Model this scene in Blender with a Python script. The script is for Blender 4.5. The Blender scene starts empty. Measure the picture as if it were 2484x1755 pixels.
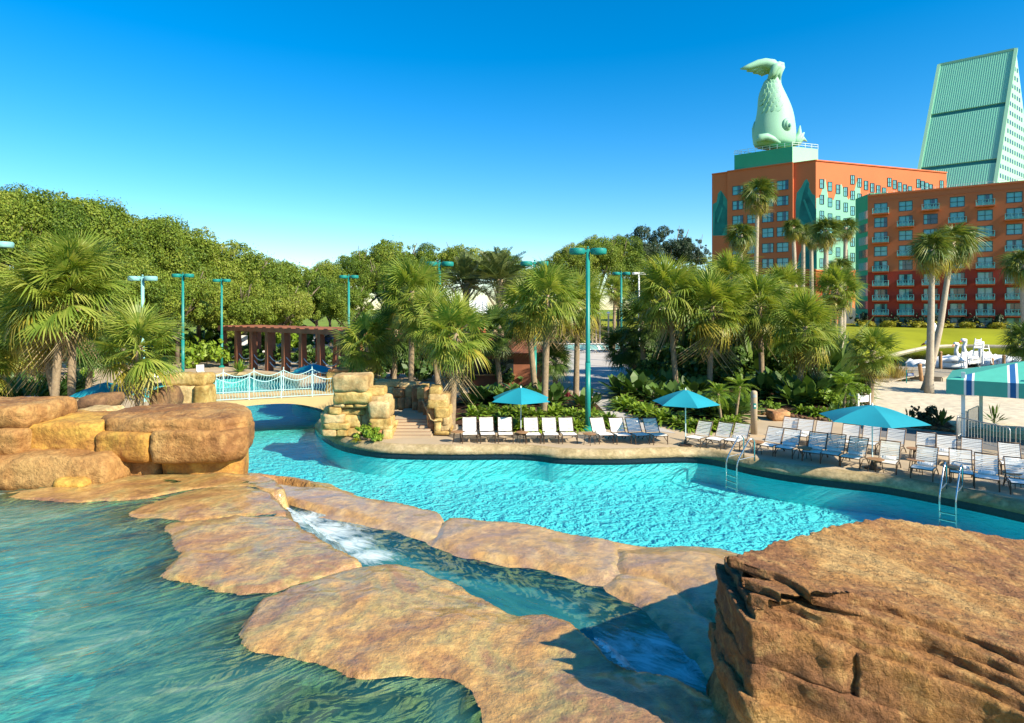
import bpy, math, random
import numpy as np
from mathutils import Vector, Matrix, noise, geometry
R = math.radians
SC = bpy.context.scene
COL = SC.collection

# ------------------------------------------------------------------ camera, sky, sun, exposure
EYE = 5.2                       # eye height above the pool deck, metres
FPX, CPX, HPX = 1500.0, 1242.0, 750.0   # focal length / centre / horizon of the survey photograph
cam_d = bpy.data.cameras.new('camera')
cam = bpy.data.objects.new('camera', cam_d)
COL.objects.link(cam)
cam.location = (0, 0, EYE)
cam.rotation_euler = (R(90), 0, 0)
cam_d.sensor_width = 36.0
cam_d.lens = 36.0 * FPX / 2484.0
cam_d.shift_y = -127.5 / 2484.0
cam_d.clip_start = 0.05
cam_d.clip_end = 6000
SC.camera = cam

SUN_AZ = 127.5                  # compass-style azimuth of the sun, from +Y towards +X
SUN_EL = 35.0
world = bpy.data.worlds.new('World')
SC.world = world
world.use_nodes = True
wn, wl = world.node_tree.nodes, world.node_tree.links
bg = wn['Background']
sky = wn.new('ShaderNodeTexSky')
sky.sky_type = 'NISHITA'
sky.sun_disc = False
sky.sun_elevation = R(SUN_EL)
sky.sun_rotation = R(SUN_AZ)
sky.altitude = 0
sky.air_density = 1.0
sky.dust_density = 0.25
sky.ozone_density = 3.0
sat = wn.new('ShaderNodeHueSaturation')
sat.inputs['Saturation'].default_value = 1.48
sat.inputs['Hue'].default_value = 0.497
wl.new(sky.outputs[0], sat.inputs['Color'])
wl.new(sat.outputs[0], bg.inputs['Color'])
bg.inputs['Strength'].default_value = 0.108

sun_d = bpy.data.lights.new('sun', 'SUN')
sun_d.energy = 5.0
sun_d.angle = R(0.5)
sun_d.color = (1.0, 0.89, 0.70)
sun = bpy.data.objects.new('sun', sun_d)
COL.objects.link(sun)
sd = Vector((math.sin(R(SUN_AZ)) * math.cos(R(SUN_EL)), math.cos(R(SUN_AZ)) * math.cos(R(SUN_EL)), math.sin(R(SUN_EL))))
sun.rotation_euler = sd.to_track_quat('Z', 'Y').to_euler()
sun.location = sd * 60

vs = SC.view_settings
SC.display_settings.display_device = 'sRGB'
vs.view_transform = 'Standard'
vs.look = 'None'
vs.exposure = 1.0
vs.gamma = 1.0
vs.use_curve_mapping = False
SC.render.engine = 'CYCLES'
try:
    SC.cycles.use_denoising = True
    SC.cycles.denoiser = 'OPENIMAGEDENOISE'
except Exception:
    pass
SC.cycles.max_bounces = 8
SC.cycles.transparent_max_bounces = 12
SC.cycles.caustics_reflective = False
SC.cycles.caustics_refractive = False

# ------------------------------------------------------------------ survey helpers
def G(px, py, z=0.0):
    """ground point at height z seen at photo pixel px, py"""
    y = FPX * (EYE - z) / (py - HPX)
    return Vector(((px - CPX) / FPX * y, y, z))
def W(px, py, y):
    """point at distance y seen at photo pixel px, py"""
    return Vector(((px - CPX) / FPX * y, y, EYE - (py - HPX) / FPX * y))

# ------------------------------------------------------------------ object helpers
def ob(name, me, parent=None, loc=(0, 0, 0), rot=(0, 0, 0), scale=(1, 1, 1)):
    o = bpy.data.objects.new(name, me)
    COL.objects.link(o)
    if parent is not None:
        o.parent = parent
    o.location = loc
    o.rotation_euler = rot
    o.scale = scale if hasattr(scale, '__len__') else (scale,) * 3
    return o
def tag(o, label=None, cat=None, group=None, kind=None):
    if label: o['label'] = label
    if cat: o['category'] = cat
    if group: o['group'] = group
    if kind: o['kind'] = kind
    return o
def thing(name, label, cat, loc=(0, 0, 0), rz=0.0, group=None):
    return tag(ob(name, None, None, loc, (0, 0, rz)), label, cat, group)
KIDS = {}
def copy_thing(root, loc, rz, label, scale=None):
    """a copy of a thing with copies of its parts and sub-parts (mesh data shared)"""
    if root.name not in KIDS:
        KIDS[root.name] = [(c, list(c.children)) for c in root.children]
    r = root.copy(); COL.objects.link(r)
    r.location = loc; r.rotation_euler = (0, 0, rz); r['label'] = label
    if scale: r.scale = (scale,) * 3
    for c, subs in KIDS[root.name]:
        k = c.copy(); COL.objects.link(k); k.parent = r
        for s in subs:
            q = s.copy(); COL.objects.link(q); q.parent = k
    return r

class MB:
    """collects geometry for ONE mesh"""
    def __init__(s):
        s.v, s.f, s.m = [], [], []
    def add(s, vs_, fs_, mi=0):
        b = len(s.v)
        s.v += [tuple(p) for p in vs_]
        s.f += [tuple(b + i for i in f) for f in fs_]
        s.m += [mi] * len(fs_)
        return s
    def poly(s, pts, mi=0):
        return s.add(pts, [tuple(range(len(pts)))], mi)
    def box(s, c, size, rz=0.0, mi=0, taper=1.0):
        hx, hy, hz = size[0] / 2, size[1] / 2, size[2] / 2
        ca, sa = math.cos(rz), math.sin(rz)
        P = []
        for z, t in ((-hz, 1.0), (hz, taper)):
            for x, y in ((-hx, -hy), (hx, -hy), (hx, hy), (-hx, hy)):
                x, y = x * t, y * t
                P.append((c[0] + x * ca - y * sa, c[1] + x * sa + y * ca, c[2] + z))
        return s.add(P, [(0, 3, 2, 1), (4, 5, 6, 7), (0, 1, 5, 4), (1, 2, 6, 5), (2, 3, 7, 6), (3, 0, 4, 7)], mi)
    def bar(s, a, b, w, h=None, mi=0, up=(0, 0, 1)):
        """square bar from a to b"""
        a, b = Vector(a), Vector(b); h = h or w
        d = (b - a).normalized(); u = Vector(up)
        if abs(d.dot(u)) > 0.98: u = Vector((0, 1, 0))
        x = d.cross(u).normalized() * (w / 2); y = x.cross(d).normalized() * (h / 2)
        P = [a - x - y, a + x - y, a + x + y, a - x + y, b - x - y, b + x - y, b + x + y, b - x + y]
        return s.add(P, [(0, 3, 2, 1), (4, 5, 6, 7), (0, 1, 5, 4), (1, 2, 6, 5), (2, 3, 7, 6), (3, 0, 4, 7)], mi)
    def tube(s, pts, rad, n=8, mi=0, cap=True):
        pts = [Vector(p) for p in pts]
        if not hasattr(rad, '__len__'): rad = [rad] * len(pts)
        V, F = [], []
        ref = None
        for i, p in enumerate(pts):
            d = (pts[min(i + 1, len(pts) - 1)] - pts[max(i - 1, 0)])
            d = d.normalized() if d.length > 1e-9 else Vector((0, 0, 1))
            if ref is None:
                ref = d.cross(Vector((0.13, 1, 0.07)))
                if ref.length < 0.1: ref = d.cross(Vector((1, 0, 0)))
            x = (ref - d * ref.dot(d)).normalized(); y = d.cross(x); ref = x
            for k in range(n):
                a = 2 * math.pi * k / n
                V.append(p + (x * math.cos(a) + y * math.sin(a)) * rad[i])
        for i in range(len(pts) - 1):
            for k in range(n):
                F.append((i * n + k, i * n + (k + 1) % n, (i + 1) * n + (k + 1) % n, (i + 1) * n + k))
        if cap:
            F.append(tuple(reversed(range(n)))); F.append(tuple((len(pts) - 1) * n + k for k in range(n)))
        return s.add(V, F, mi)
    def lathe(s, prof, n=16, c=(0, 0, 0), mi=0, sx=1.0, sy=1.0):
        V, F = [], []
        for r, z in prof:
            for k in range(n):
                a = 2 * math.pi * k / n
                V.append((c[0] + r * math.cos(a) * sx, c[1] + r * math.sin(a) * sy, c[2] + z))
        for i in range(len(prof) - 1):
            for k in range(n):
                F.append((i * n + k, i * n + (k + 1) % n, (i + 1) * n + (k + 1) % n, (i + 1) * n + k))
        if prof[0][0] > 1e-4: F.append(tuple(reversed(range(n))))
        if prof[-1][0] > 1e-4: F.append(tuple((len(prof) - 1) * n + k for k in range(n)))
        return s.add(V, F, mi)
    def prism(s, poly, z0, z1, mi=0, top=True, bottom=True):
        n = len(poly)
        ar = sum(poly[i][0] * poly[(i + 1) % n][1] - poly[(i + 1) % n][0] * poly[i][1] for i in range(n))
        if ar < 0: poly = list(reversed(poly))
        V = [(p[0], p[1], z0) for p in poly] + [(p[0], p[1], z1) for p in poly]
        F = [(i, (i + 1) % n, n + (i + 1) % n, n + i) for i in range(n)]
        if top: F.append(tuple(n + i for i in range(n)))
        if bottom: F.append(tuple(reversed(range(n))))
        return s.add(V, F, mi)
    def ball(s, c, r, n=10, m=6, mi=0):
        rx, ry, rz = r if hasattr(r, '__len__') else (r,) * 3
        V = [(c[0], c[1], c[2] - rz)]
        for j in range(1, m):
            t = math.pi * j / m
            for k in range(n):
                a = 2 * math.pi * k / n
                V.append((c[0] + rx * math.sin(t) * math.cos(a), c[1] + ry * math.sin(t) * math.sin(a), c[2] - rz * math.cos(t)))
        V.append((c[0], c[1], c[2] + rz)); L = len(V) - 1
        F = [(0, 1 + (k + 1) % n, 1 + k) for k in range(n)]
        for j in range(m - 2):
            for k in range(n):
                F.append((1 + j * n + k, 1 + j * n + (k + 1) % n, 1 + (j + 1) * n + (k + 1) % n, 1 + (j + 1) * n + k))
        F += [(L, 1 + (m - 2) * n + k, 1 + (m - 2) * n + (k + 1) % n) for k in range(n)]
        return s.add(V, F, mi)
    def mesh(s, name, mats, smooth=False, origin=None):
        me = bpy.data.meshes.new(name)
        v = s.v
        if origin is not None:
            ox, oy, oz = origin
            v = [(p[0] - ox, p[1] - oy, p[2] - oz) for p in v]
        me.from_pydata(v, [], s.f)
        if not isinstance(mats, (list, tuple)): mats = [mats]
        for m in mats: me.materials.append(m)
        if any(s.m): me.polygons.foreach_set('material_index', s.m)
        if smooth: me.polygons.foreach_set('use_smooth', [True] * len(s.f))
        me.update()
        return me
    def obj(s, name, mats, parent=None, loc=(0, 0, 0), smooth=False, rot=(0, 0, 0), base=None):
        """base: geometry is in world coordinates, put the origin there"""
        if base is not None:
            me = s.mesh(name, mats, smooth, base)
            return ob(name, me, parent, base if parent is None else (0, 0, 0), rot)
        return ob(name, s.mesh(name, mats, smooth), parent, loc, rot)

def sharpen(me, deg=40):
    try:
        me.set_sharp_from_angle(angle=R(deg))
    except Exception:
        pass
    return me

# ------------------------------------------------------------------ numpy noise + height fields
_rs = np.random.RandomState(7)
_PERM = _rs.rand(256, 256)
def vnoise(x, y):
    xi, yi = np.floor(x).astype(int), np.floor(y).astype(int)
    fx, fy = x - xi, y - yi
    fx, fy = fx * fx * (3 - 2 * fx), fy * fy * (3 - 2 * fy)
    g = lambda a, b: _PERM[a & 255, b & 255]
    return (g(xi, yi) * (1 - fx) + g(xi + 1, yi) * fx) * (1 - fy) + (g(xi, yi + 1) * (1 - fx) + g(xi + 1, yi + 1) * fx) * fy
def fnoise(x, y, octs=4, gain=0.5):
    s, a, t = 0, 1.0, 0
    for i in range(octs):
        s = s + a * (vnoise(x * 2 ** i + 17.3 * i, y * 2 ** i + 5.1 * i) - 0.5); t += a; a *= gain
    return s / t * 2
def sdist(poly, X, Y):
    """signed distance to a polygon, positive inside"""
    d = np.full(X.shape, 1e9); ins = np.zeros(X.shape, bool)
    n = len(poly)
    for i in range(n):
        ax, ay = poly[i][0], poly[i][1]; bx, by = poly[(i + 1) % n][0], poly[(i + 1) % n][1]
        ex, ey = bx - ax, by - ay
        t = np.clip(((X - ax) * ex + (Y - ay) * ey) / max(ex * ex + ey * ey, 1e-9), 0, 1)
        d = np.minimum(d, np.hypot(X - ax - t * ex, Y - ay - t * ey))
        c = ((ay > Y) != (by > Y)) & (X < ex * (Y - ay) / ((by - ay) if abs(by - ay) > 1e-12 else 1e-12) + ax)
        ins ^= c
    return np.where(ins, d, -d)
def smooth_poly(pts, it=2):
    pts = [Vector((p[0], p[1])) for p in pts]
    for _ in range(it):
        q = []
        for i in range(len(pts)):
            a, b = pts[i], pts[(i + 1) % len(pts)]
            q += [a * 0.75 + b * 0.25, a * 0.25 + b * 0.75]
        pts = q
    return [(p.x, p.y) for p in pts]
def smooth_line(pts, it=2):
    pts = [Vector((p[0], p[1])) for p in pts]
    for _ in range(it):
        q = [pts[0]]
        for i in range(len(pts) - 1):
            a, b = pts[i], pts[i + 1]
            q += [a * 0.75 + b * 0.25, a * 0.25 + b * 0.75]
        q.append(pts[-1]); pts = q
    return [(p.x, p.y) for p in pts]
def grid_mesh(name, X, Y, Z, keep, mats, smooth=True):
    ny, nx = X.shape
    kc = keep[:-1, :-1] & keep[1:, :-1] & keep[:-1, 1:] & keep[1:, 1:]
    idx = np.arange(nx * ny).reshape(ny, nx)
    q = np.stack([idx[:-1, :-1][kc], idx[:-1, 1:][kc], idx[1:, 1:][kc], idx[1:, :-1][kc]], 1)
    used = np.unique(q); remap = np.full(nx * ny, -1); remap[used] = np.arange(len(used))
    co = np.stack([X.ravel()[used], Y.ravel()[used], Z.ravel()[used]], 1)
    me = bpy.data.meshes.new(name)
    me.from_pydata(co.tolist(), [], remap[q].tolist())
    for m in (mats if isinstance(mats, (list, tuple)) else [mats]): me.materials.append(m)
    if smooth: me.polygons.foreach_set('use_smooth', [True] * len(me.polygons))
    me.update()
    return me
def slab_mesh(name, poly, ztop, mat, step=0.06, r=0.25, wall=3.0, gentle=None, dome=0.0, wobble=0.07, skirt=0.5, amp=0.05, freq=1.2, seed=0.0, floor=-9.0):
    """a natural rock slab: uneven top, rounded edge, sides running down"""
    xs = [p[0] for p in poly]; ys = [p[1] for p in poly]
    X, Y = np.meshgrid(np.arange(min(xs) - skirt, max(xs) + skirt, step), np.arange(min(ys) - skirt, max(ys) + skirt, step))
    wx, wy = fnoise(X * 1.7, Y * 1.7, 3) * wobble * 1.7, fnoise(X * 1.7 + 40, Y * 1.7 + 9, 3) * wobble * 1.7   # shared warp: neighbours keep a common joint
    d = sdist(poly, X + wx, Y + wy)
    t = np.clip(d / r, 0, 1)
    Z = (ztop(X, Y) if callable(ztop) else ztop) + amp * fnoise(X * freq + seed * 3, Y * freq + seed, 5, 0.55)
    Z = Z + dome * np.clip(d / 1.2, 0, 1) ** .8
    Z = Z - r * (1 - np.sqrt(np.clip(1 - (1 - t) ** 2, 0, 1))) - np.where(d < 0, -d * wall, 0)
    if gentle is not None:
        gpoly, gw = gentle; far_ = np.clip((-sdist(gpoly, X, Y) - 0.15) / 0.4, 0, 1)
        Z = Z + np.where(d < 0, -d * (wall - gw) * far_, 0)
    Z = np.maximum(Z, floor)
    return grid_mesh(name, X, Y, Z, d > -skirt * 0.8, mat)
def tess(outer, holes=(), z=0.0):
    """flat sheet with holes"""
    rings = [[Vector((p[0], p[1], 0)) for p in outer]] + [[Vector((p[0], p[1], 0)) for p in h] for h in holes]
    tris = geometry.tessellate_polygon(rings)
    V = [(p.x, p.y, z) for r in rings for p in r]
    F = []
    for a, b, c in tris:
        ax, ay, _ = V[a]; bx, by, _ = V[b]; cx, cy, _ = V[c]
        F.append((a, b, c) if (bx - ax) * (cy - ay) - (by - ay) * (cx - ax) > 0 else (a, c, b))
    return MB().add(V, F)
def rock(poly, z0, z1, bevel=0.12, amp=0.06, freq=1.5, seed=0.0, step=0.12, nz=8, flare=0.0, topamp=None, mi=0, mb=None, strata=0.0, tilt=(0, 0), dome=0.0, bot=None):
    """a boulder or dressed block from a plan outline (star shaped about its centre)"""
    mb = mb or MB()
    n = len(poly)
    L = [(Vector(poly[(i + 1) % n][:2]) - Vector(poly[i][:2])).length for i in range(n)]
    N = max(12, int(sum(L) / step)); pts = []
    tot = sum(L); k = 0; acc = 0.0
    for i in range(N):
        t = tot * i / N
        while acc + L[k] < t - 1e-9: acc += L[k]; k += 1
        f = (t - acc) / L[k]
        a, b = poly[k], poly[(k + 1) % n]
        pts.append((a[0] + (b[0] - a[0]) * f, a[1] + (b[1] - a[1]) * f))
    cx = sum(p[0] for p in pts) / N; cy = sum(p[1] for p in pts) / N
    ar = sum(pts[i][0] * pts[(i + 1) % N][1] - pts[(i + 1) % N][0] * pts[i][1] for i in range(N))
    if ar < 0: pts.reverse()
    rad = sum(math.hypot(p[0] - cx, p[1] - cy) for p in pts) / N
    bot = bevel if bot is None else bot
    H = z1 - z0
    rings = []                                   # (inset in metres, z)
    for a in (1.0, 0.5): rings.append((bot * (1 - math.cos(a * math.pi / 2)), z0 + bot * (1 - math.sin(a * math.pi / 2))))
    for j in range(nz + 1):
        z = z0 + bot + (H - bevel - bot) * j / nz
        rings.append((0.0, z))
    for a in (0.33, 0.66, 1.0): rings.append((bevel * (1 - math.cos(a * math.pi / 2)), z1 - bevel + bevel * math.sin(a * math.pi / 2)))
    nside = len(rings)
    kt = max(2, int(rad / step / 1.2))
    V = []
    for i_r, (ins, z) in enumerate(rings):
        for (x, y) in pts:
            dx, dy = x - cx, y - cy; l = math.hypot(dx, dy) or 1
            fl = flare * (z1 - z) / max(H, 1e-3)
            s_ = 1 - ins / l + fl
            p = Vector((cx + dx * s_, cy + dy * s_, z))
            q = p * freq + Vector((seed * 7.7, seed * 3.1, seed * 1.3))
            w = noise.fractal(q, 0.9, 2.0, 5) * amp
            if strata: w += strata * math.tanh(4.0 * noise.noise(Vector((seed, p.x * 0.35 + p.y * 0.35, p.z * 9.0 + p.x * .5)))) + strata * .4 * noise.noise(Vector((p.x * 3, p.y * 3, p.z * 24)))
            p += Vector((dx / l, dy / l, 0)) * w
            if i_r >= nside - 3: p.z += noise.fractal(q * 1.3, 0.9, 2.0, 4) * (topamp if topamp is not None else amp) * 0.6
            V.append(p)
    last = rings[-1][0]
    for j in range(1, kt):
        f = 1 - j / kt
        for (x, y) in pts:
            dx, dy = x - cx, y - cy; l = math.hypot(dx, dy) or 1
            s_ = (1 - last / l) * f
            p = Vector((cx + dx * s_, cy + dy * s_, z1 + dome * (1 - f * f)))
            q = p * freq + Vector((seed * 7.7, seed * 3.1, seed * 1.3))
            p.z += noise.fractal(q * 1.3, 0.9, 2.0, 5) * (topamp if topamp is not None else amp) * 0.6
            V.append(p)
    V.append(Vector((cx, cy, z1 + dome)))
    if tilt != (0, 0):
        for p in V:
            k_ = (p.z - z0) / max(H, 1e-3)
            p.z += k_ * ((p.x - cx) * tilt[0] + (p.y - cy) * tilt[1])
    F = []
    nr = nside + kt - 1
    for i in range(nr - 1):
        for k in range(N):
            F.append((i * N + k, i * N + (k + 1) % N, (i + 1) * N + (k + 1) % N, (i + 1) * N + k))
    F += [((nr - 1) * N + k, (nr - 1) * N + (k + 1) % N, len(V) - 1) for k in range(N)]
    F.append(tuple(reversed(range(N))))
    return mb.add(V, F, mi)
def facing_block(x0, y0, x1, y1, Y, depth, amp=0.04, seed=0.0, bevel=0.06, ztop=None, step=0.14, skew=0.0, flare=0.0, dome=0.0, strata=0.0, nz=5):
    """a block whose front face at distance Y covers the photo rectangle (corner px); returns MB in world coordinates, base point"""
    a, b = W(x0, y1, Y), W(x1, y0, Y)
    f = 1 + skew
    poly = [(a.x, Y + 0.04), (a.x + (b.x - a.x) * 0.12, Y), (b.x - (b.x - a.x) * 0.12, Y), (b.x, Y + 0.04),
            (b.x, Y + depth), (a.x, Y + depth)]
    return rock(poly, a.z, b.z, bevel, amp, 1.6, seed, step, nz, flare, dome=dome, strata=strata), Vector(((a.x + b.x) / 2, Y + depth / 2, a.z))
# ------------------------------------------------------------------ materials
def _new(name):
    m = bpy.data.materials.new(name); m.use_nodes = True
    nt = m.node_tree
    return m, nt, nt.nodes['Principled BSDF'], nt.nodes['Material Output']
def _n(nt, t, **kw):
    n = nt.nodes.new(t)
    for k, v in kw.items():
        if k in n.inputs.keys(): n.inputs[k].default_value = v
        else: setattr(n, k, v)
    return n
def c4(c): return (c[0], c[1], c[2], 1.0)
def ramp(nt, fac, stops, interp='LINEAR'):
    r = nt.nodes.new('ShaderNodeValToRGB'); e = r.color_ramp; e.interpolation = interp
    while len(e.elements) < len(stops): e.elements.new(0.5)
    for el, (p, c) in zip(e.elements, stops):
        el.position = p; el.color = c4(c) if hasattr(c, '__len__') else (c, c, c, 1)
    nt.links.new(fac, r.inputs['Fac'])
    return r.outputs['Color']
def mixc(nt, fac, a, b, mode='MIX'):
    x = nt.nodes.new('ShaderNodeMix'); x.data_type = 'RGBA'; x.blend_type = mode
    for sock, val in ((x.inputs['Factor'], fac), (x.inputs[6], a), (x.inputs[7], b)):
        if hasattr(val, 'is_linked') or hasattr(val, 'links'): nt.links.new(val, sock)
        elif hasattr(val, '__len__'): sock.default_value = c4(val)
        else: sock.default_value = val
    return x.outputs[2]
def math_(nt, op, a, b=0.0, clamp=False):
    x = nt.nodes.new('ShaderNodeMath'); x.operation = op; x.use_clamp = clamp
    for s_, v in ((x.inputs[0], a), (x.inputs[1], b)):
        if hasattr(v, 'links'): nt.links.new(v, s_)
        else: s_.default_value = v
    return x.outputs[0]
def coords(nt, scale=(1, 1, 1), rot=(0, 0, 0), jitter=False):
    tc = nt.nodes.new('ShaderNodeTexCoord')
    mp = nt.nodes.new('ShaderNodeMapping')
    if rot[2]: mp.vector_type = 'TEXTURE'; scale = (scale[1], scale[0], scale[2])
    mp.inputs['Scale'].default_value = scale; mp.inputs['Rotation'].default_value = rot
    src = tc.outputs['Object']
    if jitter:
        oi = nt.nodes.new('ShaderNodeObjectInfo'); v = nt.nodes.new('ShaderNodeVectorMath'); v.operation = 'ADD'
        m_ = nt.nodes.new('ShaderNodeVectorMath'); m_.operation = 'SCALE'; m_.inputs[3].default_value = 37.0
        cb = nt.nodes.new('ShaderNodeCombineXYZ')
        for i in range(3): nt.links.new(oi.outputs['Random'], cb.inputs[i])
        nt.links.new(cb.outputs[0], m_.inputs[0]); nt.links.new(src, v.inputs[0]); nt.links.new(m_.outputs[0], v.inputs[1])
        src = v.outputs[0]
    nt.links.new(src, mp.inputs['Vector'])
    return mp.outputs[0]
def noise_(nt, vec, scale, detail=4, rough=0.55, dist=0.0):
    n = _n(nt, 'ShaderNodeTexNoise', Scale=scale, Detail=detail, Roughness=rough, Distortion=dist)
    nt.links.new(vec, n.inputs['Vector'])
    return n.outputs['Fac']
def bump_(nt, h, strength, dist=0.02, normal=None):
    b = _n(nt, 'ShaderNodeBump', Strength=strength, Distance=dist)
    nt.links.new(h, b.inputs['Height'])
    if normal is not None: nt.links.new(normal, b.inputs['Normal'])
    return b.outputs['Normal']
def simple(name, c, rough=0.5, metal=0.0, var=0.12, vscale=3.0, bump=0.0, bscale=30.0, spec=0.4, grime=0.0):
    m, nt, p, out = _new(name)
    v = coords(nt, jitter=True)
    f = noise_(nt, v, vscale, 5)
    lo = tuple(x * (1 - var) for x in c); hi = tuple(min(1, x * (1 + var)) for x in c)
    col = ramp(nt, f, [(0.3, lo), (0.7, hi)])
    if grime:
        g = ramp(nt, noise_(nt, v, vscale * 4, 6, 0.7), [(0.45, 0.0), (0.75, grime)])
        col = mixc(nt, g, col, tuple(x * 0.45 for x in c))
    nt.links.new(col, p.inputs['Base Color'])
    p.inputs['Roughness'].default_value = rough; p.inputs['Metallic'].default_value = metal
    p.inputs['Specular IOR Level'].default_value = spec
    if bump:
        nt.links.new(bump_(nt, noise_(nt, v, bscale, 5), bump, 0.02), p.inputs['Normal'])
    return m
def rockmat(name, cols, scale=0.9, rough=0.75, bump=0.6, fine=14.0, streak=(1, 1, 1), jitter=True, spec=0.3, crack=0.0):
    """painted artificial rock: broad patches of several colours, grain, pitted relief"""
    m, nt, p, out = _new(name)
    v = coords(nt, streak, jitter=jitter)
    f = noise_(nt, v, scale, 6, 0.6, 0.6)
    k = len(cols)
    col = ramp(nt, f, [(0.36 + 0.29 * i / (k - 1), c) for i, c in enumerate(cols)])
    g = noise_(nt, v, fine, 8, 0.7)
    col = mixc(nt, ramp(nt, g, [(0.35, 0.55), (0.62, 0.0)]), col, tuple(x * 0.42 for x in cols[0]))
    col = mixc(nt, ramp(nt, noise_(nt, v, fine * 0.35, 5), [(0.52, 0.0), (0.72, 0.45)]), col, tuple(min(1, x * 1.35) for x in cols[-1]))
    nt.links.new(col, p.inputs['Base Color'])
    p.inputs['Roughness'].default_value = rough; p.inputs['Specular IOR Level'].default_value = spec
    h = math_(nt, 'ADD', math_(nt, 'MULTIPLY', noise_(nt, v, fine * 0.22, 6, 0.6), 1.6), math_(nt, 'MULTIPLY', g, 0.5))
    nrm = bump_(nt, h, bump, 0.06)
    if crack:
        vo = _n(nt, 'ShaderNodeTexVoronoi', feature='DISTANCE_TO_EDGE', Scale=scale * 2.2)
        wv = nt.nodes.new('ShaderNodeVectorMath'); wv.operation = 'ADD'
        nn = _n(nt, 'ShaderNodeTexNoise', Scale=3.0, Detail=4); nt.links.new(v, nn.inputs['Vector'])
        nt.links.new(v, wv.inputs[0]); nt.links.new(nn.outputs['Color'], wv.inputs[1]); nt.links.new(wv.outputs[0], vo.inputs['Vector'])
        e = ramp(nt, vo.outputs['Distance'], [(0.0, 0.0), (0.03, 1.0)])
        nrm = bump_(nt, e, crack, 0.03, nrm)
    nt.links.new(nrm, p.inputs['Normal'])
    return m
def leafmat(name, cols, trans=0.25, rough=0.45, spec=0.35, tint=0.5, clump=False):
    """foliage: every leaf (mesh island) gets its own green, plus a shift per plant"""
    m, nt, p, out = _new(name)
    g = nt.nodes.new('ShaderNodeNewGeometry'); oi = nt.nodes.new('ShaderNodeObjectInfo')
    if clump:                              # sprays of one branch share a tone
        ac = nt.nodes.new('ShaderNodeAttribute'); ac.attribute_name = 'clump'
        f = math_(nt, 'ADD', math_(nt, 'MULTIPLY', g.outputs['Random Per Island'], 0.40), math_(nt, 'ADD', math_(nt, 'MULTIPLY', ac.outputs['Fac'], 0.36), math_(nt, 'MULTIPLY', oi.outputs['Random'], 0.28)))
    else:
        f = math_(nt, 'ADD', math_(nt, 'MULTIPLY', g.outputs['Random Per Island'], 1 - tint * 0.6), math_(nt, 'MULTIPLY', oi.outputs['Random'], tint * 0.6))
    k = len(cols)
    col = ramp(nt, f, [(i / (k - 1), c) for i, c in enumerate(cols)])
    nt.links.new(col, p.inputs['Base Color'])
    p.inputs['Roughness'].default_value = rough; p.inputs['Specular IOR Level'].default_value = spec
    if trans:
        t = nt.nodes.new('ShaderNodeBsdfTranslucent'); mx = nt.nodes.new('ShaderNodeMixShader')
        mx.inputs[0].default_value = trans
        nt.links.new(mixc(nt, 1.0, col, (1.0, 0.95, 0.45), 'MULTIPLY'), t.inputs['Color'])
        nt.links.new(p.outputs[0], mx.inputs[1]); nt.links.new(t.outputs[0], mx.inputs[2]); nt.links.new(mx.outputs[0], out.inputs['Surface'])
    return m
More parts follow.
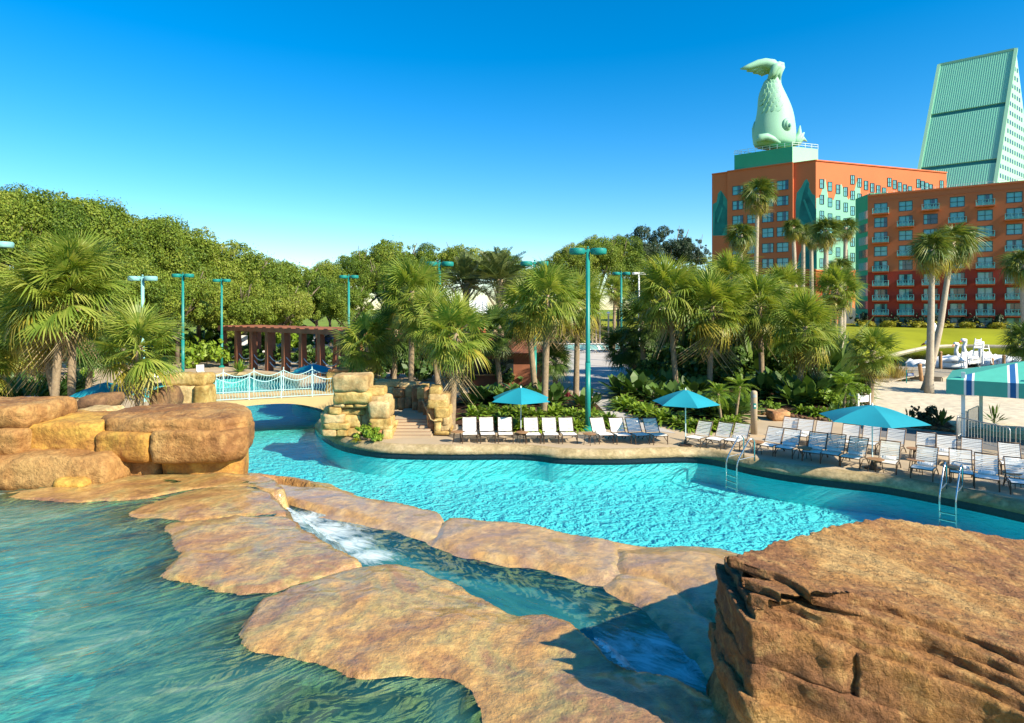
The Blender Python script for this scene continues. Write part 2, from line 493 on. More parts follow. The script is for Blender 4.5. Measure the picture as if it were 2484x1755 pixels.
def watermat(name, tint_lo, tint_hi, cscale=2.2, wave=0.12, wscale=3.0, stretch=(1, 1, 1), rot=0.0, gloss=(1, 1, 1), rough=0.03, caustic=True, foam=None, ior=1.33, body=None, bodyfac=0.0, depth=0.0):
    """clear tinted water: what lies below shows through, a bright caustic net is painted into its tint, sky reflects by Fresnel"""
    m, nt, p, out = _new(name)
    nt.nodes.remove(p)
    v = coords(nt, stretch, (0, 0, rot))
    wn_ = _n(nt, 'ShaderNodeTexNoise', Scale=1.1, Detail=3); nt.links.new(v, wn_.inputs['Vector'])
    wv = nt.nodes.new('ShaderNodeVectorMath'); wv.operation = 'ADD'
    nt.links.new(v, wv.inputs[0]); nt.links.new(wn_.outputs['Color'], wv.inputs[1])
    tr = nt.nodes.new('ShaderNodeBsdfTransparent')
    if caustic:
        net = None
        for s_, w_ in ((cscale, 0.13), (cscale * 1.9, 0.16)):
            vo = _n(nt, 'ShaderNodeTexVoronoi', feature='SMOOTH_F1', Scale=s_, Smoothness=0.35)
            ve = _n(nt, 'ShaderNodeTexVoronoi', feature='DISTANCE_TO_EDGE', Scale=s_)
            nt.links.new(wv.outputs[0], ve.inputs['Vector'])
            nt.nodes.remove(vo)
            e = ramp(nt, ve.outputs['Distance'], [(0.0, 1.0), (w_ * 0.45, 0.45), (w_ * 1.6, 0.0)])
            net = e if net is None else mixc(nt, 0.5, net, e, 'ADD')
        col = mixc(nt, net, tint_lo, tint_hi)  # brighter tint along the net stands in for focused sunlight
    else:
        col = ramp(nt, noise_(nt, wv.outputs[0], cscale, 4), [(0.35, tint_lo), (0.65, tint_hi)])
    nt.links.new(col, tr.inputs['Color'])
    h = math_(nt, 'ADD', noise_(nt, wv.outputs[0], wscale, 3, 0.5), math_(nt, 'MULTIPLY', noise_(nt, wv.outputs[0], wscale * 3.1, 2, 0.5), 0.35))
    nrm = bump_(nt, h, 1.0, wave)
    gl = nt.nodes.new('ShaderNodeBsdfGlossy'); gl.inputs['Roughness'].default_value = rough; gl.inputs['Color'].default_value = c4(gloss)
    nt.links.new(nrm, gl.inputs['Normal'])
    fr = nt.nodes.new('ShaderNodeFresnel'); fr.inputs['IOR'].default_value = ior; nt.links.new(nrm, fr.inputs['Normal'])
    under = tr.outputs[0]
    if body is not None:                    # suspended air and silt: part of the water scatters light itself
        df = nt.nodes.new('ShaderNodeBsdfDiffuse'); mb_ = nt.nodes.new('ShaderNodeMixShader')
        bf = math_(nt, 'ADD', math_(nt, 'MULTIPLY', noise_(nt, v, 0.55, 5, 0.6, 1.5), 0.6), math_(nt, 'MULTIPLY', noise_(nt, v, 2.6, 7, 0.65, 2.5), 0.4))
        k = len(body)
        nt.links.new(ramp(nt, bf, [(0.38 + 0.24 * i / (k - 1), c) for i, c in enumerate(body)]), df.inputs['Color'])
        nt.links.new(nrm, df.inputs['Normal'])
        if depth:
            at_ = nt.nodes.new('ShaderNodeAttribute'); at_.attribute_name = 'depth'
            e_ = math_(nt, 'MULTIPLY', math_(nt, 'SUBTRACT', 1.0, math_(nt, 'POWER', 2.718, math_(nt, 'MULTIPLY', at_.outputs['Fac'], -depth))), bodyfac)
            nt.links.new(e_, mb_.inputs[0])
        else:
            mb_.inputs[0].default_value = bodyfac
        nt.links.new(under, mb_.inputs[1]); nt.links.new(df.outputs[0], mb_.inputs[2]); under = mb_.outputs[0]
    mx = nt.nodes.new('ShaderNodeMixShader')
    nt.links.new(fr.outputs[0], mx.inputs[0]); nt.links.new(under, mx.inputs[1]); nt.links.new(gl.outputs[0], mx.inputs[2])
    res = mx.outputs[0]
    if foam:
        tc = nt.nodes.new('ShaderNodeTexCoord'); tot = None
        for (fx, fy, fz, rad) in foam:
            d = nt.nodes.new('ShaderNodeVectorMath'); d.operation = 'DISTANCE'
            d.inputs[1].default_value = (fx, fy, fz); nt.links.new(tc.outputs['Object'], d.inputs[0])
            k = math_(nt, 'SUBTRACT', 1.0, math_(nt, 'DIVIDE', d.outputs['Value'], rad), True)
            tot = k if tot is None else math_(nt, 'MAXIMUM', tot, k)
        fo = ramp(nt, math_(nt, 'ADD', math_(nt, 'MULTIPLY', tot, 0.42), math_(nt, 'MULTIPLY', noise_(nt, v, 5.0, 9, 0.72, 2.0), 0.8)), [(0.55, 0.0), (0.82, 0.85)])
        fd = nt.nodes.new('ShaderNodeBsdfDiffuse'); fd.inputs['Color'].default_value = (0.62, 0.72, 0.73, 1)
        m2 = nt.nodes.new('ShaderNodeMixShader')
        nt.links.new(fo, m2.inputs[0]); nt.links.new(res, m2.inputs[1]); nt.links.new(fd.outputs[0], m2.inputs[2]); res = m2.outputs[0]
    nt.links.new(res, out.inputs['Surface'])
    return m

MAT = {}
MAT['concrete'] = simple('pool_deck_concrete', (0.43, 0.335, 0.22), 0.85, var=0.16, vscale=0.5, bump=0.25, bscale=18, grime=0.25)
MAT['plaza'] = simple('plaza_concrete', (0.44, 0.41, 0.37), 0.85, var=0.12, vscale=0.4, bump=0.15, bscale=10)
MAT['deck_shade_band'] = simple('deck_shade_band', (0.15, 0.145, 0.14), 0.9, var=0.15, vscale=0.8, bump=0.15, bscale=20)  # dark tone of the shade painted on the deck
MAT['coping'] = rockmat('coping_concrete', [(0.30, 0.23, 0.11), (0.42, 0.32, 0.17), (0.50, 0.39, 0.23)], 0.8, 0.85, 0.5, 9.0, jitter=False)
MAT['tile'] = simple('waterline_tile', (0.012, 0.02, 0.03), 0.25, var=0.5, vscale=30)
MAT['plaster'] = simple('pool_plaster', (0.11, 0.84, 0.87), 0.8, var=0.05, vscale=0.4)
MAT['grass'] = simple('grass', (0.16, 0.22, 0.03), 0.95, var=0.3, vscale=0.25, bump=0.3, bscale=12, spec=0.1)
MAT['lawn'] = simple('lawn', (0.23, 0.25, 0.015), 0.95, var=0.22, vscale=0.12, bump=0.2, bscale=6, spec=0.1)
MAT['mulch'] = simple('mulch', (0.075, 0.04, 0.025), 0.95, var=0.5, vscale=9, bump=0.8, bscale=25, spec=0.1)
MAT['sand'] = simple('sand', (0.54, 0.475, 0.36), 0.95, var=0.14, vscale=2.5, bump=1.0, bscale=3.2, spec=0.1)
MAT['white_metal'] = simple('white_painted_metal', (0.66, 0.78, 0.76), 0.4, var=0.06)
MAT['bridge_rail'] = simple('pale_turquoise_railing_paint', (0.40, 0.66, 0.66), 0.4, var=0.05)
MAT['steel'] = simple('stainless_steel', (0.62, 0.62, 0.60), 0.22, 0.95, var=0.04)
MAT['galv'] = simple('galvanised_steel', (0.45, 0.47, 0.46), 0.45, 0.6, var=0.1)
MAT['teal'] = simple('teal_paint', (0.01, 0.21, 0.18), 0.4, var=0.10, vscale=2)
MAT['teal_pale'] = simple('weathered_pale_teal_paint', (0.22, 0.46, 0.45), 0.45, var=0.10, vscale=2)
MAT['canvas'] = simple('turquoise_canvas', (0.005, 0.24, 0.31), 0.8, var=0.07, vscale=1.2, bump=0.1, bscale=60)
MAT['strap'] = simple('white_vinyl_strap', (0.76, 0.74, 0.68), 0.5, var=0.05)
MAT['chair_frame'] = simple('bronze_frame', (0.085, 0.055, 0.035), 0.4, 0.3, var=0.1)
MAT['towel'] = simple('white_towel', (0.80, 0.79, 0.76), 0.95, var=0.05, bump=0.4, bscale=60)
MAT['table'] = simple('brown_table_top', (0.30, 0.16, 0.07), 0.5, var=0.15)
MAT['wood_brown'] = simple('brown_stained_wood', (0.20, 0.072, 0.035), 0.65, var=0.25, vscale=1.5, bump=0.2, bscale=12)
MAT['wood_grey'] = simple('weathered_deck_wood', (0.34, 0.29, 0.21), 0.85, var=0.2, vscale=2, bump=0.2, bscale=14)
MAT['wood_post'] = simple('dock_post_wood', (0.36, 0.20, 0.09), 0.8, var=0.25, vscale=3)
MAT['rope'] = simple('pale_rope', (0.42, 0.52, 0.55), 0.8)
MAT['white'] = simple('white_paint', (0.80, 0.80, 0.77), 0.35, var=0.04)
MAT['orange'] = simple('orange_beak_paint', (0.60, 0.14, 0.03), 0.4)
MAT['black'] = simple('black_paint', (0.02, 0.02, 0.02), 0.4)
MAT['dark_glass'] = simple('dark_glass', (0.02, 0.03, 0.035), 0.08, spec=0.8)
MAT['stucco'] = simple('tan_bridge_stucco', (0.49, 0.36, 0.17), 0.9, var=0.05, vscale=0.8, bump=0.1, bscale=40)
MAT['slate_blue'] = simple('navy_sign', (0.02, 0.04, 0.16), 0.4)
# rock
MAT['rock_brown'] = rockmat('red_brown_rock', [(0.23, 0.105, 0.035), (0.37, 0.19, 0.06), (0.46, 0.28, 0.10)], 0.7, 0.8, 0.8, 14.0, crack=0.3)
MAT['rock_big'] = rockmat('near_rock', [(0.22, 0.10, 0.045), (0.32, 0.15, 0.055), (0.43, 0.22, 0.065), (0.53, 0.34, 0.13)], 0.7, 0.82, 1.3, 24.0, jitter=False, crack=0.35)
MAT['rock_ochre'] = rockmat('ochre_rock', [(0.32, 0.14, 0.04), (0.46, 0.24, 0.05), (0.55, 0.34, 0.065)], 0.9, 0.8, 0.8, 12.0)
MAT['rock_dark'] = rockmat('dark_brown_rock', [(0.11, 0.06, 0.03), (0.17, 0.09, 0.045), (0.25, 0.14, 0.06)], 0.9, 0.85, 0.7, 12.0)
MAT['stone_yellow'] = rockmat('yellow_sandstone', [(0.33, 0.20, 0.055), (0.48, 0.335, 0.11), (0.57, 0.43, 0.18)], 1.0, 0.85, 0.6, 9.0)
MAT['stone_tan'] = rockmat('tan_sandstone', [(0.35, 0.225, 0.09), (0.49, 0.35, 0.16), (0.57, 0.43, 0.22)], 1.0, 0.85, 0.6, 9.0)
MAT['stone_red'] = rockmat('red_sandstone', [(0.30, 0.13, 0.055), (0.42, 0.21, 0.09), (0.50, 0.31, 0.14)], 1.0, 0.85, 0.6, 9.0)
MAT['slab'] = rockmat('wet_slab_rock', [(0.31, 0.155, 0.07), (0.43, 0.23, 0.075), (0.54, 0.32, 0.10), (0.40, 0.31, 0.11), (0.34, 0.18, 0.085), (0.52, 0.33, 0.12)], 0.8, 0.30, 0.85, 12.0, jitter=False, spec=0.45, crack=0.10)
MAT['slab_rim'] = rockmat('wet_rim_rock', [(0.34, 0.22, 0.15), (0.47, 0.27, 0.10), (0.57, 0.35, 0.12), (0.42, 0.28, 0.16), (0.54, 0.39, 0.17)], 0.7, 0.28, 0.6, 9.0, jitter=False, spec=0.5)
MAT['bed_rock'] = rockmat('painted_stream_bed', [(0.02, 0.16, 0.30), (0.05, 0.36, 0.42), (0.10, 0.50, 0.46), (0.24, 0.58, 0.40), (0.46, 0.52, 0.28), (0.08, 0.40, 0.42)], 0.9, 0.6, 0.9, 6.0, streak=(1, 1, 1), jitter=False)
# foliage
MAT['frond'] = leafmat('sabal_frond', [(0.11, 0.20, 0.028), (0.20, 0.29, 0.04), (0.30, 0.36, 0.06), (0.42, 0.43, 0.10)], 0.42)
MAT['frond_old'] = leafmat('yellowing_frond', [(0.22, 0.24, 0.03), (0.33, 0.30, 0.04), (0.42, 0.32, 0.05)], 0.30)
MAT['frond_dead'] = leafmat('dead_frond', [(0.20, 0.14, 0.07), (0.33, 0.25, 0.13), (0.43, 0.35, 0.21)], 0.15, 0.8, 0.1)
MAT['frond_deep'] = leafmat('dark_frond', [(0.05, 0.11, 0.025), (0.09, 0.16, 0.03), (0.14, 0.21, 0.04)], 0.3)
MAT['frond_fan'] = leafmat('fan_palm_frond', [(0.07, 0.13, 0.025), (0.13, 0.19, 0.035), (0.24, 0.25, 0.05)], 0.3)
MAT['frond_date'] = leafmat('date_palm_frond', [(0.07, 0.11, 0.035), (0.12, 0.16, 0.045), (0.19, 0.21, 0.07)], 0.25)
MAT['leaf_oak'] = leafmat('oak_leaf', [(0.035, 0.085, 0.012), (0.085, 0.15, 0.016), (0.155, 0.225, 0.024), (0.25, 0.30, 0.038), (0.33, 0.34, 0.07)], 0.28, 0.55, 0.25, 0.6, True)
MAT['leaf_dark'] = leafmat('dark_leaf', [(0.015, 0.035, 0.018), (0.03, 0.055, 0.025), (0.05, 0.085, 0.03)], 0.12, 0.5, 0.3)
MAT['leaf_bright'] = leafmat('bright_leaf', [(0.10, 0.20, 0.015), (0.18, 0.29, 0.025), (0.28, 0.37, 0.04)], 0.3)
MAT['leaf_shrub'] = leafmat('shrub_leaf', [(0.035, 0.09, 0.018), (0.07, 0.14, 0.025), (0.12, 0.20, 0.035)], 0.25)
MAT['leaf_yellow'] = leafmat('yellow_green_leaf', [(0.22, 0.24, 0.02), (0.36, 0.34, 0.03), (0.50, 0.44, 0.05)], 0.25)
MAT['leaf_red'] = leafmat('red_leaf', [(0.10, 0.015, 0.025), (0.20, 0.03, 0.04), (0.28, 0.07, 0.06)], 0.2)
MAT['reed'] = leafmat('dry_reed', [(0.22, 0.15, 0.04), (0.34, 0.24, 0.07), (0.30, 0.28, 0.06)], 0.2)
def barkmat(name, lo, hi, ring=9.0):
    m, nt, p, out = _new(name)
    v = coords(nt, (1, 1, 1), jitter=True)
    wv = _n(nt, 'ShaderNodeTexWave', Scale=ring, Distortion=3.0, Detail=3); wv.bands_direction = 'Z'
    nt.links.new(v, wv.inputs['Vector'])
    f = math_(nt, 'ADD', math_(nt, 'MULTIPLY', wv.outputs['Fac'], 0.35), math_(nt, 'MULTIPLY', noise_(nt, v, 6, 6, 0.7), 0.75))
    nt.links.new(ramp(nt, f, [(0.25, lo), (0.75, hi)]), p.inputs['Base Color'])
    p.inputs['Roughness'].default_value = 0.9; p.inputs['Specular IOR Level'].default_value = 0.15
    nt.links.new(bump_(nt, f, 0.7, 0.05), p.inputs['Normal'])
    return m
MAT['trunk'] = barkmat('palm_trunk', (0.15, 0.10, 0.06), (0.40, 0.31, 0.20))
MAT['trunk_pale'] = barkmat('fan_palm_trunk', (0.30, 0.24, 0.17), (0.52, 0.45, 0.35), 6.0)
MAT['bark'] = barkmat('oak_bark', (0.07, 0.05, 0.035), (0.22, 0.18, 0.13), 2.0)
# buildings
MAT['paint_orange'] = simple('orange_stucco', (0.55, 0.145, 0.055), 0.9, var=0.06, vscale=0.15, bump=0.05, bscale=4, grime=0.06)
MAT['paint_red'] = simple('red_stucco', (0.36, 0.04, 0.022), 0.9, var=0.06, vscale=0.15, grime=0.06)
MAT['paint_green'] = simple('green_stucco', (0.035, 0.34, 0.20), 0.85, var=0.05, vscale=0.2)
MAT['mint'] = simple('pale_mint_stucco', (0.29, 0.57, 0.39), 0.85, var=0.04, vscale=0.2)
MAT['fish'] = simple('verdigris_cladding', (0.27, 0.52, 0.37), 0.6, var=0.05, vscale=0.15)
MAT['roof_metal'] = simple('pale_green_metal_roof', (0.24, 0.58, 0.43), 0.5, 0.0, var=0.05, vscale=0.1)
MAT['roof_gap'] = simple('dark_green_recess', (0.03, 0.18, 0.16), 0.5)
MAT['mural_dark'] = simple('dark_teal_mural_paint', (0.012, 0.16, 0.15), 0.9, var=0.35, vscale=0.3)
MAT['mural_mid'] = simple('teal_mural_paint', (0.03, 0.27, 0.23), 0.9, var=0.2, vscale=0.3)
MAT['mural_pale'] = simple('pale_mint_mural_paint', (0.20, 0.47, 0.34), 0.9, var=0.07, vscale=0.15)
MAT['win_frame'] = simple('dark_teal_window_frame', (0.012, 0.06, 0.065), 0.4)
MAT['roof_white'] = simple('white_metal_roof', (0.70, 0.72, 0.72), 0.4, var=0.05)
MAT['rail_teal'] = simple('pale_teal_railing', (0.17, 0.48, 0.46), 0.5)
def panemat(name, c, fold=0.0):
    m, nt, p, out = _new(name)
    v = coords(nt, jitter=False)
    if fold:
        w = _n(nt, 'ShaderNodeTexWave', Scale=3.2, Distortion=1.2, Detail=1); w.bands_direction = 'X'
        nt.links.new(v, w.inputs['Vector'])
        nt.links.new(ramp(nt, w.outputs['Fac'], [(0.0, tuple(x * (1 - fold) for x in c)), (1.0, c)]), p.inputs['Base Color'])
    else:
        p.inputs['Base Color'].default_value = c4(c)
    p.inputs['Roughness'].default_value = 0.6
    p.inputs['Coat Weight'].default_value = 1.0; p.inputs['Coat Roughness'].default_value = 0.03
    p.inputs['Coat IOR'].default_value = 1.7
    return m
MAT['curtain'] = panemat('curtained_tinted_pane', (0.10, 0.48, 0.50), 0.45)
MAT['pane_dark'] = panemat('dark_tinted_pane', (0.008, 0.022, 0.045))
MAT['glass_green'] = panemat('green_curtain_wall', (0.02, 0.16, 0.14), 0.3)

for k_ in ('slab', 'slab_rim', 'bed_rock'):                    # a film of running water on the rock
    p_ = MAT[k_].node_tree.nodes['Principled BSDF']
    p_.inputs['Coat Weight'].default_value = 0.6; p_.inputs['Coat Roughness'].default_value = 0.12; p_.inputs['Coat IOR'].default_value = 1.33
# ------------------------------------------------------------------ pool, deck, ground
WZ = -0.42                                             # pool water level
EDGE_PX = [(2900, 1345), (2620, 1278), (2484, 1248), (2400, 1229), (2300, 1209), (2200, 1190), (2130, 1178), (2050, 1170), (1960, 1159), (1890, 1149),
           (1820, 1136), (1775, 1125), (1735, 1115), (1680, 1108), (1600, 1110), (1500, 1114), (1400, 1113), (1345, 1111), (1310, 1105),
           (1250, 1101), (1100, 1103), (990, 1101), (930, 1099), (880, 1092), (830, 1082), (796, 1066), (772, 1048), (764, 1031)]
far_edge = [G(x, y, -0.27) for x, y in EDGE_PX]
far_edge = [(p.x, p.y) for p in far_edge] + [(-9.3, 29.5), (-9.6, 31.5), (-10.6, 34.6), (-13.2, 36.8), (-14.2, 40.5), (-16.0, 46.2), (-21.6, 51.3), (-24.5, 49.5), (-27, 43.5), (-24.5, 38.5), (-20.5, 36.0), (-17.3, 33.4), (-15.2, 29.6), (-14.0, 25.5), (-11.0, 20.0), (-8.6, 15.2)]
near_edge = [(-6.6, 12.2), (-3.0, 11.0), (0.4, 9.9), (3.0, 10.0), (5.5, 10.4), (9.0, 10.4), (16.0, 8.0)]
pool_line = smooth_line(far_edge, 2)
pool_poly = pool_line + near_edge
def offset(poly, d):
    n = len(poly); out = []
    ar = sum(poly[i][0] * poly[(i + 1) % n][1] - poly[(i + 1) % n][0] * poly[i][1] for i in range(n))
    s_ = 1 if ar > 0 else -1
    for i in range(n):
        a, b = Vector(poly[i - 1]), Vector(poly[(i + 1) % n]); t = (b - a).normalized()
        out.append((poly[i][0] + t.y * d * s_, poly[i][1] - t.x * d * s_))
    return out
lip = offset(pool_poly, 0.10)
cop_out = offset(pool_poly, 0.42)
# basin (real depth), water sheet
mb = tess(pool_poly, (), -1.18)
n_ = len(pool_poly)
for i in range(n_):
    a, b = pool_poly[i], pool_poly[(i + 1) % n_]
    mb.add([(a[0], a[1], -1.18), (b[0], b[1], -1.18), (b[0], b[1], -0.50), (a[0], a[1], -0.50)], [(0, 1, 2, 3)])
tag(mb.obj('pool_basin', MAT['plaster']), kind='structure')
mb = MB()
for i in range(len(pool_line) - 1):                    # band of dark waterline tiles
    a, b = Vector(pool_line[i]), Vector(pool_line[i + 1])
    mb.add([(a.x, a.y, -0.50), (b.x, b.y, -0.50), (b.x, b.y, -0.25), (a.x, a.y, -0.25)], [(0, 1, 2, 3)])
tag(mb.obj('pool_tile_band', MAT['tile']), kind='structure')
MAT['pool_water'] = watermat('pool_water', (0.80, 0.98, 0.98), (1.0, 1.0, 1.0), 2.6, 0.03, 3.4, ior=1.2, gloss=(.55, .55, .55))
tag(tess(offset(pool_poly, -0.004), (), WZ).obj('pool_water', MAT['pool_water']), kind='structure')
# coping: rounded concrete lip along the pool
mb = MB()
prof = [(0.0, -0.255), (0.05, -0.265), (-0.10, -0.14), (-0.14, -0.045), (-0.22, 0.004), (-0.42, 0.012)]
ring = [offset(pool_line, 0)] and None
def side(i):
    a, b = Vector(pool_line[max(i - 1, 0)]), Vector(pool_line[min(i + 1, len(pool_line) - 1)])
    t = (b - a).normalized(); return Vector((t.y, -t.x))
sgn = 1 if sum(pool_poly[i][0] * pool_poly[(i + 1) % n_][1] - pool_poly[(i + 1) % n_][0] * pool_poly[i][1] for i in range(n_)) > 0 else -1
V, F = [], []
for i in range(len(pool_line)):
    s_ = side(i) * sgn
    for k, (d, z) in enumerate(prof):
        w = noise.noise(Vector((pool_line[i][0] * 1.5, pool_line[i][1] * 1.5, k))) * 0.02
        V.append((pool_line[i][0] - s_.x * (d + w), pool_line[i][1] - s_.y * (d + w), z))
K = len(prof)
for i in range(len(pool_line) - 1):
    for k in range(K - 1):
        F.append((i * K + k, i * K + k + 1, (i + 1) * K + k + 1, (i + 1) * K + k))
mb.add(V, F)
tag(mb.obj('pool_coping', MAT['coping'], smooth=True), kind='structure')

hole = offset(pool_poly, 0.41)
deck_outer = [(-75, 6), (26, 1.0), (26, 21), (20.6, 26.5), (18.5, 29.8), (16, 33), (14, 40), (13, 60), (14, 100), (-8, 100), (-20, 62), (-75, 62)]
far_deck = [(-8.9, 8.0), (-6.6, 12.2)]
deck = tess(deck_outer, [hole], 0.0)
tag(deck.obj('pool_deck', MAT['concrete']), kind='structure')
REG = [(16, 36), (320, 36), (320, 320), (16, 320)]
ground = tess([(-2500, -2500), (2500, -2500), (2500, 4000), (-2500, 4000)], [hole, REG], -0.05)
tag(ground.obj('ground', MAT['grass']), kind='structure')
plaza = [G(1436, 1030), G(1400, 960), G(1370, 900), G(1385, 862), G(1340, 850), G(1330, 838), G(1600, 838), G(1620, 862), G(1560, 880), G(1535, 925), G(1475, 950), G(1480, 990), G(1560, 1020), G(1640, 1052)]
tag(tess([(p.x, p.y) for p in plaza], (), 0.008).obj('plaza_path', MAT['plaza']), kind='structure')

shade_outline = smooth_poly([(p.x, p.y) for p in (G(*q) for q in ((2030, 1044), (2110, 1038), (2240, 1044), (2330, 1052), (2484, 1068), (2700, 1090), (2700, 1150), (2484, 1102), (2300, 1080), (2150, 1063)))], 2)
tag(tess(shade_outline, (), 0.006).obj('deck_shade_band', MAT['deck_shade_band']), kind='structure')  # thin dark sheet that colours a band of shade onto the deck
LAKE = smooth_poly([(29, 46.5), (29.5, 52), (31, 57.5), (38, 66), (51.6, 81.4), (67.5, 98), (74.7, 93.5), (100, 88), (150, 85), (150, 40), (80, 41), (50, 43.5), (36, 45)], 2)
X, Y = np.meshgrid(np.arange(16, 321, 2.0), np.arange(36, 321, 2.0))
d = sdist(LAKE, X, Y)
base = -0.06 + 1.62 * np.clip((Y - 58) / 50, 0, 1) ** 1.0
t = np.clip((-d + 0.5) / 9.0, 0, 1); t = t * t * (3 - 2 * t)
tt = np.clip((-d + 0.3) / 1.2, 0, 1)
Zl = -0.85 * (1 - tt) - 0.47 * tt + (base + 0.47) * t
tag(ob('lawn', grid_mesh('lawn', X, Y, Zl, np.ones_like(X, bool), MAT['lawn'])), kind='structure')
MAT['lake'] = watermat('lake_water', (0.035, 0.045, 0.010), (0.05, 0.06, 0.014), 0.3, 0.005, 1.2, rough=0.04, caustic=False, gloss=(.55, .6, .5))
mb = tess(offset(LAKE, 1.0), (), -0.50)
tag(mb.obj('lake_water', MAT['lake']), kind='structure')
# pale bank edge along the far shore
mb = MB(); shore = [(29.5, 52), (31, 57.5), (38, 66), (51.6, 81.4), (66.5, 96.6), (74.7, 93.5), (100, 88), (150, 85)]
shore = smooth_line(shore, 3)
for i in range(len(shore) - 1):
    a, b = Vector(shore[i]), Vector(shore[i + 1]); mb.bar((a.x, a.y, -0.42), (b.x, b.y, -0.42), 0.35, 0.30)
tag(mb.obj('lake_bank', MAT['sand']), kind='structure')
sandp = smooth_poly([(15.2, 34), (17.4, 30.5), (19.3, 27.6), (21, 25.3), (26, 21.5), (40, 16), (80, 24), (80, 41), (52, 43.6), (38, 45.2), (29.5, 46.8), (24, 46.3), (18, 42)], 2)
X, Y = np.meshgrid(np.arange(14, 60, 0.15), np.arange(18, 48, 0.15))
Zs = 0.035 + 0.045 * fnoise(X * 1.4, Y * 1.4, 4, 0.7) + 0.05 * np.abs(fnoise(X * 2.1, Y * 2.1, 3)) ** .7 - .02
d = sdist(sandp, X, Y)
Zs = Zs - np.clip((Y - 44.0 + (X - 30) * 0.05), 0, 4) * 0.20 - np.clip(0.35 - d, 0, 1) * 0.12
tag(ob('sand_beach', grid_mesh('sand_beach', X, Y, Zs, d > -0.05, MAT['sand'])), kind='structure')

def bed(pts, seed):
    P = smooth_poly([(p.x, p.y) for p in (G(*q) for q in pts)], 2)
    xs = [p[0] for p in P]; ys = [p[1] for p in P]
    X, Y = np.meshgrid(np.arange(min(xs) - .2, max(xs) + .2, 0.2), np.arange(min(ys) - .2, max(ys) + .2, 0.2))
    d = sdist(P, X, Y)
    Z = 0.02 + 0.10 * np.clip(d / 0.8, 0, 1) + 0.05 * fnoise(X * 1.5 + seed, Y * 1.5, 4) * np.clip(d / 0.4, 0, 1)
    tag(ob('planting_bed', grid_mesh('planting_bed', X, Y, Z, d > -0.06, MAT['mulch'])), kind='structure')
    return P
BED1 = bed([(1090, 1030), (1150, 1046), (1290, 1048), (1440, 1047), (1482, 1036), (1475, 1000), (1430, 970), (1340, 950), (1120, 950), (1085, 985)], 1)
BED2 = bed([(1488, 940), (1482, 985), (1530, 1005), (1600, 1030), (1690, 1052), (1770, 1040), (1800, 1000), (1800, 950), (1690, 915), (1560, 915)], 2)
BED3 = bed([(1838, 985), (1870, 1008), (1960, 1018), (2030, 1010), (2075, 985), (2100, 955), (2040, 905), (1900, 900), (1800, 925)], 3)
BED4 = bed([(2190, 1032), (2230, 1040), (2300, 1046), (2322, 1040), (2300, 1018), (2230, 1012)], 4)
BED5 = bed([(10, 990), (60, 1000), (150, 985), (160, 960), (90, 945), (10, 950)], 5)
# edging stones along the middle and beach beds, one part each
eb = thing('bed_edging', 'low ragged border of brown edging stones along the planting bed left of the beach', 'stone border', G(1930, 1014))
proto = None
rng = random.Random(5)
for (ax, ay, bx, by, k) in ((1838, 1006, 2010, 1022, 15), (2200, 1036, 2316, 1050, 12)):
    for i in range(k):
        p = G(ax + (bx - ax) * (i + rng.random() * .4) / k, ay + (by - ay) * i / k) - eb.location
        if proto is None:
            m_ = rock([(-.14, -.1), (.14, -.1), (.15, .09), (-.12, .1)], 0, 0.13, .05, .03, 3, 2, .07, 2)
            proto = m_.mesh('edging_stone', MAT['rock_dark'], True)
        ob('edging_stone', proto, eb, (p.x, p.y, -0.01), (0, 0, rng.random() * 6), (rng.uniform(.7, 1.4), rng.uniform(.7, 1.2), rng.uniform(.7, 1.3)))

# ------------------------------------------------------------------ upper rock pool, slabs, stream
UZ, SZ = 2.0, 1.67                                     # upper pool level, stream level
def gp(pts, z): return [(p.x, p.y) for p in (G(x, y, z) for x, y in pts)]
FOAM = []
for px, py, r in ((735, 1258, .9), (790, 1290, 1.0), (850, 1322, .7), (900, 1350, .6), (1520, 1570, .6), (1570, 1605, .75), (1640, 1630, .6), (1700, 1610, .5), (1600, 1560, .45)):
    p = G(px, py, SZ); FOAM.append((p.x, p.y, SZ, r))
MAT['upper_water'] = watermat('upper_pool_water', (0.46, 0.90, 0.87), (0.72, 0.98, 0.95), 1.6, 0.03, 4.2, (1.0, 1.7, 1.0), R(24), caustic=False, rough=0.03, gloss=(.7, .7, .7),
                              body=[(0.02, 0.17, 0.24), (0.06, 0.32, 0.32), (0.14, 0.45, 0.38), (0.40, 0.66, 0.52)], bodyfac=0.50, depth=5.0, ior=1.22)
MAT['stream_water'] = watermat('stream_water', (0.45, 0.80, 0.74), (0.85, 1.0, 0.95), 1.6, 0.03, 3.5, (1.0, 2.6, 1.0), R(-36), caustic=False, rough=0.06, foam=FOAM,
                               body=[(0.02, 0.20, 0.28), (0.05, 0.34, 0.34), (0.14, 0.45, 0.38)], bodyfac=0.5, depth=3.0, ior=1.22)
upper = gp([(-1500, 1196), (-300, 1196), (0, 1192), (120, 1184), (250, 1172), (400, 1165), (560, 1162), (620, 1175), (640, 1200), (660, 1245), (700, 1300), (770, 1345), (850, 1385), (980, 1402), (1080, 1452), (1210, 1512), (1330, 1548), (1380, 1595), (1440, 1665), (1560, 1705)], UZ)
upper += [(2.2, 4.6), (2.2, 1.6), (-9.0, 1.6)]
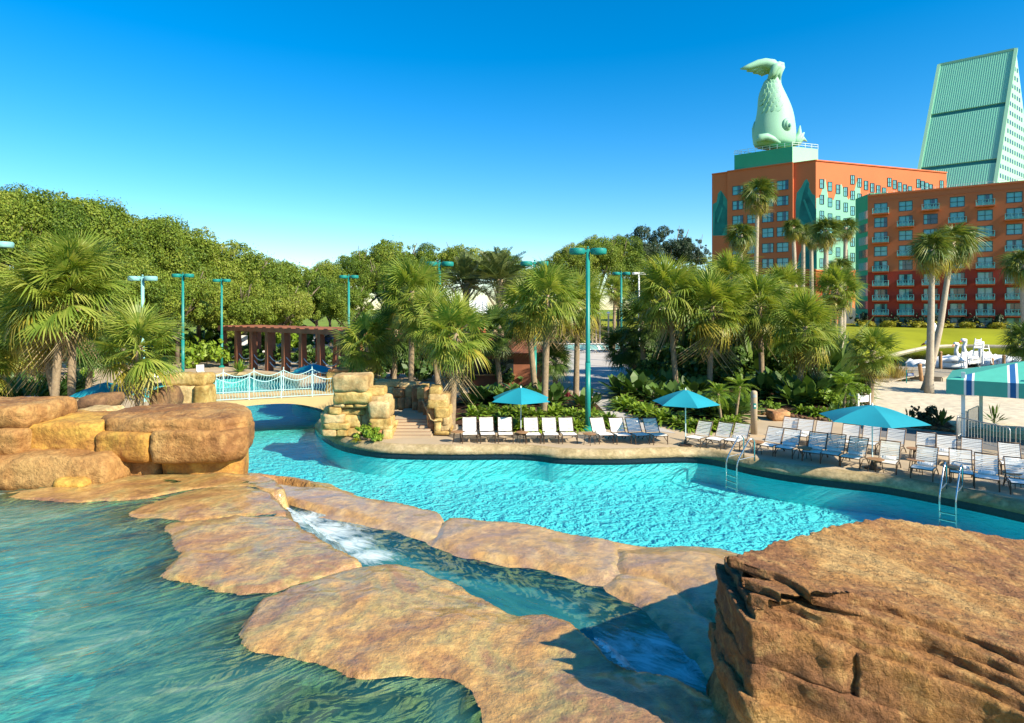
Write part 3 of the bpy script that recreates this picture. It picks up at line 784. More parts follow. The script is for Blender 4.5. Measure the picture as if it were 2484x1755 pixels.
# bed of the upper pool: a sculpted, painted floor
X, Y = np.meshgrid(np.arange(-12, 3.5, 0.10), np.arange(1.5, 13.0, 0.10))
Zb = 1.58 + 0.14 * fnoise(X * 0.8, Y * 0.8, 4) + 0.06 * fnoise(X * 3, Y * 3, 3)
d = sdist(upper, X, Y)
Zb = Zb - np.clip(0.35 - d, 0, 0.5) * 0.6
upper_bed = grid_mesh('upper_pool_bed', X, Y, Zb, d > -0.25, MAT['bed_rock'])
tag(ob('upper_pool_bed', upper_bed), kind='structure')
stream = gp([(640, 1186), (700, 1200), (800, 1222), (960, 1270), (1100, 1316), (1300, 1362), (1470, 1405), (1600, 1470), (1690, 1545), (1900, 1640), (2000, 1900), (1480, 1900), (1300, 1650), (1100, 1570), (860, 1470), (690, 1350), (650, 1268)], SZ)
X, Y = np.meshgrid(np.arange(-6.5, 3.5, 0.09), np.arange(3.2, 13.0, 0.09))
d = sdist(stream, X, Y)
Zb = SZ - 0.06 - 0.42 * np.clip(d / 0.8, 0, 1) + 0.10 * fnoise(X * 1.6, Y * 1.6, 5, 0.6)
stream_bed = grid_mesh('stream_bed', X, Y, Zb, d > -0.35, MAT['bed_rock'])
tag(ob('stream_bed', stream_bed), kind='structure')

WET = []
def slab(name, label, pts, z, seed, **kw):
    P = smooth_poly(gp(pts, z), 2)
    base = Vector((sum(p[0] for p in P) / len(P), sum(p[1] for p in P) / len(P), z - 0.5))
    mat = kw.pop('mat', MAT['slab'])
    me = slab_mesh(name, P, z if 'zfn' not in kw else kw.pop('zfn'), mat, seed=seed, **kw)
    WET.append(me.copy()); WET[-1].name = 'wet_source'
    me.transform(Matrix.Translation(-base))
    return tag(ob(name, me, None, base), label, 'rock slab', 'flat wet rock slabs of the waterfall')
slab('flat_rock_slab', 'flat ochre wet rock slab nearest the big boulder, partly under the pool water', [(-60, 1205), (120, 1178), (250, 1160), (420, 1146), (560, 1143), (650, 1158), (700, 1186), (655, 1196), (600, 1182), (520, 1178), (440, 1190), (330, 1214), (180, 1218), (60, 1212)], UZ + 0.01, 1.2, r=0.06, amp=0.05, gentle=(stream, 0.24), skirt=1.6)
slab('flat_rock_slab', 'orange flat rock slab with a diagonal crack between the boulder ledge and the white cascade', [(300, 1240), (365, 1214), (448, 1191), (527, 1179), (600, 1183), (652, 1198), (684, 1222), (708, 1247), (610, 1252), (500, 1258), (400, 1266), (340, 1260)], UZ + 0.012, 2.7, r=0.04, amp=0.05, gentle=(stream, 0.24), skirt=1.7, dome=.07)
slab('flat_rock_slab', 'olive and red mottled rock slab in the middle, its tip pointing right at the cascade', [(360, 1268), (400, 1268), (500, 1260), (610, 1254), (709, 1250), (765, 1292), (835, 1338), (905, 1372), (800, 1390), (700, 1414), (630, 1438), (530, 1428), (450, 1410), (405, 1398), (440, 1352), (420, 1322), (380, 1292)], UZ + 0.014, 4.1, r=0.045, amp=0.065, gentle=(stream, 0.24), skirt=1.7, dome=.09)
slabC = [(578, 1524), (600, 1474), (650, 1444), (700, 1418), (805, 1392), (910, 1373), (1030, 1376), (1124, 1422), (1250, 1475), (1370, 1504), (1432, 1543), (1466, 1592), (1510, 1616), (1600, 1634), (1720, 1668), (1900, 1760), (2050, 1900), (2050, 2200), (1200, 2200), (1142, 1760), (1120, 1640), (1040, 1640), (900, 1640), (760, 1618), (650, 1596), (590, 1568)]
slab('flat_rock_slab', 'largest flat rock slab in front, brown and orange, with the dark shadow across its right end', slabC, UZ + 0.016, 6.3, r=0.05, amp=0.08, step=0.04, freq=1.4, gentle=(stream, 0.24), skirt=1.7, dome=.10)
slab('flat_rock_slab', 'low submerged rock slab along the bottom edge with blue rippled water over it', [(560, 1650), (700, 1630), (900, 1655), (1030, 1652), (1105, 1660), (1100, 1780), (1080, 2000), (700, 2000), (560, 1800)], UZ - 0.055, 8.4, r=0.3, amp=0.06, step=0.05, freq=2.0)
RZ = 1.735
RIMS = [('orange rock rim at the upper left end of the stream, above the turquoise pool', [(585, 1144), (675, 1174), (725, 1181), (785, 1182), (880, 1207), (961, 1222), (1036, 1232), (1070, 1250), (1066, 1290), (1052, 1304), (960, 1276), (880, 1252), (770, 1230), (700, 1212), (620, 1188)], 11.0, 0),
        ('mauve and orange rock rim in the middle between the stream and the pool', [(1073, 1250), (1181, 1264), (1241, 1272), (1301, 1277), (1376, 1289), (1451, 1299), (1496, 1308), (1506, 1328), (1500, 1376), (1470, 1402), (1400, 1384), (1280, 1358), (1160, 1340), (1090, 1320), (1056, 1306), (1069, 1290)], 13.0, 0),
        ('smooth orange rock rim with a thin dark crack beside the near brown rock', [(1510, 1328), (1522, 1335), (1552, 1336), (1592, 1330), (1652, 1329), (1702, 1334), (1760, 1352), (1900, 1400), (1980, 1480), (1900, 1540), (1716, 1486), (1662, 1438), (1602, 1396), (1560, 1388), (1506, 1384)], 15.0, 0),
        ('grey mauve wet rock bank below the cracked orange rim, right side of the stream', [(1504, 1388), (1562, 1392), (1602, 1400), (1660, 1442), (1712, 1491), (1820, 1560), (1820, 1700), (1720, 1665), (1655, 1560), (1590, 1490), (1530, 1446), (1476, 1420)], 17.0, .03)]
for lab, pts, sd_, dz in RIMS:
    o = slab('rim_rock', lab, pts, RZ - dz, sd_, r=0.035, amp=0.05, wall=1.6, skirt=0.9, mat=MAT['slab_rim'], freq=0.9, wobble=0.05, dome=0.05, gentle=(pool_poly, 0.22))
    o['group'] = 'rocks rimming the stream'
# rock mass that the slabs and the rim are part of: shows only as dark joints between them
X, Y = np.meshgrid(np.arange(-7, 4, 0.08), np.arange(3.0, 14.5, 0.08))
up_ = gp([(300, 1262), (360, 1220), (527, 1176), (650, 1190), (715, 1250), (905, 1374), (1030, 1378), (1250, 1478), (1430, 1550), (1510, 1624), (1720, 1680), (2000, 1900), (1900, 2300), (1200, 2300), (1110, 1650), (640, 1600), (580, 1520), (640, 1440), (420, 1400), (400, 1320)], UZ)
rm_ = gp([(585, 1144), (725, 1183), (880, 1208), (1036, 1234), (1181, 1266), (1376, 1291), (1500, 1312), (1592, 1334), (1702, 1338), (1900, 1400), (2100, 1600), (1820, 1700), (1600, 1500), (1470, 1418), (1280, 1376), (1054, 1322), (770, 1246)], RZ)
d1, d2 = sdist(up_, X, Y), sdist(rm_, X, Y)
Z1 = UZ - 0.06 + 0.05 * fnoise(X * 2, Y * 2, 4) + np.clip(d1 - .12, -2, 0) * 1.6
Z2 = RZ - 0.12 + 0.05 * fnoise(X * 2, Y * 2, 4) + np.clip(d2 - .1, -2, 0) * 1.6
Zr = np.maximum(Z1, Z2)
rock_bank = grid_mesh('rock_bank', X, Y, np.maximum(Zr, -0.6), (d1 > -0.9) | (d2 > -0.9), MAT['slab_rim'])
tag(ob('rock_bank', rock_bank), kind='structure')
# water sheets: each point knows how deep the water under it is
from mathutils.bvhtree import BVHTree
def water_sheet(name, poly, z, mat, beds, step):
    trees = [BVHTree.FromPolygons([v.co for v in m.vertices], [tuple(p.vertices) for p in m.polygons]) for m in beds]
    xs = [p[0] for p in poly]; ys = [p[1] for p in poly]
    X, Y = np.meshgrid(np.arange(min(xs) - step, max(xs) + step, step), np.arange(min(ys) - step, max(ys) + step, step))
    d = sdist(poly, X, Y)
    me = grid_mesh(name, X, Y, np.full_like(X, z), d > -step, mat)
    at = me.attributes.new('depth', 'FLOAT', 'POINT'); vals = []
    dn = Vector((0, 0, -1))
    for v in me.vertices:
        top_ = -9
        for t in trees:
            h_ = t.ray_cast(Vector((v.co.x, v.co.y, 9)), dn)
            if h_[0] is not None: top_ = max(top_, h_[0].z)
        vals.append(min(max(z - top_, 0.0), 1.0))
    at.data.foreach_set('value', vals)
    tag(ob(name, me), kind='structure')
water_sheet('upper_pool_water', [p for p in upper], UZ, MAT['upper_water'], WET[:5] + [upper_bed, rock_bank], 0.10)
water_sheet('stream_water', offset(stream, 0.40), SZ, MAT['stream_water'], WET + [stream_bed, rock_bank], 0.08)
for m_ in WET: bpy.data.meshes.remove(m_)
# falling water at the two overflow points
def fall(name, label, a, b, z0, z1, seed):
    rng = random.Random(seed); a, b = Vector(a), Vector(b)
    t = (b - a).normalized(); nrm = Vector((-t.y, t.x, 0))
    if nrm.y < 0: nrm = -nrm
    if nrm.x < 0 and abs(nrm.x) > abs(nrm.y): nrm = -nrm
    mb = MB(); N, K = 26, 9
    V = []
    for i in range(N + 1):
        p = a + (b - a) * (i / N); j = noise.noise(Vector((i * .6, seed, 0))) * 0.05
        for k in range(K + 1):
            f = k / K
            V.append((p.x + nrm.x * (0.02 + f * 0.34 + j), p.y + nrm.y * (0.02 + f * 0.34 + j), z0 + (z1 - z0) * (f ** 1.8) + noise.noise(Vector((i * .9, k * .4, seed))) * 0.02))
    F = [(i * (K + 1) + k, (i + 1) * (K + 1) + k, (i + 1) * (K + 1) + k + 1, i * (K + 1) + k + 1) for i in range(N) for k in range(K)]
    mb.add(V, F)
    base = a.lerp(b, .5); base.z = z1
    o = mb.obj(name, MAT['fallwater'], base=base, smooth=True)
    return tag(o, label, 'waterfall', 'small falls of white water')
def fallmat():
    m, nt, p, out = _new('falling_white_water')
    v = coords(nt, (9, 9, 1.2))
    f = ramp(nt, noise_(nt, v, 1.2, 5, 0.6), [(0.35, 0.15), (0.7, 0.9)])
    tr = nt.nodes.new('ShaderNodeBsdfTransparent'); tr.inputs['Color'].default_value = (0.8, 0.95, 0.95, 1)
    mx = nt.nodes.new('ShaderNodeMixShader')
    p.inputs['Base Color'].default_value = (0.80, 0.88, 0.90, 1); p.inputs['Roughness'].default_value = 0.25
    nt.links.new(f, mx.inputs[0]); nt.links.new(tr.outputs[0], mx.inputs[1]); nt.links.new(p.outputs[0], mx.inputs[2]); nt.links.new(mx.outputs[0], out.inputs['Surface'])
    return m
MAT['fallwater'] = fallmat()
fall('small_waterfall', 'white cascade pouring off the orange slab into the stream, upper left', G(690, 1232, UZ + .06), G(800, 1312, UZ + .06), UZ + 0.05, SZ - 0.02, 3)
fall('small_waterfall', 'smooth curved fall of white water beside the dark shadow, lower right', G(1436, 1546, UZ + .06), G(1506, 1618, UZ + .06), UZ + 0.05, SZ - 0.02, 8)

# ------------------------------------------------------------------ near brown rock, lower right
RB = Vector((2.9, 4.0, 1.9))
nr = thing('near_rock', 'huge layered brown rock filling the lower right corner', 'boulder', RB)
def xy(pts, z): return [(G(x, y, z).x, G(x, y, z).y) for x, y in pts]
def rel(mb, o): mb.v = [(p[0] - o.x, p[1] - o.y, p[2] - o.z) for p in mb.v]; return mb
back = [(5.6, 2.2), (6.6, 3.6), (6.2, 5.4)]
# the whole rock dips gently to the right: outlines are surveyed on that sloping plane, then every layer is sheared onto it
TS, TY = 0.25, 0.0
def xyt(pts, z0):
    out = []
    for px, py in pts:
        k = (px - CPX) / FPX; dy = py - HPX
        y = (EYE - z0 - 1.65 * TS - 4.3 * TY) / (dy / FPX - TS * k - TY); out.append((k * y, y))
    return out
def layer(name, poly, z0, z1, bevel, amp, freq, seed, step, nz, **kw):
    m = rock(poly, z0, z1, bevel, amp, freq, seed, step, nz, **kw)
    m.v = [(p[0], p[1], p[2] - (TS * (p[0] - 1.65) + TY * (p[1] - 4.3)) * min(1, max(0, (p[2] - 1.0) / 1.5))) for p in m.v]
    rel(m, RB).obj(name, MAT['rock_big'], nr, smooth=True)
f3 = [(1740, 1366), (1744, 1400), (1786, 1466), (1815, 1508), (1860, 1516), (1920, 1530), (2000, 1560), (2131, 1600), (2220, 1630), (2300, 1656), (2400, 1698), (2484, 1735), (2700, 1860)]
FRONT = smooth_line(xyt(f3, 3.03), 2)
FARP = xyt([(2520, 1318), (2409, 1299), (2312, 1280), (2216, 1267), (2147, 1255), (2081, 1265), (2004, 1280), (1927, 1303), (1831, 1332), (1785, 1352)], 3.30)
def back(k, right): return right + [(4.2 + (p[0] - 4.2) * k, 4.8 + (p[1] - 4.8) * k) for p in FARP]
bkl = back(.97, [(5.6, 2.2), (7.4, 3.4), (8.6, 5.6)])
def inset(dist, wob, seed, f=1.6):
    out = []
    for i, p in enumerate(FRONT):
        a, b_ = Vector(FRONT[max(i - 1, 0)]), Vector(FRONT[min(i + 1, len(FRONT) - 1)]); t = (b_ - a).normalized(); n = Vector((-t.y, t.x))
        w = dist + wob * noise.noise(Vector((p[0] * f, p[1] * f, seed))) + wob * .5 * noise.noise(Vector((p[0] * f * 3, p[1] * f * 3, seed)))
        out.append((p[0] + n.x * w, p[1] + n.y * w))
    return out
bk_ = back(.975, [(5.5, 2.5), (7.2, 3.6), (8.4, 5.6)])
layer('lower_mass', inset(.05, .05, 1.5) + bkl, -0.6, 2.30, 0.03, 0.06, 2.6, 3.3, 0.05, 44, flare=0.20, strata=0.03)
layer('stone_band', inset(-.05, .03, 7.7) + bkl, 2.27, 2.50, 0.025, 0.04, 4.0, 31.0, 0.04, 8, strata=0.012)
layer('stone_band', inset(.0, .03, 9.1) + bkl, 2.48, 2.72, 0.025, 0.04, 4.0, 35.0, 0.04, 8, strata=0.012)
# upper band: two long blocks with an open joint
jx = 2.335
LA_, LB_ = [p for p in inset(0, .015, 4.4) if p[0] < jx - .02 or p[1] > 4.6], [p for p in inset(.015, .02, 6.4) if p[0] > jx + .02 and p[1] < 4.6]
layer('front_block', LA_ + [(2.75, 4.4), (3.0, 5.0), (2.7, 5.6), (2.2, 5.3)], 2.71, 3.03, 0.03, 0.03, 4.5, 5.1, 0.035, 10, topamp=.04, strata=.008)
layer('front_block', LB_ + [(5.6, 2.4), (7.2, 3.6), (8.2, 5.6), (7.0, 7.6), (5.0, 7.3), (3.3, 5.8), (2.85, 4.6)], 2.69, 3.02, 0.03, 0.03, 4.0, 9.7, 0.04, 10, topamp=.04, strata=.008)
layer('ledge', inset(.09, .05, 12.0) + bk_, 2.98, 3.10, 0.015, 0.03, 5.0, 12.3, 0.035, 5, topamp=0.03)
layer('ledge', inset(.19, .08, 15.0) + bk_, 3.08, 3.17, 0.015, 0.03, 5.0, 17.9, 0.035, 5, topamp=0.03)
layer('ledge', inset(.27, .10, 19.0) + bk_, 3.15, 3.235, 0.015, 0.03, 5.0, 27.9, 0.035, 5, topamp=0.03)
top = list(reversed(FARP))
fl_ = inset(.40, .14, 23.0); fl_ = [p for p in fl_ if p[1] < 4.9]
top += [(8.4, 6.6), (7.8, 4.6), (5.6, 3.0)] + list(reversed(fl_))
layer('top_layer', top, 3.21, 3.30, 0.02, 0.03, 4.0, 23.0, 0.036, 5, topamp=0.045, dome=0.0)

# ------------------------------------------------------------------ boulders on the left
def boulder_piece(parent, name, x0, y0, x1, y1, Y, depth, mat, seed, **kw):
    mb, _ = facing_block(x0, y0, x1, y1, Y, depth, seed=seed, **kw)
    mb = rel(mb, parent.location)
    return mb.obj(name, MAT[mat], parent, smooth=True)
big = thing('big_boulder', 'big rounded red brown boulder with an ochre panel and a dark gap below it', 'boulder', W(420, 1150, 12.6))
def outline_boulder(parent, name, plan, z0, z1, mat, seed, **kw):
    rel(rock(plan, z0, z1, seed=seed, **kw), parent.location).obj(name, MAT[mat], parent, smooth=True)
# cap: one rounded mass in plan, split by a slanting crack into a left ochre block and a right block, a thinner layer on top
outline_boulder(big, 'ochre_block', [(-8.2, 12.3), (-7.98, 11.86), (-7.3, 11.70), (-6.90, 11.67), (-6.82, 12.2), (-7.0, 13.4), (-7.6, 13.9), (-8.35, 13.3)], 2.26, 2.83, 'rock_ochre', 3.0, bevel=0.10, amp=0.05, bot=0.16, step=0.08, nz=8)
outline_boulder(big, 'right_block', [(-6.83, 11.68), (-6.0, 11.64), (-5.42, 11.75), (-5.2, 12.15), (-5.42, 13.0), (-5.85, 13.7), (-6.5, 14.0), (-6.84, 13.6)], 2.25, 2.88, 'rock_brown', 5.0, bevel=0.08, amp=0.07, bot=0.14, strata=.012, step=0.08, nz=8)
outline_boulder(big, 'top_layer', [(-8.22, 12.35), (-7.9, 11.94), (-6.9, 11.80), (-5.6, 11.86), (-5.28, 12.25), (-5.5, 13.1), (-5.95, 13.8), (-6.6, 14.1), (-7.7, 13.9), (-8.3, 13.2)], 2.81, 3.09, 'rock_brown', 7.0, bevel=0.11, amp=0.08, step=0.07, dome=0.05, bot=0.02, strata=.015)
ub = thing('foundation_rock', 'low brown and ochre rock pair directly under the big boulder', 'boulder', W(420, 1155, 12.8))
outline_boulder(ub, 'brown_block', [(-8.1, 12.2), (-7.6, 12.0), (-6.95, 12.0), (-6.86, 12.3), (-6.9, 13.6), (-7.9, 13.6)], 1.55, 2.28, 'rock_brown', 11.0, bevel=0.06, amp=0.05, step=0.1)
outline_boulder(ub, 'ochre_block', [(-6.80, 12.05), (-6.2, 11.98), (-5.45, 12.02), (-5.32, 12.3), (-5.8, 13.6), (-6.8, 13.6)], 1.55, 2.29, 'rock_ochre', 13.0, bevel=0.06, amp=0.05, step=0.1)
def loose(name, label, x0, y0, x1, y1, Y, depth, mat, seed, cat='boulder', group=None, **kw):
    mb, base = facing_block(x0, y0, x1, y1, Y, depth, seed=seed, **kw)
    return tag(mb.obj(name, MAT[mat], base=base, smooth=True), label, cat, group)
loose('wall_boulder', 'long ochre rock block with a flat top left of the big boulder', 38, 1028, 236, 1112, 11.9, 1.6, 'rock_ochre', 21, amp=0.06, bevel=0.10, step=.09, ztop=None)
loose('wall_boulder', 'rounded orange boulder at the left edge above the long ochre block', -160, 988, 62, 1046, 11.7, 1.5, 'rock_brown', 23, amp=0.08, bevel=0.16, step=.09)
loose('wall_boulder', 'rounded orange boulder at the left edge, lower half of the pair', -160, 1044, 42, 1112, 11.55, 1.5, 'rock_brown', 25, amp=0.08, bevel=0.12, step=.09, flare=-.05)
loose('wall_boulder', 'long low brown rock ledge at the waterline on the left', -200, 1112, 252, 1205, 11.25, 1.5, 'rock_brown', 27, amp=0.10, bevel=0.22, step=.09)
loose('wall_boulder', 'small yellow rock toe at the waterline in front of the brown ledge', 120, 1165, 200, 1200, 11.0, .6, 'rock_ochre', 29, amp=0.06, bevel=0.12, step=.08)
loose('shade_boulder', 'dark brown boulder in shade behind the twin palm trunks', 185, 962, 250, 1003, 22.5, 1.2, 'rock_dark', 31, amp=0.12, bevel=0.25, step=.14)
loose('wall_boulder', 'tan low rock wall piece right of the twin palm trunks', 176, 996, 250, 1060, 21.0, 1.2, 'stone_tan', 33, amp=0.08, bevel=0.15, step=.14)
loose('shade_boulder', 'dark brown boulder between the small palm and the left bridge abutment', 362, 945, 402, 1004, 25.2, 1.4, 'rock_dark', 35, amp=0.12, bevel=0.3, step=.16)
ab = thing('bridge_abutment', 'tan rock abutment at the left end of the bridge', 'rock wall', W(450, 985, 28.5))
boulder_piece(ab, 'stone', 396, 907, 500, 938, 28.2, 0.9, 'stone_yellow', 41, amp=.08, bevel=.18)
boulder_piece(ab, 'stone', 396, 937, 470, 992, 28.1, 0.9, 'stone_tan', 42, amp=.07, bevel=.08)
boulder_piece(ab, 'stone', 470, 937, 503, 990, 28.0, 0.9, 'stone_yellow', 43, amp=.075, bevel=.08)

# ------------------------------------------------------------------ stacked stone work right of the bridge
def zs(x, y): return (780 + x / 6.753, 880 + y / 6.753)
def stones(parent, lst, Y, depth, seed):
    for i, (x0, y0, x1, y1, mat, dy) in enumerate(lst):
        a, b = zs(x0, y0), zs(x1, y1)
        boulder_piece(parent, 'stone', a[0], a[1], b[0], b[1], Y + dy, depth - dy, mat, seed + i * 1.7, amp=.075, bevel=.065 if (y1 - y0) < 200 else .13, step=.11, nz=4)
yl, tn, rd = 'stone_yellow', 'stone_tan', 'stone_red'
pil = thing('stone_pillar', 'tall stacked pillar of rounded yellow sandstone at the right end of the bridge', 'stone pillar', W(840, 1060, 25.5))
stones(pil, [(40, 730, 770, 1205, tn, .42), (200, 500, 760, 760, tn, .25), (170, 210, 740, 486, tn, -.05), (180, 482, 800, 684, yl, -.02), (180, 680, 370, 742, tn, .08), (368, 682, 530, 744, yl, .1), (528, 684, 785, 742, yl, .06),
             (95, 738, 300, 862, yl, .0), (298, 772, 700, 864, yl, .28), (20, 860, 360, 1002, tn, -.02), (355, 862, 640, 1085, yl, .22), (30, 1000, 432, 1108, yl, -.06),
             (0, 1104, 230, 1215, tn, -.08), (225, 1106, 420, 1215, yl, -.05), (400, 1080, 640, 1215, yl, .12), (690, 760, 775, 1180, tn, .45), (-20, 820, 100, 1150, tn, .5)], 25.0, 1.3, 50)
pier = thing('stone_pier', 'stepped sandstone pier between the tall pillar and the stairs', 'stone pillar', W(920, 1068, 24.9))
stones(pier, [(775, 560, 1095, 1270, tn, .32), (740, 410, 1030, 555, yl, .6), (760, 550, 1050, 665, yl, .55), (770, 655, 1105, 935, tn, .1), (780, 930, 1120, 1108, yl, .04), (885, 1040, 1150, 1108, yl, .0),
              (790, 1106, 1020, 1200, rd, .0), (800, 1195, 1000, 1285, tn, .0), (985, 1106, 1152, 1285, yl, -.05), (745, 660, 790, 1100, tn, .7)], 24.75, 1.3, 90)
flank = thing('stone_pier', 'sandstone pier with a handrail on the right of the stairs', 'stone pillar', W(1060, 1056, 25.6))
stones(flank, [(1740, 520, 2070, 1180, tn, .42), (1740, 405, 1945, 640, yl, .5), (1680, 420, 1752, 600, rd, .9), (1735, 630, 2060, 760, yl, .1), (1850, 752, 2090, 915, yl, .02), (1720, 700, 1860, 960, rd, .35),
               (1845, 912, 1985, 975, yl, .0), (1975, 912, 2090, 1035, tn, .03), (1840, 965, 1960, 1140, yl, .0), (1930, 1030, 2095, 1130, tn, .02), (1840, 1126, 2105, 1195, yl, -.05), (1740, 950, 1845, 1190, rd, .3)], 25.3, 1.6, 130)
bw = thing('stone_wall', 'shaded red and tan stone wall behind the stairs', 'stone wall', W(950, 1000, 29.3))
stones(bw, [(720, 290, 880, 420, yl, .2), (878, 300, 1270, 405, tn, .15), (1000, 400, 1180, 525, tn, .1), (1000, 520, 1165, 610, rd, .1), (1040, 600, 1150, 790, yl, .05), (1170, 420, 1360, 565, rd, .0),
            (1150, 565, 1250, 780, tn, .05), (1245, 565, 1360, 790, rd, .0), (1345, 415, 1500, 570, tn, .08), (1355, 565, 1480, 780, rd, .03), (1265, 330, 1560, 420, tn, .2), (1475, 400, 1600, 700, rd, -.5),
            (1560, 420, 1680, 610, yl, -.9), (1480, 660, 1580, 820, rd, -.6), (1575, 610, 1700, 870, rd, -1.2), (1660, 700, 1760, 1000, rd, -1.9)], 29.2, 1.0, 170)
cap = thing('stone_wall', 'flat topped sandstone block behind the railing end of the bridge', 'stone wall', W(827, 975, 33.4))
stones(cap, [(100, 112, 580, 160, rd, .0), (60, 155, 580, 330, yl, .02), (60, 328, 320, 560, yl, .04), (318, 328, 600, 560, tn, .03)], 33.2, 1.4, 210)
st = thing('stone_stairs', 'tan concrete stairs climbing between the two sandstone piers', 'stairs', G(995, 1062))
x0, x1 = G(944, 1062).x, G(1046, 1062).x
for i in range(6):
    y = 25.0 + i * 0.24; h = 0.085
    mb = MB(); dx = 0.045 * i
    mb.prism([(x0 - .1 - st.location.x, y - st.location.y), (x1 - dx - st.location.x, y - st.location.y), (x1 - dx + .3 - st.location.x, 29.3 - i * .02 - st.location.y), (x0 - .1 - st.location.x, 29.3 - i * .02 - st.location.y)], h * i - (0.02 if i == 0 else 0), h * (i + 1) - .002 * 0, bottom=False)
    mb.obj('step', MAT['concrete'], st)
    mb = MB(); mb.box(((x0 - .1 + x1 - dx) / 2 - st.location.x, y + .045 - st.location.y, h * (i + 1) + .006), (x1 - dx - x0 + .06, .05, .008)); mb.obj('step_shade_strip', MAT['wood_brown'], st)  # dark strip added to draw the shade line at each step
lz = 0.085 * 6
hr = MB(); P0 = W(780 / 1 + 1655 / 6.753, 880 + 620 / 6.753, 26.6); P1 = W(780 + 1790 / 6.753, 880 + 930 / 6.753, 25.2); P2 = W(780 + 1840 / 6.753, 880 + 955 / 6.753, 25.15)
hr.tube([P0 + Vector((0, .3, -.05)), P0, P1, P2, P2 + Vector((.12, .1, 0))], .028, 8)
tag(hr.obj('handrail', MAT['stone_tan'], base=P1, smooth=True), 'tan sloping handrail on the right hand stair pier', 'handrail')
hr = MB(); P0 = W(780 + 1055 / 6.753, 880 + 640 / 6.753, 26.4); P1 = W(780 + 1140 / 6.753, 880 + 950 / 6.753, 25.0)
hr.tube([P0, P1, P1 + Vector((.02, 0, -.5))], .028, 8)
tag(hr.obj('handrail', MAT['stone_tan'], base=P1, smooth=True), 'tan handrail against the pier on the left of the stairs', 'handrail')

# ------------------------------------------------------------------ bridge
BZ = 0.75
A, B = Vector((-14.7, 29.4, BZ)), Vector((-8.9, 31.9, BZ))
u = (B - A).normalized(); nb = Vector((-u.y, u.x, 0)); LB = (B - A).length; WB = 3.0
br = thing('footbridge', 'tan arched footbridge with pale wavy railings over the pool', 'bridge', A.lerp(B, .5))
mb = MB(); N = 28; V = []; c_ = br.location
for i in range(N + 1):
    s_ = LB * i / N; f = i / N
    zb = 0.80 - 0.72 * abs(2 * f - 0.92) ** 2.4 - 0.30
    for (w, z) in ((0, zb), (0, BZ), (WB, BZ), (WB, zb)):
        p = A + u * s_ + nb * w; V.append((p.x - c_.x, p.y - c_.y, z - c_.z))
F = []
for i in range(N):
    for k in range(4): F.append((i * 4 + k, (i + 1) * 4 + k, (i + 1) * 4 + (k + 1) % 4, i * 4 + (k + 1) % 4))
F += [(0, 1, 2, 3), (N * 4 + 3, N * 4 + 2, N * 4 + 1, N * 4)]
mb.add(V, F)
mb.obj('span', MAT['stucco'], br)
pk = {}
def picket_mesh(h):
    k = round(h, 2)
    if k not in pk:
        m_ = MB(); n = 12
        m_.tube([(math.sin(j / n * math.pi * 5) * 0.022, 0, j / n * k) for j in range(n + 1)], 0.0085, 5, cap=False)
        pk[k] = m_.mesh('picket', MAT['bridge_rail'], True)
    return pk[k]
for w, off in ((0.08, 0.0), (WB - 0.08, 0.25)):
    rl = ob('railing', None, br)
    rl['label'] = 'near railing of wavy pickets' if w < 1 else 'far railing of wavy pickets'
    ang = math.atan2(u.y, u.x)
    posts = [0.55 + off + k * 1.48 for k in range(4)]
    mb = MB()
    a = A + nb * w - c_
    P = lambda s_, z: (a.x + u.x * s_, a.y + u.y * s_, z)
    mb.bar(P(0.1, .07), P(LB - .05, .07), .035, .03)
    top = []
    for s_ in np.arange(0.1, LB, 0.06):
        ph = ((s_ - posts[0]) / 1.48) % 1.0
        top.append((s_, 0.86 + 0.27 * (2 * abs(ph - .5)) ** 1.7))
    mb.tube([P(s_, z) for s_, z in top], .02, 6)
    mb.obj('rail', MAT['bridge_rail'], rl)
    for s_ in posts:
        m_ = MB(); m_.box((0, 0, .62), (.042, .042, 1.24), 0); m_.ball((0, 0, 1.27), .032, 8, 5)
        ob('post', m_.mesh('post', MAT['bridge_rail']), rl, P(s_, 0), (0, 0, ang))
    s_ = 0.2
    while s_ < LB - .1:
        ph = ((s_ - posts[0]) / 1.48) % 1.0
        if min(abs(s_ - q) for q in posts) > 0.06:
            ob('picket', picket_mesh(0.79 + 0.27 * (2 * abs(ph - .5)) ** 1.7), rl, P(s_, .07), (0, 0, ang))
        s_ += 0.135
# ------------------------------------------------------------------ hotel
UPZ = Vector((0, 0, 1))
class Facade:
    """wall plane: origin at the left foot seen from outside, u to the right, n outwards"""
    def __init__(s, a, b, z0):
        s.o = Vector((a[0], a[1], z0)); d = Vector((b[0] - a[0], b[1] - a[1], 0)); s.L = d.length
        s.u = d.normalized(); s.n = Vector((s.u.y, -s.u.x, 0))
        s.rz = math.atan2(s.u.y, s.u.x)
    def P(s, u, z, d=0.0): return s.o + s.u * u + UPZ * z + s.n * d
    def at(s, px):
        """u where the facade is crossed by the sight line of photo column px"""
        k = (px - CPX) / FPX
        return (k * s.o.y - s.o.x) / (s.u.x - k * s.u.y)
    def zat(s, u, py):
        p = s.P(u, 0); return EYE - (py - HPX) / FPX * p.y - s.o.z
def zz(x, y): return (1650 + x / 2.3165, 80 + y / 2.3165)

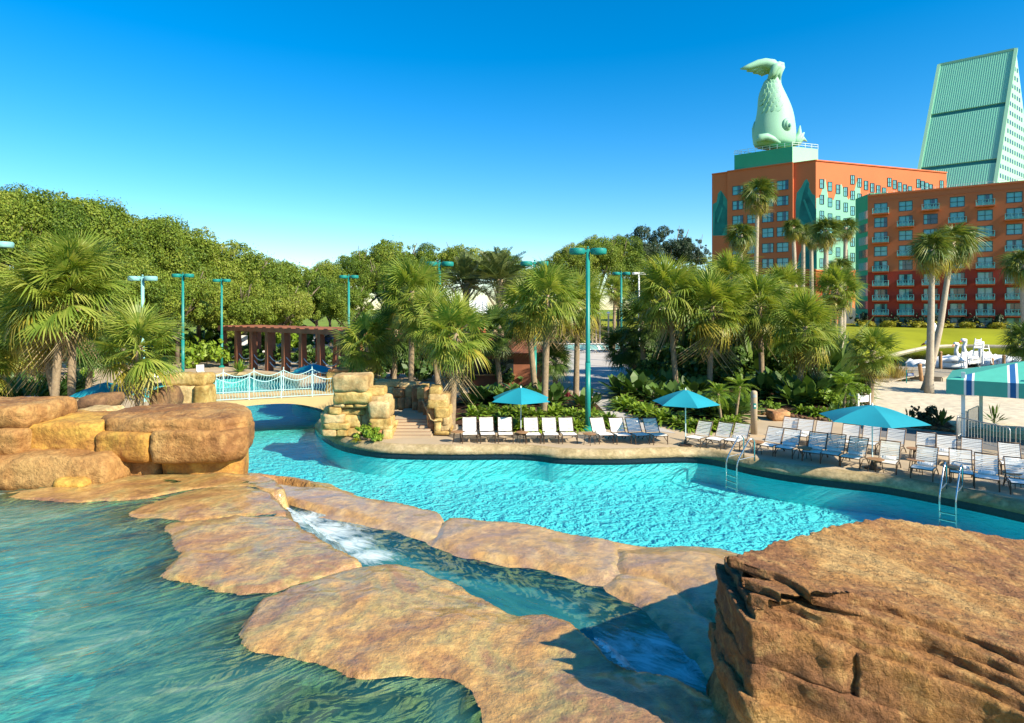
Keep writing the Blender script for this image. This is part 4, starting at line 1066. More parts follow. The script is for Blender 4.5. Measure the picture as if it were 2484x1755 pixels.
PANES = {}
def window(parent, fc, u, z, w, h, kind, d=0.0, recess=0.16, bars=True, label=None):
    """framed window; local x along the wall, -y outwards"""
    key = (round(w, 1), round(h, 1), kind, recess)
    if key not in PANES:
        fm = MB(); t = 0.09
        for (cx, cz, sx, sz) in ((0, t / 2, w, t), (0, h - t / 2, w, t), (-w / 2 + t / 2, h / 2, t, h - 2 * t), (w / 2 - t / 2, h / 2, t, h - 2 * t)):
            fm.box((cx, recess * .5, cz), (sx, recess + .06, sz))
        if bars:
            fm.box((0, recess * .7, h / 2), (.09, .10, h - 2 * t)); fm.box((0, recess * .7 - .003, h * .5), (w - 2 * t, .10, .08))
        pm = MB(); y = recess + .0
        if kind == 0: cuts = [(-w / 2, w / 2, 0)]
        elif kind == 1: cuts = [(-w / 2, -w * .12, 0), (-w * .12, w * .12, 1), (w * .12, w / 2, 0)]
        elif kind == 2: cuts = [(-w / 2, -w * .25, 0), (-w * .25, w / 2, 1)]
        elif kind == 3: cuts = [(-w / 2, w * .22, 0), (w * .22, w / 2, 1)]
        else: cuts = [(-w / 2, w * .05, 0), (w * .05, w * .3, 1), (w * .3, w / 2, 0)]
        for a, b, mi in cuts: pm.poly([(a, y, 0.02), (b, y, 0.02), (b, y, h - .02), (a, y, h - .02)], mi)
        PANES[key] = (fm.mesh('window', MAT['win_frame']), pm.mesh('pane', [MAT['curtain'], MAT['pane_dark']]))
    fme, pme = PANES[key]
    o = ob('window', fme, parent, fc.P(u, z, d) - parent.location, (0, 0, fc.rz))
    ob('pane', pme, o)
    return o
BALC = {}
def balcony(parent, fc, u, z, w):
    k = round(w, 1)
    if k not in BALC:
        dp = 1.15; sl = MB()
        sl.box((0, -dp / 2, -.09), (w + .5, dp, .18))
        r = MB(); H_ = 1.12; hw = w / 2 + .22
        path = [(-hw, 0), (-hw, -dp + .05), (hw, -dp + .05), (hw, 0)]
        for i in range(3):
            a, b = path[i], path[i + 1]
            for zq in (.12, H_): r.bar((a[0], a[1], zq), (b[0], b[1], zq), .06)
            L_ = math.hypot(b[0] - a[0], b[1] - a[1]); n = max(1, int(L_ / .16))
            for j in range(n):
                f = (j + .5) / n; x, y = a[0] + (b[0] - a[0]) * f, a[1] + (b[1] - a[1]) * f
                zig = .35 + .45 * abs(((f * 6) % 1) * 2 - 1) if i == 1 else H_ - .1
                r.box((x, y, .12 + zig / 2), (.10, .02, zig), 0 if i == 1 else R(90))
        for x in (-hw, -hw / 3, hw / 3, hw): r.box((x, -dp + .05, H_ / 2), (.07, .07, H_))
        BALC[k] = (sl.mesh('balcony', MAT['paint_orange']), r.mesh('railing', MAT['rail_teal']))
    a, b = BALC[k]
    o = ob('balcony', a, parent, fc.P(u, z, 0.002) - parent.location, (0, 0, fc.rz)); ob('railing', b, o)

def wall_with_openings(fc, L, H, holes, split, d=0.0, rec=0.24):
    """facade sheet with real openings and reveals; material 1 below height split"""
    us = sorted({0.0, L} | {h[0] for h in holes} | {h[1] for h in holes}); zs_ = sorted({0.0, H, split} | {h[2] for h in holes} | {h[3] for h in holes})
    mb = MB()
    for i in range(len(us) - 1):
        for j in range(len(zs_) - 1):
            cu, cz = (us[i] + us[i + 1]) / 2, (zs_[j] + zs_[j + 1]) / 2
            if any(h[0] < cu < h[1] and h[2] < cz < h[3] for h in holes): continue
            mb.poly([fc.P(us[i], zs_[j], d), fc.P(us[i + 1], zs_[j], d), fc.P(us[i + 1], zs_[j + 1], d), fc.P(us[i], zs_[j + 1], d)], 1 if cz < split else 0)
    for a, b, z0, z1 in holes:
        mi = 1 if (z0 + z1) / 2 < split else 0
        q = [(a, z0), (b, z0), (b, z1), (a, z1)]
        for k in range(4):
            p, r_ = q[k], q[(k + 1) % 4]
            mb.poly([fc.P(p[0], p[1], d), fc.P(p[0], p[1], d - rec), fc.P(r_[0], r_[1], d - rec), fc.P(r_[0], r_[1], d)], mi)
    return mb

# --- right wing
hw = thing('hotel_wing', 'orange and red hotel wing with rows of teal balconies on the right', 'building', (92, 120, 1.5))
wl_, wr_ = W(2105, 750, 128.0), W(2484, 750, 113.7)
dirw = (wr_ - wl_).normalized()
wr2 = wl_ + dirw * 46
fw = Facade(wl_, wr2, 1.5)
topz = EYE + (1545 - 905) / 2.3165 * 128.0 / 1500 - 1.5
colsx = [1127, 1267, 1407, 1557, 1713, 1878, 2050, 2230, 2420]
wid = [70, 72, 76, 80, 84, 90, 94, 98, 102]
rowy_left = [(948, 1012), (1030, 1095), (1110, 1177), (1188, 1255), (1270, 1337), (1352, 1420), (1432, 1500), (1510, 1580), (1590, 1655)]
def rowz(j):      # floors read on the first column (u at px of column 0)
    u0 = fw.at(zz(1127, 0)[0]); a = fw.zat(u0, 80 + rowy_left[j][1] / 2.3165); b = fw.zat(u0, 80 + rowy_left[j][0] / 2.3165); return a, b
rz_ = [rowz(j) for j in range(9)]
floor_h = (rz_[0][0] - rz_[7][0]) / 7
zb0 = rz_[7][0]
rng = random.Random(3)
holes, wins, bals = [], [], []
for ci in range(9):
    u0 = fw.at(zz(colsx[ci], 0)[0]); w_ = 2.35
    for j in range(9):
        z0 = zb0 + (7 - j) * floor_h
        if j == 8: z0 = 0.12
        h_ = 2.0 if j != 8 else 1.95
        low = j >= 5
        if low and j != 8: z0 -= 0.25; h_ = 2.35
        has_b = (low and j != 8) or ((j + ci) % 2 == 0 and j < 8 and j < 5)
        holes.append((u0 - w_ / 2, u0 + w_ / 2, z0, z0 + h_)); wins.append((u0, z0, w_, h_))
        if has_b: bals.append((u0, z0 - (.0 if low else .25), w_))
splitz = fw.zat(fw.at(zz(1127, 0)[0]), 80 + 1343 / 2.3165)
mbw = wall_with_openings(fw, fw.L, topz, holes, splitz)
o_ = hw.location
rel(mbw, o_).obj('facade', [MAT['paint_orange'], MAT['paint_red']], hw)
bk = MB()
nin = -fw.n
foot = [fw.P(0, 0, -.002), fw.P(fw.L, 0, -.002), fw.P(fw.L, 0, -16), fw.P(0, 0, -16)]
mbb = MB()
for i in range(1, 4):
    a, b = foot[i], foot[(i + 1) % 4]; mbb.poly([a, b, b + UPZ * topz, a + UPZ * topz])
mbb.poly([p + UPZ * (topz - .3) for p in foot])
rel(mbb, o_).obj('wall', MAT['paint_orange'], hw)
mbb = MB(); mbb.bar(fw.P(0, topz - .12, -.05), fw.P(fw.L, topz - .12, -.05), .5, .34)
rel(mbb, o_).obj('cornice', MAT['paint_orange'], hw)
mbb = MB(); mbb.bar(fw.P(0, topz - 1.35, .02), fw.P(fw.L, topz - 1.35, .02), .12, .10)
rel(mbb, o_).obj('moulding', MAT['paint_orange'], hw)
mbb = MB()
for k in range(40): mbb.bar(fw.P(k * 1.15, topz, -.4), fw.P(k * 1.15, topz + .5, -.4), .04)
mbb.bar(fw.P(0, topz + .5, -.4), fw.P(45.9, topz + .5, -.4), .04)
rel(mbb, o_).obj('roof_railing', MAT['white_metal'], hw)
for (u0, z0, w_, h_) in wins: window(hw, fw, u0, z0, w_, h_, rng.choice([0, 0, 1, 2, 3, 4, 0]), d=-.02)
for (u0, z0, w_) in bals: balcony(hw, fw, u0, z0, w_)
# --- green glass link between wing and tower
gl = thing('glass_link', 'dark green glazed stair tower in the recess between the two hotel blocks', 'building', (73, 131, 1.5))
ga, gb = W(zz(985, 0)[0], 750, 138.0), W(zz(1068, 0)[0], 750, 131.0)
fg = Facade(ga, gb, 1.5)
gt = fg.zat(fg.L / 2, 80 + 918 / 2.3165)
mb = MB(); fp = [fg.P(0, 0), fg.P(fg.L, 0), fg.P(fg.L, 0, -9), fg.P(0, 0, -9)]
mb.prism([(p.x, p.y) for p in fp], 1.5, 1.5 + gt)
rel(mb, gl.location).obj('wall', MAT['paint_green'], gl)
for r_ in range(9):
    for c in range(3):
        pm = MB(); z0 = .4 + r_ * (gt - 3.4) / 9; hh = (gt - 3.4) / 9
        pu0, pu1 = fg.L * (.26 + c * .23), fg.L * (.26 + c * .23 + .215)
        pm.box((0, 0, hh / 2), (pu1 - pu0, .08, hh * .62))
        ob('pane', pm.mesh('pane', MAT['glass_green'] if r_ % 2 else MAT['curtain']), gl, fg.P((pu0 + pu1) / 2, z0, .06) - gl.location, (0, 0, fg.rz))
# --- tower with the fish
ht = thing('hotel_tower', 'orange hotel tower with teal leaf murals under the fish sculpture', 'building', (58, 150, 1.5))
K = W(1979, 750, 150.0); KZ = EYE + 833 / 2.3165 * 150 / 1500
Lf = W(1727, 750, 165.6); Rt = W(2296, 750, 163.6)
fl = Facade(Lf, K, 1.5); fr = Facade(K, Rt, 1.5); TH = KZ - 1.5
splitt = fl.zat(fl.at(1979), 80 + 1335 / 2.3165)
o_ = ht.location
bkp = Vector(((Lf.x + Rt.x) / 2 + 3, 185, 0))
mb = MB(); pl = [(Lf.x, Lf.y), (K.x, K.y), (Rt.x, Rt.y), (Rt.x + 2, 190), (Lf.x + 12, 190)]
mb.prism(pl, 1.5 + splitt, 1.5 + TH); mb.prism(pl, 1.5, 1.5 + splitt, 1, top=False)
rel(mb, o_).obj('wall', [MAT['paint_orange'], MAT['paint_red']], ht)
ua, ub_ = fl.at(zz(270, 0)[0]), fl.at(zz(637, 0)[0])
mb = MB()
def proud(fc, a, b, z0, z1, d0, d1, mb, mi=0):
    q = [fc.P(a, 0, d0), fc.P(b, 0, d0), fc.P(b, 0, d1), fc.P(a, 0, d1)]
    mb.prism([(p.x, p.y) for p in q], 1.5 + z0, 1.5 + z1, mi)
proud(fl, ua, ub_, splitt, TH + .05, -.5, 0.7, mb); proud(fl, ua, ub_, 0, splitt, -.5, .7, mb, 1)
rel(mb, o_).obj('bay', [MAT['paint_orange'], MAT['paint_red']], ht)
for fc, a_, b_, z_, d_, w_, h_ in ((fl, 0, fl.L, TH + .1, .02, .45, .3), (fr, 0, fr.L, TH + .1, .02, .45, .3), (fl, ua, ub_, TH + .13, .72, .45, .3), (fl, 0, ua, splitt, .03, .3, .35), (fl, ub_, fl.L, splitt, .03, .3, .35), (fr, 0, fr.L, splitt, .03, .3, .35)):
    mb = MB(); mb.bar(fc.P(a_, z_, d_), fc.P(b_, z_, d_), w_, h_); rel(mb, o_).obj('cornice', MAT['paint_orange'], ht)
rows = [(832, 886), (918, 974), (1005, 1060), (1092, 1148), (1180, 1234), (1265, 1320), (1348, 1400)]
uref = fl.at(zz(580, 0)[0])
fh = (fl.zat(uref, 80 + 886 / 2.3165) - fl.zat(uref, 80 + 1320 / 2.3165)) / 5
zr0 = fl.zat(uref, 80 + 1320 / 2.3165)
for cx in (329, 412, 497, 580):
    u0 = fl.at(zz(cx, 0)[0])
    for j in range(7):
        window(ht, fl, u0, zr0 + (5 - j) * fh, 2.75, 2.35, rng.choice([0, 1, 3, 4]), d=.70 + .12, recess=.1)
# murals: painted leaf shapes (flat paint carried by thin panels)
def mural(fc, pts, mat, d, name='mural'):
    mb = MB(); P_ = []
    for x, y in pts:
        px, py = zz(x, y); u0 = fc.at(px); P_.append((u0, fc.zat(u0, py)))
    f = [fc.P(a, z, d) for a, z in P_]; b = [fc.P(a, z, d - .02) for a, z in P_]
    n = len(f); mb.add(f + b, [tuple(range(n))] + [(i, n + i, n + (i + 1) % n, (i + 1) % n) for i in range(n)])
    rel(mb, o_).obj(name, MAT[mat], ht)
mural(fl, [(650, 1130), (648, 960), (655, 900), (680, 868), (700, 830), (712, 822), (726, 845), (724, 870), (742, 905), (760, 915), (766, 1095), (740, 1130), (700, 1095)], 'mural_mid', .03)
mural(fl, [(672, 990), (690, 905), (712, 840), (726, 850), (716, 905), (745, 960), (764, 990), (764, 1080), (700, 1070), (668, 1040)], 'mural_dark', .05)
mural(fl, [(690, 940), (700, 935), (752, 1070), (742, 1078)], 'mural_mid', .07)
mural(fl, [(655, 1328), (668, 1250), (700, 1180), (735, 1150), (767, 1140), (768, 1328)], 'mural_mid', .03)
mural(fl, [(668, 1328), (690, 1260), (730, 1200), (760, 1190), (767, 1240), (735, 1328)], 'mural_dark', .05)
mural(fl, [(182, 1140), (182, 965), (205, 950), (212, 905), (228, 885), (243, 905), (262, 935), (270, 960), (270, 1140)], 'mural_mid', .03)
mural(fl, [(190, 1138), (196, 1010), (216, 960), (232, 890), (242, 910), (240, 960), (266, 1000), (268, 1050), (236, 1138)], 'mural_dark', .05)
mural(fl, [(206, 1060), (234, 980), (241, 984), (214, 1068)], 'mural_mid', .07)
mural(fr, [(764, 1332), (764, 930), (785, 925), (815, 820), (832, 930), (862, 940), (880, 880), (905, 850), (925, 900), (945, 940), (975, 900), (1000, 810), (1012, 880), (1012, 1332)], 'mural_pale', .03)
wr = [(795, 822, 6), (841, 838, 6), (886, 853, 6), (929, 867, 6), (968, 800, 7), (1007, 817, 7), (1044, 832, 3), (1079, 845, 2), (1113, 857, 2), (1145, 870, 2),
      (1175, 815, 3), (1205, 828, 2), (1233, 840, 2), (1262, 852, 2), (1290, 862, 2), (1338, 822, 2), (1362, 832, 2), (1385, 842, 2), (1408, 851, 2), (1468, 830, 2)]
for cx, cy, nrow in wr:
    u0 = fr.at(zz(cx, 0)[0]); z0 = fr.zat(u0, 80 + cy / 2.3165) - 2.3
    for j in range(nrow): window(ht, fr, u0, z0 - j * fh, 1.25, 2.3, rng.choice([0, 1, 3]), d=.13, recess=.08)
# lattice, oval windows and arch at the foot
lt = MB(); a0, a1 = fr.at(zz(800, 0)[0]), fr.at(zz(1003, 0)[0]); z0 = fr.zat(a1, 80 + 1487 / 2.3165); z1 = splitt - .2
nL = 9; st_ = (a1 - a0) / nL
for i in range(-4, nL + 4):
    for sgn_ in (1, -1):
        p, q = a0 + i * st_, a0 + i * st_ + sgn_ * (z1 - z0) * .55
        zz0, zz1 = z0, z1
        def clip(x0, y0, x1, y1):
            if x0 == x1: return None
            t0, t1 = 0.0, 1.0
            for (lo_, hi_) in ((a0, a1),):
                ta, tb = (lo_ - x0) / (x1 - x0), (hi_ - x0) / (x1 - x0)
                t0, t1 = max(t0, min(ta, tb)), min(t1, max(ta, tb))
            return None if t1 - t0 < .03 else (x0 + (x1 - x0) * t0, y0 + (y1 - y0) * t0, x0 + (x1 - x0) * t1, y0 + (y1 - y0) * t1)
        c = clip(p, zz0, q, zz1)
        if c: lt.bar(fr.P(c[0], c[1], .25 + .02 * sgn_), fr.P(c[2], c[3], .25 + .02 * sgn_), .24, .16)
rel(lt, o_).obj('lattice', MAT['paint_orange'], ht)
bs = MB(); proud(fr, 0, fr.at(zz(1003, 0)[0]), 0, z0, -.5, .3, bs); rel(bs, o_).obj('base_wall', MAT['paint_orange'], ht)
mural(fr, [(800, 1340), (1003, 1352), (1003, 1487), (800, 1487)], 'dark_glass', .08, 'lattice_glazing')
for cx in (948, 989):
    om = MB(); uo = fr.at(zz(cx, 0)[0]); zo = fr.zat(uo, 80 + 1530 / 2.3165)
    ring_ = [(math.cos(t) * .75, math.sin(t) * 1.5) for t in [k * math.pi / 8 for k in range(16)]]
    om.add([(x, 0, z) for x, z in ring_] + [(x, .2, z) for x, z in ring_], [tuple(range(15, -1, -1))] + [(i, (i + 1) % 16, 16 + (i + 1) % 16, 16 + i) for i in range(16)])
    ob('oval_window', om.mesh('oval_window', MAT['pane_dark']), ht, fr.P(uo, zo, .36) - o_, (0, 0, fr.rz))
am = MB(); uo = fr.at(zz(955, 0)[0])
ring_ = [(-2.1, 0)] + [(-2.1 * math.cos(t), 2.0 + 2.1 * math.sin(t)) for t in [k * math.pi / 10 for k in range(11)]] + [(2.1, 0)]
am.add([(x, 0, z) for x, z in ring_], [tuple(range(len(ring_) - 1, -1, -1))])
ob('arched_opening', am.mesh('arched_opening', MAT['pane_dark']), ht, fr.P(uo, .05, .33) - o_, (0, 0, fr.rz))
# --- pedestal with railing
pc = W(1922, 750, 153.0)
dl = (Lf - K).normalized(); dr = (Rt - K).normalized()
pL, pR = pc + dl * 14.2, pc + dr * 8.0
ped = thing('green_pedestal', 'green rooftop pedestal block that carries the fish sculpture', 'pedestal', (pc.x - 2, pc.y + 8, KZ))
PT = EYE + (1545 - 632) / 2.3165 * 153 / 1500
mb = MB(); pb = pL + (pR - pc)
mb.prism([(p.x, p.y) for p in (pL, pc, pR, pb)], KZ - .3, PT)
rel(mb, ped.location).obj('block', MAT['paint_green'], ped)
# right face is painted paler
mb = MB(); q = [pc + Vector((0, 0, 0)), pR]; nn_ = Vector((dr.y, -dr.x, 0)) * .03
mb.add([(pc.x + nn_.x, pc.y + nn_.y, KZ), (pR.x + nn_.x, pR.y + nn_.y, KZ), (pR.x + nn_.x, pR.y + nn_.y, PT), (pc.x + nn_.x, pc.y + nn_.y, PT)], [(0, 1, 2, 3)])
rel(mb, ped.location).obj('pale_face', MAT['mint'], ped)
mb = MB(); ring_ = [pL, pc, pR, pb]
for i in range(4):
    a, b = ring_[i], ring_[(i + 1) % 4]; n = int((b - a).length / 1.6)
    for z in (.55, 1.1): mb.bar(Vector((a.x, a.y, PT + z)), Vector((b.x, b.y, PT + z)), .08)
    for k in range(n): p = a.lerp(b, k / n); mb.bar((p.x, p.y, PT), (p.x, p.y, PT + 1.1), .08)
rel(mb, ped.location).obj('railing', MAT['white_metal'], ped)
# --- fish sculpture: generic upright fish, tail in the air
FY = 159.0
def zf(x, y, dy=0.0): return W(1780 + x / 5.405, 120 + y / 5.405, FY + dy)
KF = FY / 1500 / 5.405
fb = zf(530, 1275); fb.z = PT
fs = thing('fish_sculpture', 'giant pale green upright fish sculpture with its tail in the air', 'sculpture', fb)
spine = [(530, 1300, 235), (528, 1230, 268), (530, 1120, 276), (532, 1000, 262), (542, 850, 232), (528, 740, 208), (508, 640, 186), (496, 540, 150), (505, 460, 110), (527, 400, 88), (540, 330, 84), (548, 270, 70), (555, 230, 30)]
mb = MB(); V = []; n = 28
for i, (x, y, r) in enumerate(spine):
    c = zf(x, y) - fb
    for k in range(n):
        a = 2 * math.pi * k / n
        V.append((c.x + math.cos(a) * r * KF, c.y + math.sin(a) * r * KF * .82, c.z))
F = [(i * n + k, i * n + (k + 1) % n, (i + 1) * n + (k + 1) % n, (i + 1) * n + k) for i in range(len(spine) - 1) for k in range(n)] + [tuple(reversed(range(n))), tuple((len(spine) - 1) * n + k for k in range(n))]
mb.add(V, F)
body = mb.obj('body', MAT['fish'], fs, smooth=True)
m_ = body.modifiers.new('round', 'SUBSURF'); m_.levels = 1; m_.render_levels = 2
def lobe(pts, name, thick, depth=0.0):
    """rounded leaf-like lobe through photo points"""
    m2 = MB(); P_ = [zf(x, y, depth) - fb for x, y, r in pts]; rr = [r * KF for x, y, r in pts]
    m2.tube(P_, rr, 10); k = m2.v; cy = [p.y for p in P_]
    o = m2.obj(name, MAT['fish'], fs, smooth=True); return o
for i, (tx, ty, r0) in enumerate([(85, 258, 22), (170, 290, 30), (255, 318, 34), (340, 340, 36), (415, 330, 38)]):
    lobe([(560, 245, 60), (500 - i * 4, 205 + i * 12, 74), (410 + i * 6, 185 + i * 20, 66), (320 + i * 16, 195 + i * 26, 56), ((300 + tx) / 2 + i * 8, (215 + ty) / 2 + i * 14, 40), (tx, ty, 8)], 'tail_lobe', 1, -1.0 + i * .5)
for i, (tx, ty) in enumerate([(470, 385), (520, 405), (595, 430)]):
    lobe([(600, 215, 46), (550 + i * 32, 235, 56), (510 + i * 40, 310, 46), (tx, ty, 10)], 'tail_lobe', 1, -2.2 + i * .6)
lobe([(545, 235, 55), (600, 205, 48), (645, 205, 30), (655, 230, 12)], 'tail_lobe', 1, -.8)
scl = MB(); scl.lathe([(.95, 0), (.85, .16), (.5, .30), (0.0, .36)], 10)
scm = scl.mesh('scale', MAT['fish'], True)
for row in range(7):
    y = 470 + row * 58
    xs = np.interp(y, [s_[1] for s_ in spine][::-1], [s_[0] for s_ in spine][::-1]); rs = np.interp(y, [s_[1] for s_ in spine][::-1], [s_[2] for s_ in spine][::-1])
    for k in range(4):
        a = R(200 + k * 19 + (row % 2) * 9)
        c = zf(xs, y) - fb; nx, ny = math.cos(a), math.sin(a) * .82
        o = ob('scale', scm, fs, (c.x + nx * rs * KF * .96, c.y + ny * rs * KF * .96, c.z), (R(76), 0, math.atan2(ny, nx) + R(90)), (1.2, 1.35, .34))
lobe([(300, 1215, 30), (350, 1160, 52), (430, 1150, 50), (520, 1185, 40), (610, 1225, 14)], 'lip', 1, -3.6)
ea = math.acos(0.30); er = 268 * KF; ec = zf(531, 1050) - fb
en = Vector((math.cos(ea), -math.sin(ea), 0)); ep = Vector((ec.x + er * math.cos(ea), ec.y - .82 * er * math.sin(ea), ec.z))
for (rx, ry, rz_e, d_, dz_, mt, nm) in ((1.35, .55, 1.7, -.10, 0, 'fish', 'eye_ring'), (.95, .55, 1.25, .22, -.1, 'fish', 'eyeball'), (.40, .35, .55, .60, -.35, 'roof_gap', 'pupil')):
    m2 = MB(); m2.ball((0, 0, 0), (rx, ry, rz_e), 16, 10); m2.obj(nm, MAT[mt], fs, loc=ep + en * d_ + UPZ * dz_, rot=(0, 0, math.atan2(en.y, en.x) + R(90)), smooth=True)
for i, (tx, ty) in enumerate([(870, 1000), (925, 1090), (960, 1210)]):
    lobe([(770, 1240, 40), (820 + i * 14, 1180 + i * 18, 46), (860 + i * 24, 1110 + i * 30, 34), (tx, ty, 6)], 'fin', 1, -.5 + i * .3)
lobe([(300, 1240, 40), (275, 1140, 34), (262, 1040, 24), (275, 950, 8)], 'fin', 1, .6)

# --- green triangular tower behind
py_ = thing('triangular_tower', 'tall green triangular tower with a ribbed metal roof, upper right', 'building', (140, 195, 1.5))
S_ = 1.13
Ap, Rg = W(*zz(1887, 95), 170 * S_), W(*zz(1455, 185), 181 * S_)
Rg.z = Ap.z; k_ = (Ap.z - EYE)
Rg = Vector(((zz(1455, 0)[0] - CPX) / FPX * (k_ * FPX / (HPX - zz(0, 185)[1])), k_ * FPX / (HPX - zz(0, 185)[1]), Ap.z))
Bf = W(*zz(1775, 820), 160 * S_)
rd_ = Rg - Ap
def ext(p, q, z): return p + (q - p) * ((p.z - z) / (p.z - q.z))
Bg = ext(Ap, Bf, 6.0); Cg = Bg + rd_
Br = Vector((2 * Ap.x - Bg.x, 2 * Ap.y - Bg.y, 6.0)); Cr = Br + rd_
o_ = py_.location
gm = MB(); gm.poly([Bg, Br, Ap]); rel(gm, o_).obj('gable', MAT['mint'], py_)
gm = MB(); gm.poly([Br, Cr, Rg, Ap]); gm.poly([Cr, Cg, Rg]); rel(gm, o_).obj('back_wall', MAT['mint'], py_)
rn = (Bg - Ap).cross(rd_).normalized()
if rn.y > 0: rn = -rn
Lr = rd_.length; sl_ = (Bg - Ap).normalized(); SLn = (Bg - Ap).length
def rp(s_, t_, d=0.0): return Ap + rd_ * s_ + sl_ * t_ + rn * d
def tt_(y): return (SLn * ((HPX - zz(0, y)[1]) - (HPX - zz(0, 95)[1])) / ((HPX - 750 + 0.0) - (HPX - zz(0, 95)[1])))
# roof panels split by two dark recesses
tA = (Ap.z - W(*zz(1840, 385), 165 * S_).z) / (Ap.z - Bg.z) * SLn
tB = (Ap.z - W(*zz(1795, 705), 161 * S_).z) / (Ap.z - Bg.z) * SLn
gap = 1.5
gm = MB(); gm.poly([rp(0, 0), rp(1, 0), rp(1, SLn), rp(0, SLn)]); rel(gm, o_).obj('roof_deck', MAT['roof_gap'], py_)
ribm = {}
for (t0, t1) in ((0.0, tA), (tA + gap, tB), (tB + gap, SLn)):
    gm = MB(); q = [rp(0, t0, .35), rp(1, t0, .35), rp(1, t1, .35), rp(0, t1, .35)]; q2 = [rp(0, t0, .01), rp(1, t0, .01), rp(1, t1, .01), rp(0, t1, .01)]
    gm.add(q + q2, [(0, 1, 2, 3), (0, 4, 5, 1), (1, 5, 6, 2), (2, 6, 7, 3), (3, 7, 4, 0)])
    pn = rel(gm, o_).obj('roof_panel', MAT['roof_metal'], py_)
    n = 34
    for i in range(n + 1):
        gm = MB(); s_ = i / n; gm.bar(rp(s_, t0 + .05, .385) - o_, rp(s_, t1 - .05, .385) - o_, .20, .07, up=rn)
        gm.obj('rib', MAT['roof_metal'], pn)
gm = MB()
for s_ in (0.0, 1.0): gm.bar(rp(s_, 0, .3), rp(s_, SLn, .3), .9, .9, up=rn)
gm.bar(rp(0, 0, .3), rp(1, 0, .3), .7, .7)
rel(gm, o_).obj('edge_trim', MAT['mint'], py_)
gx = (Br - Bg).normalized(); fgab = Facade(Bg, Br, 6.0)
pw = MB(); pw.box((0, 0, 0), (.95, .12, 1.25)); pwm = pw.mesh('window', MAT['pane_dark'])
HG = Ap.z - 6.0
for r_ in range(4, 26):
    z = r_ * 2.9 + 1; half = fgab.L / 2 * (1 - z / HG)
    if z > HG - 4: break
    for k in range(-9, 9):
        uu = fgab.L / 2 + (k + .5) * 2.3
        if abs(uu - fgab.L / 2) < half - 1.6: ob('window', pwm, py_, fgab.P(uu, z, .05) - o_, (0, 0, fgab.rz))
# ------------------------------------------------------------------ pergola
pg = thing('pergola', 'dark brown timber pergola with rope swags beyond the footbridge', 'pergola', (-20, 51.5, 0))
P0 = Vector((-26.2, 56.2, 0)); dv = Vector((.81, -.586, 0)); nv = Vector((.586, .81, 0)); ZT = 3.62; sp = 2.34
o_ = pg.location; ang = math.atan2(dv.y, dv.x)
cm = MB(); cm.add([(-.19, -.22, 0), (.19, -.22, 0), (.19, .38, 0), (-.19, .38, 0), (-.19, -.22, ZT - .3), (.19, -.22, ZT - .3), (.19, .18, ZT - .3), (-.19, .18, ZT - .3)],
       [(0, 3, 2, 1), (4, 5, 6, 7), (0, 1, 5, 4), (1, 2, 6, 5), (2, 3, 7, 6), (3, 0, 4, 7)])
colm = cm.mesh('column', MAT['wood_brown'])
for k in range(9):
    p = P0 + dv * (sp * k)
    ob('column', colm, pg, p - o_, (0, 0, ang)); ob('column', colm, pg, p + nv * 3.4 - o_, (0, 0, ang + math.pi))
for w in (0.0, 3.4):
    for dz in (-.19,):
        mb = MB(); a = P0 + nv * w - dv * .6; b = a + dv * (sp * 8 + 1.2)
        mb.bar(a + UPZ * (ZT + dz) - o_, b + UPZ * (ZT + dz) - o_, .5, .36); mb.obj('beam', MAT['wood_brown'], pg)
slm = MB(); slm.box((0, 1.7, 0), (.5, 3.84, .10)); slme = slm.mesh('slat', MAT['wood_brown'])
for k in range(17): ob('slat', slme, pg, P0 + dv * (k * 1.17 - .3) + UPZ * (ZT + .015) - o_, (0, 0, ang))
for k in range(8):
    for z in (1.25, .75):
        a, b = P0 + dv * (sp * k + .2), P0 + dv * (sp * (k + 1) - .2)
        mb = MB(); mb.tube([a.lerp(b, f / 8) + UPZ * (z - .42 * (1 - (2 * f / 8 - 1) ** 2)) - o_ for f in range(9)], .035, 5); mb.obj('rope', MAT['rope'], pg)

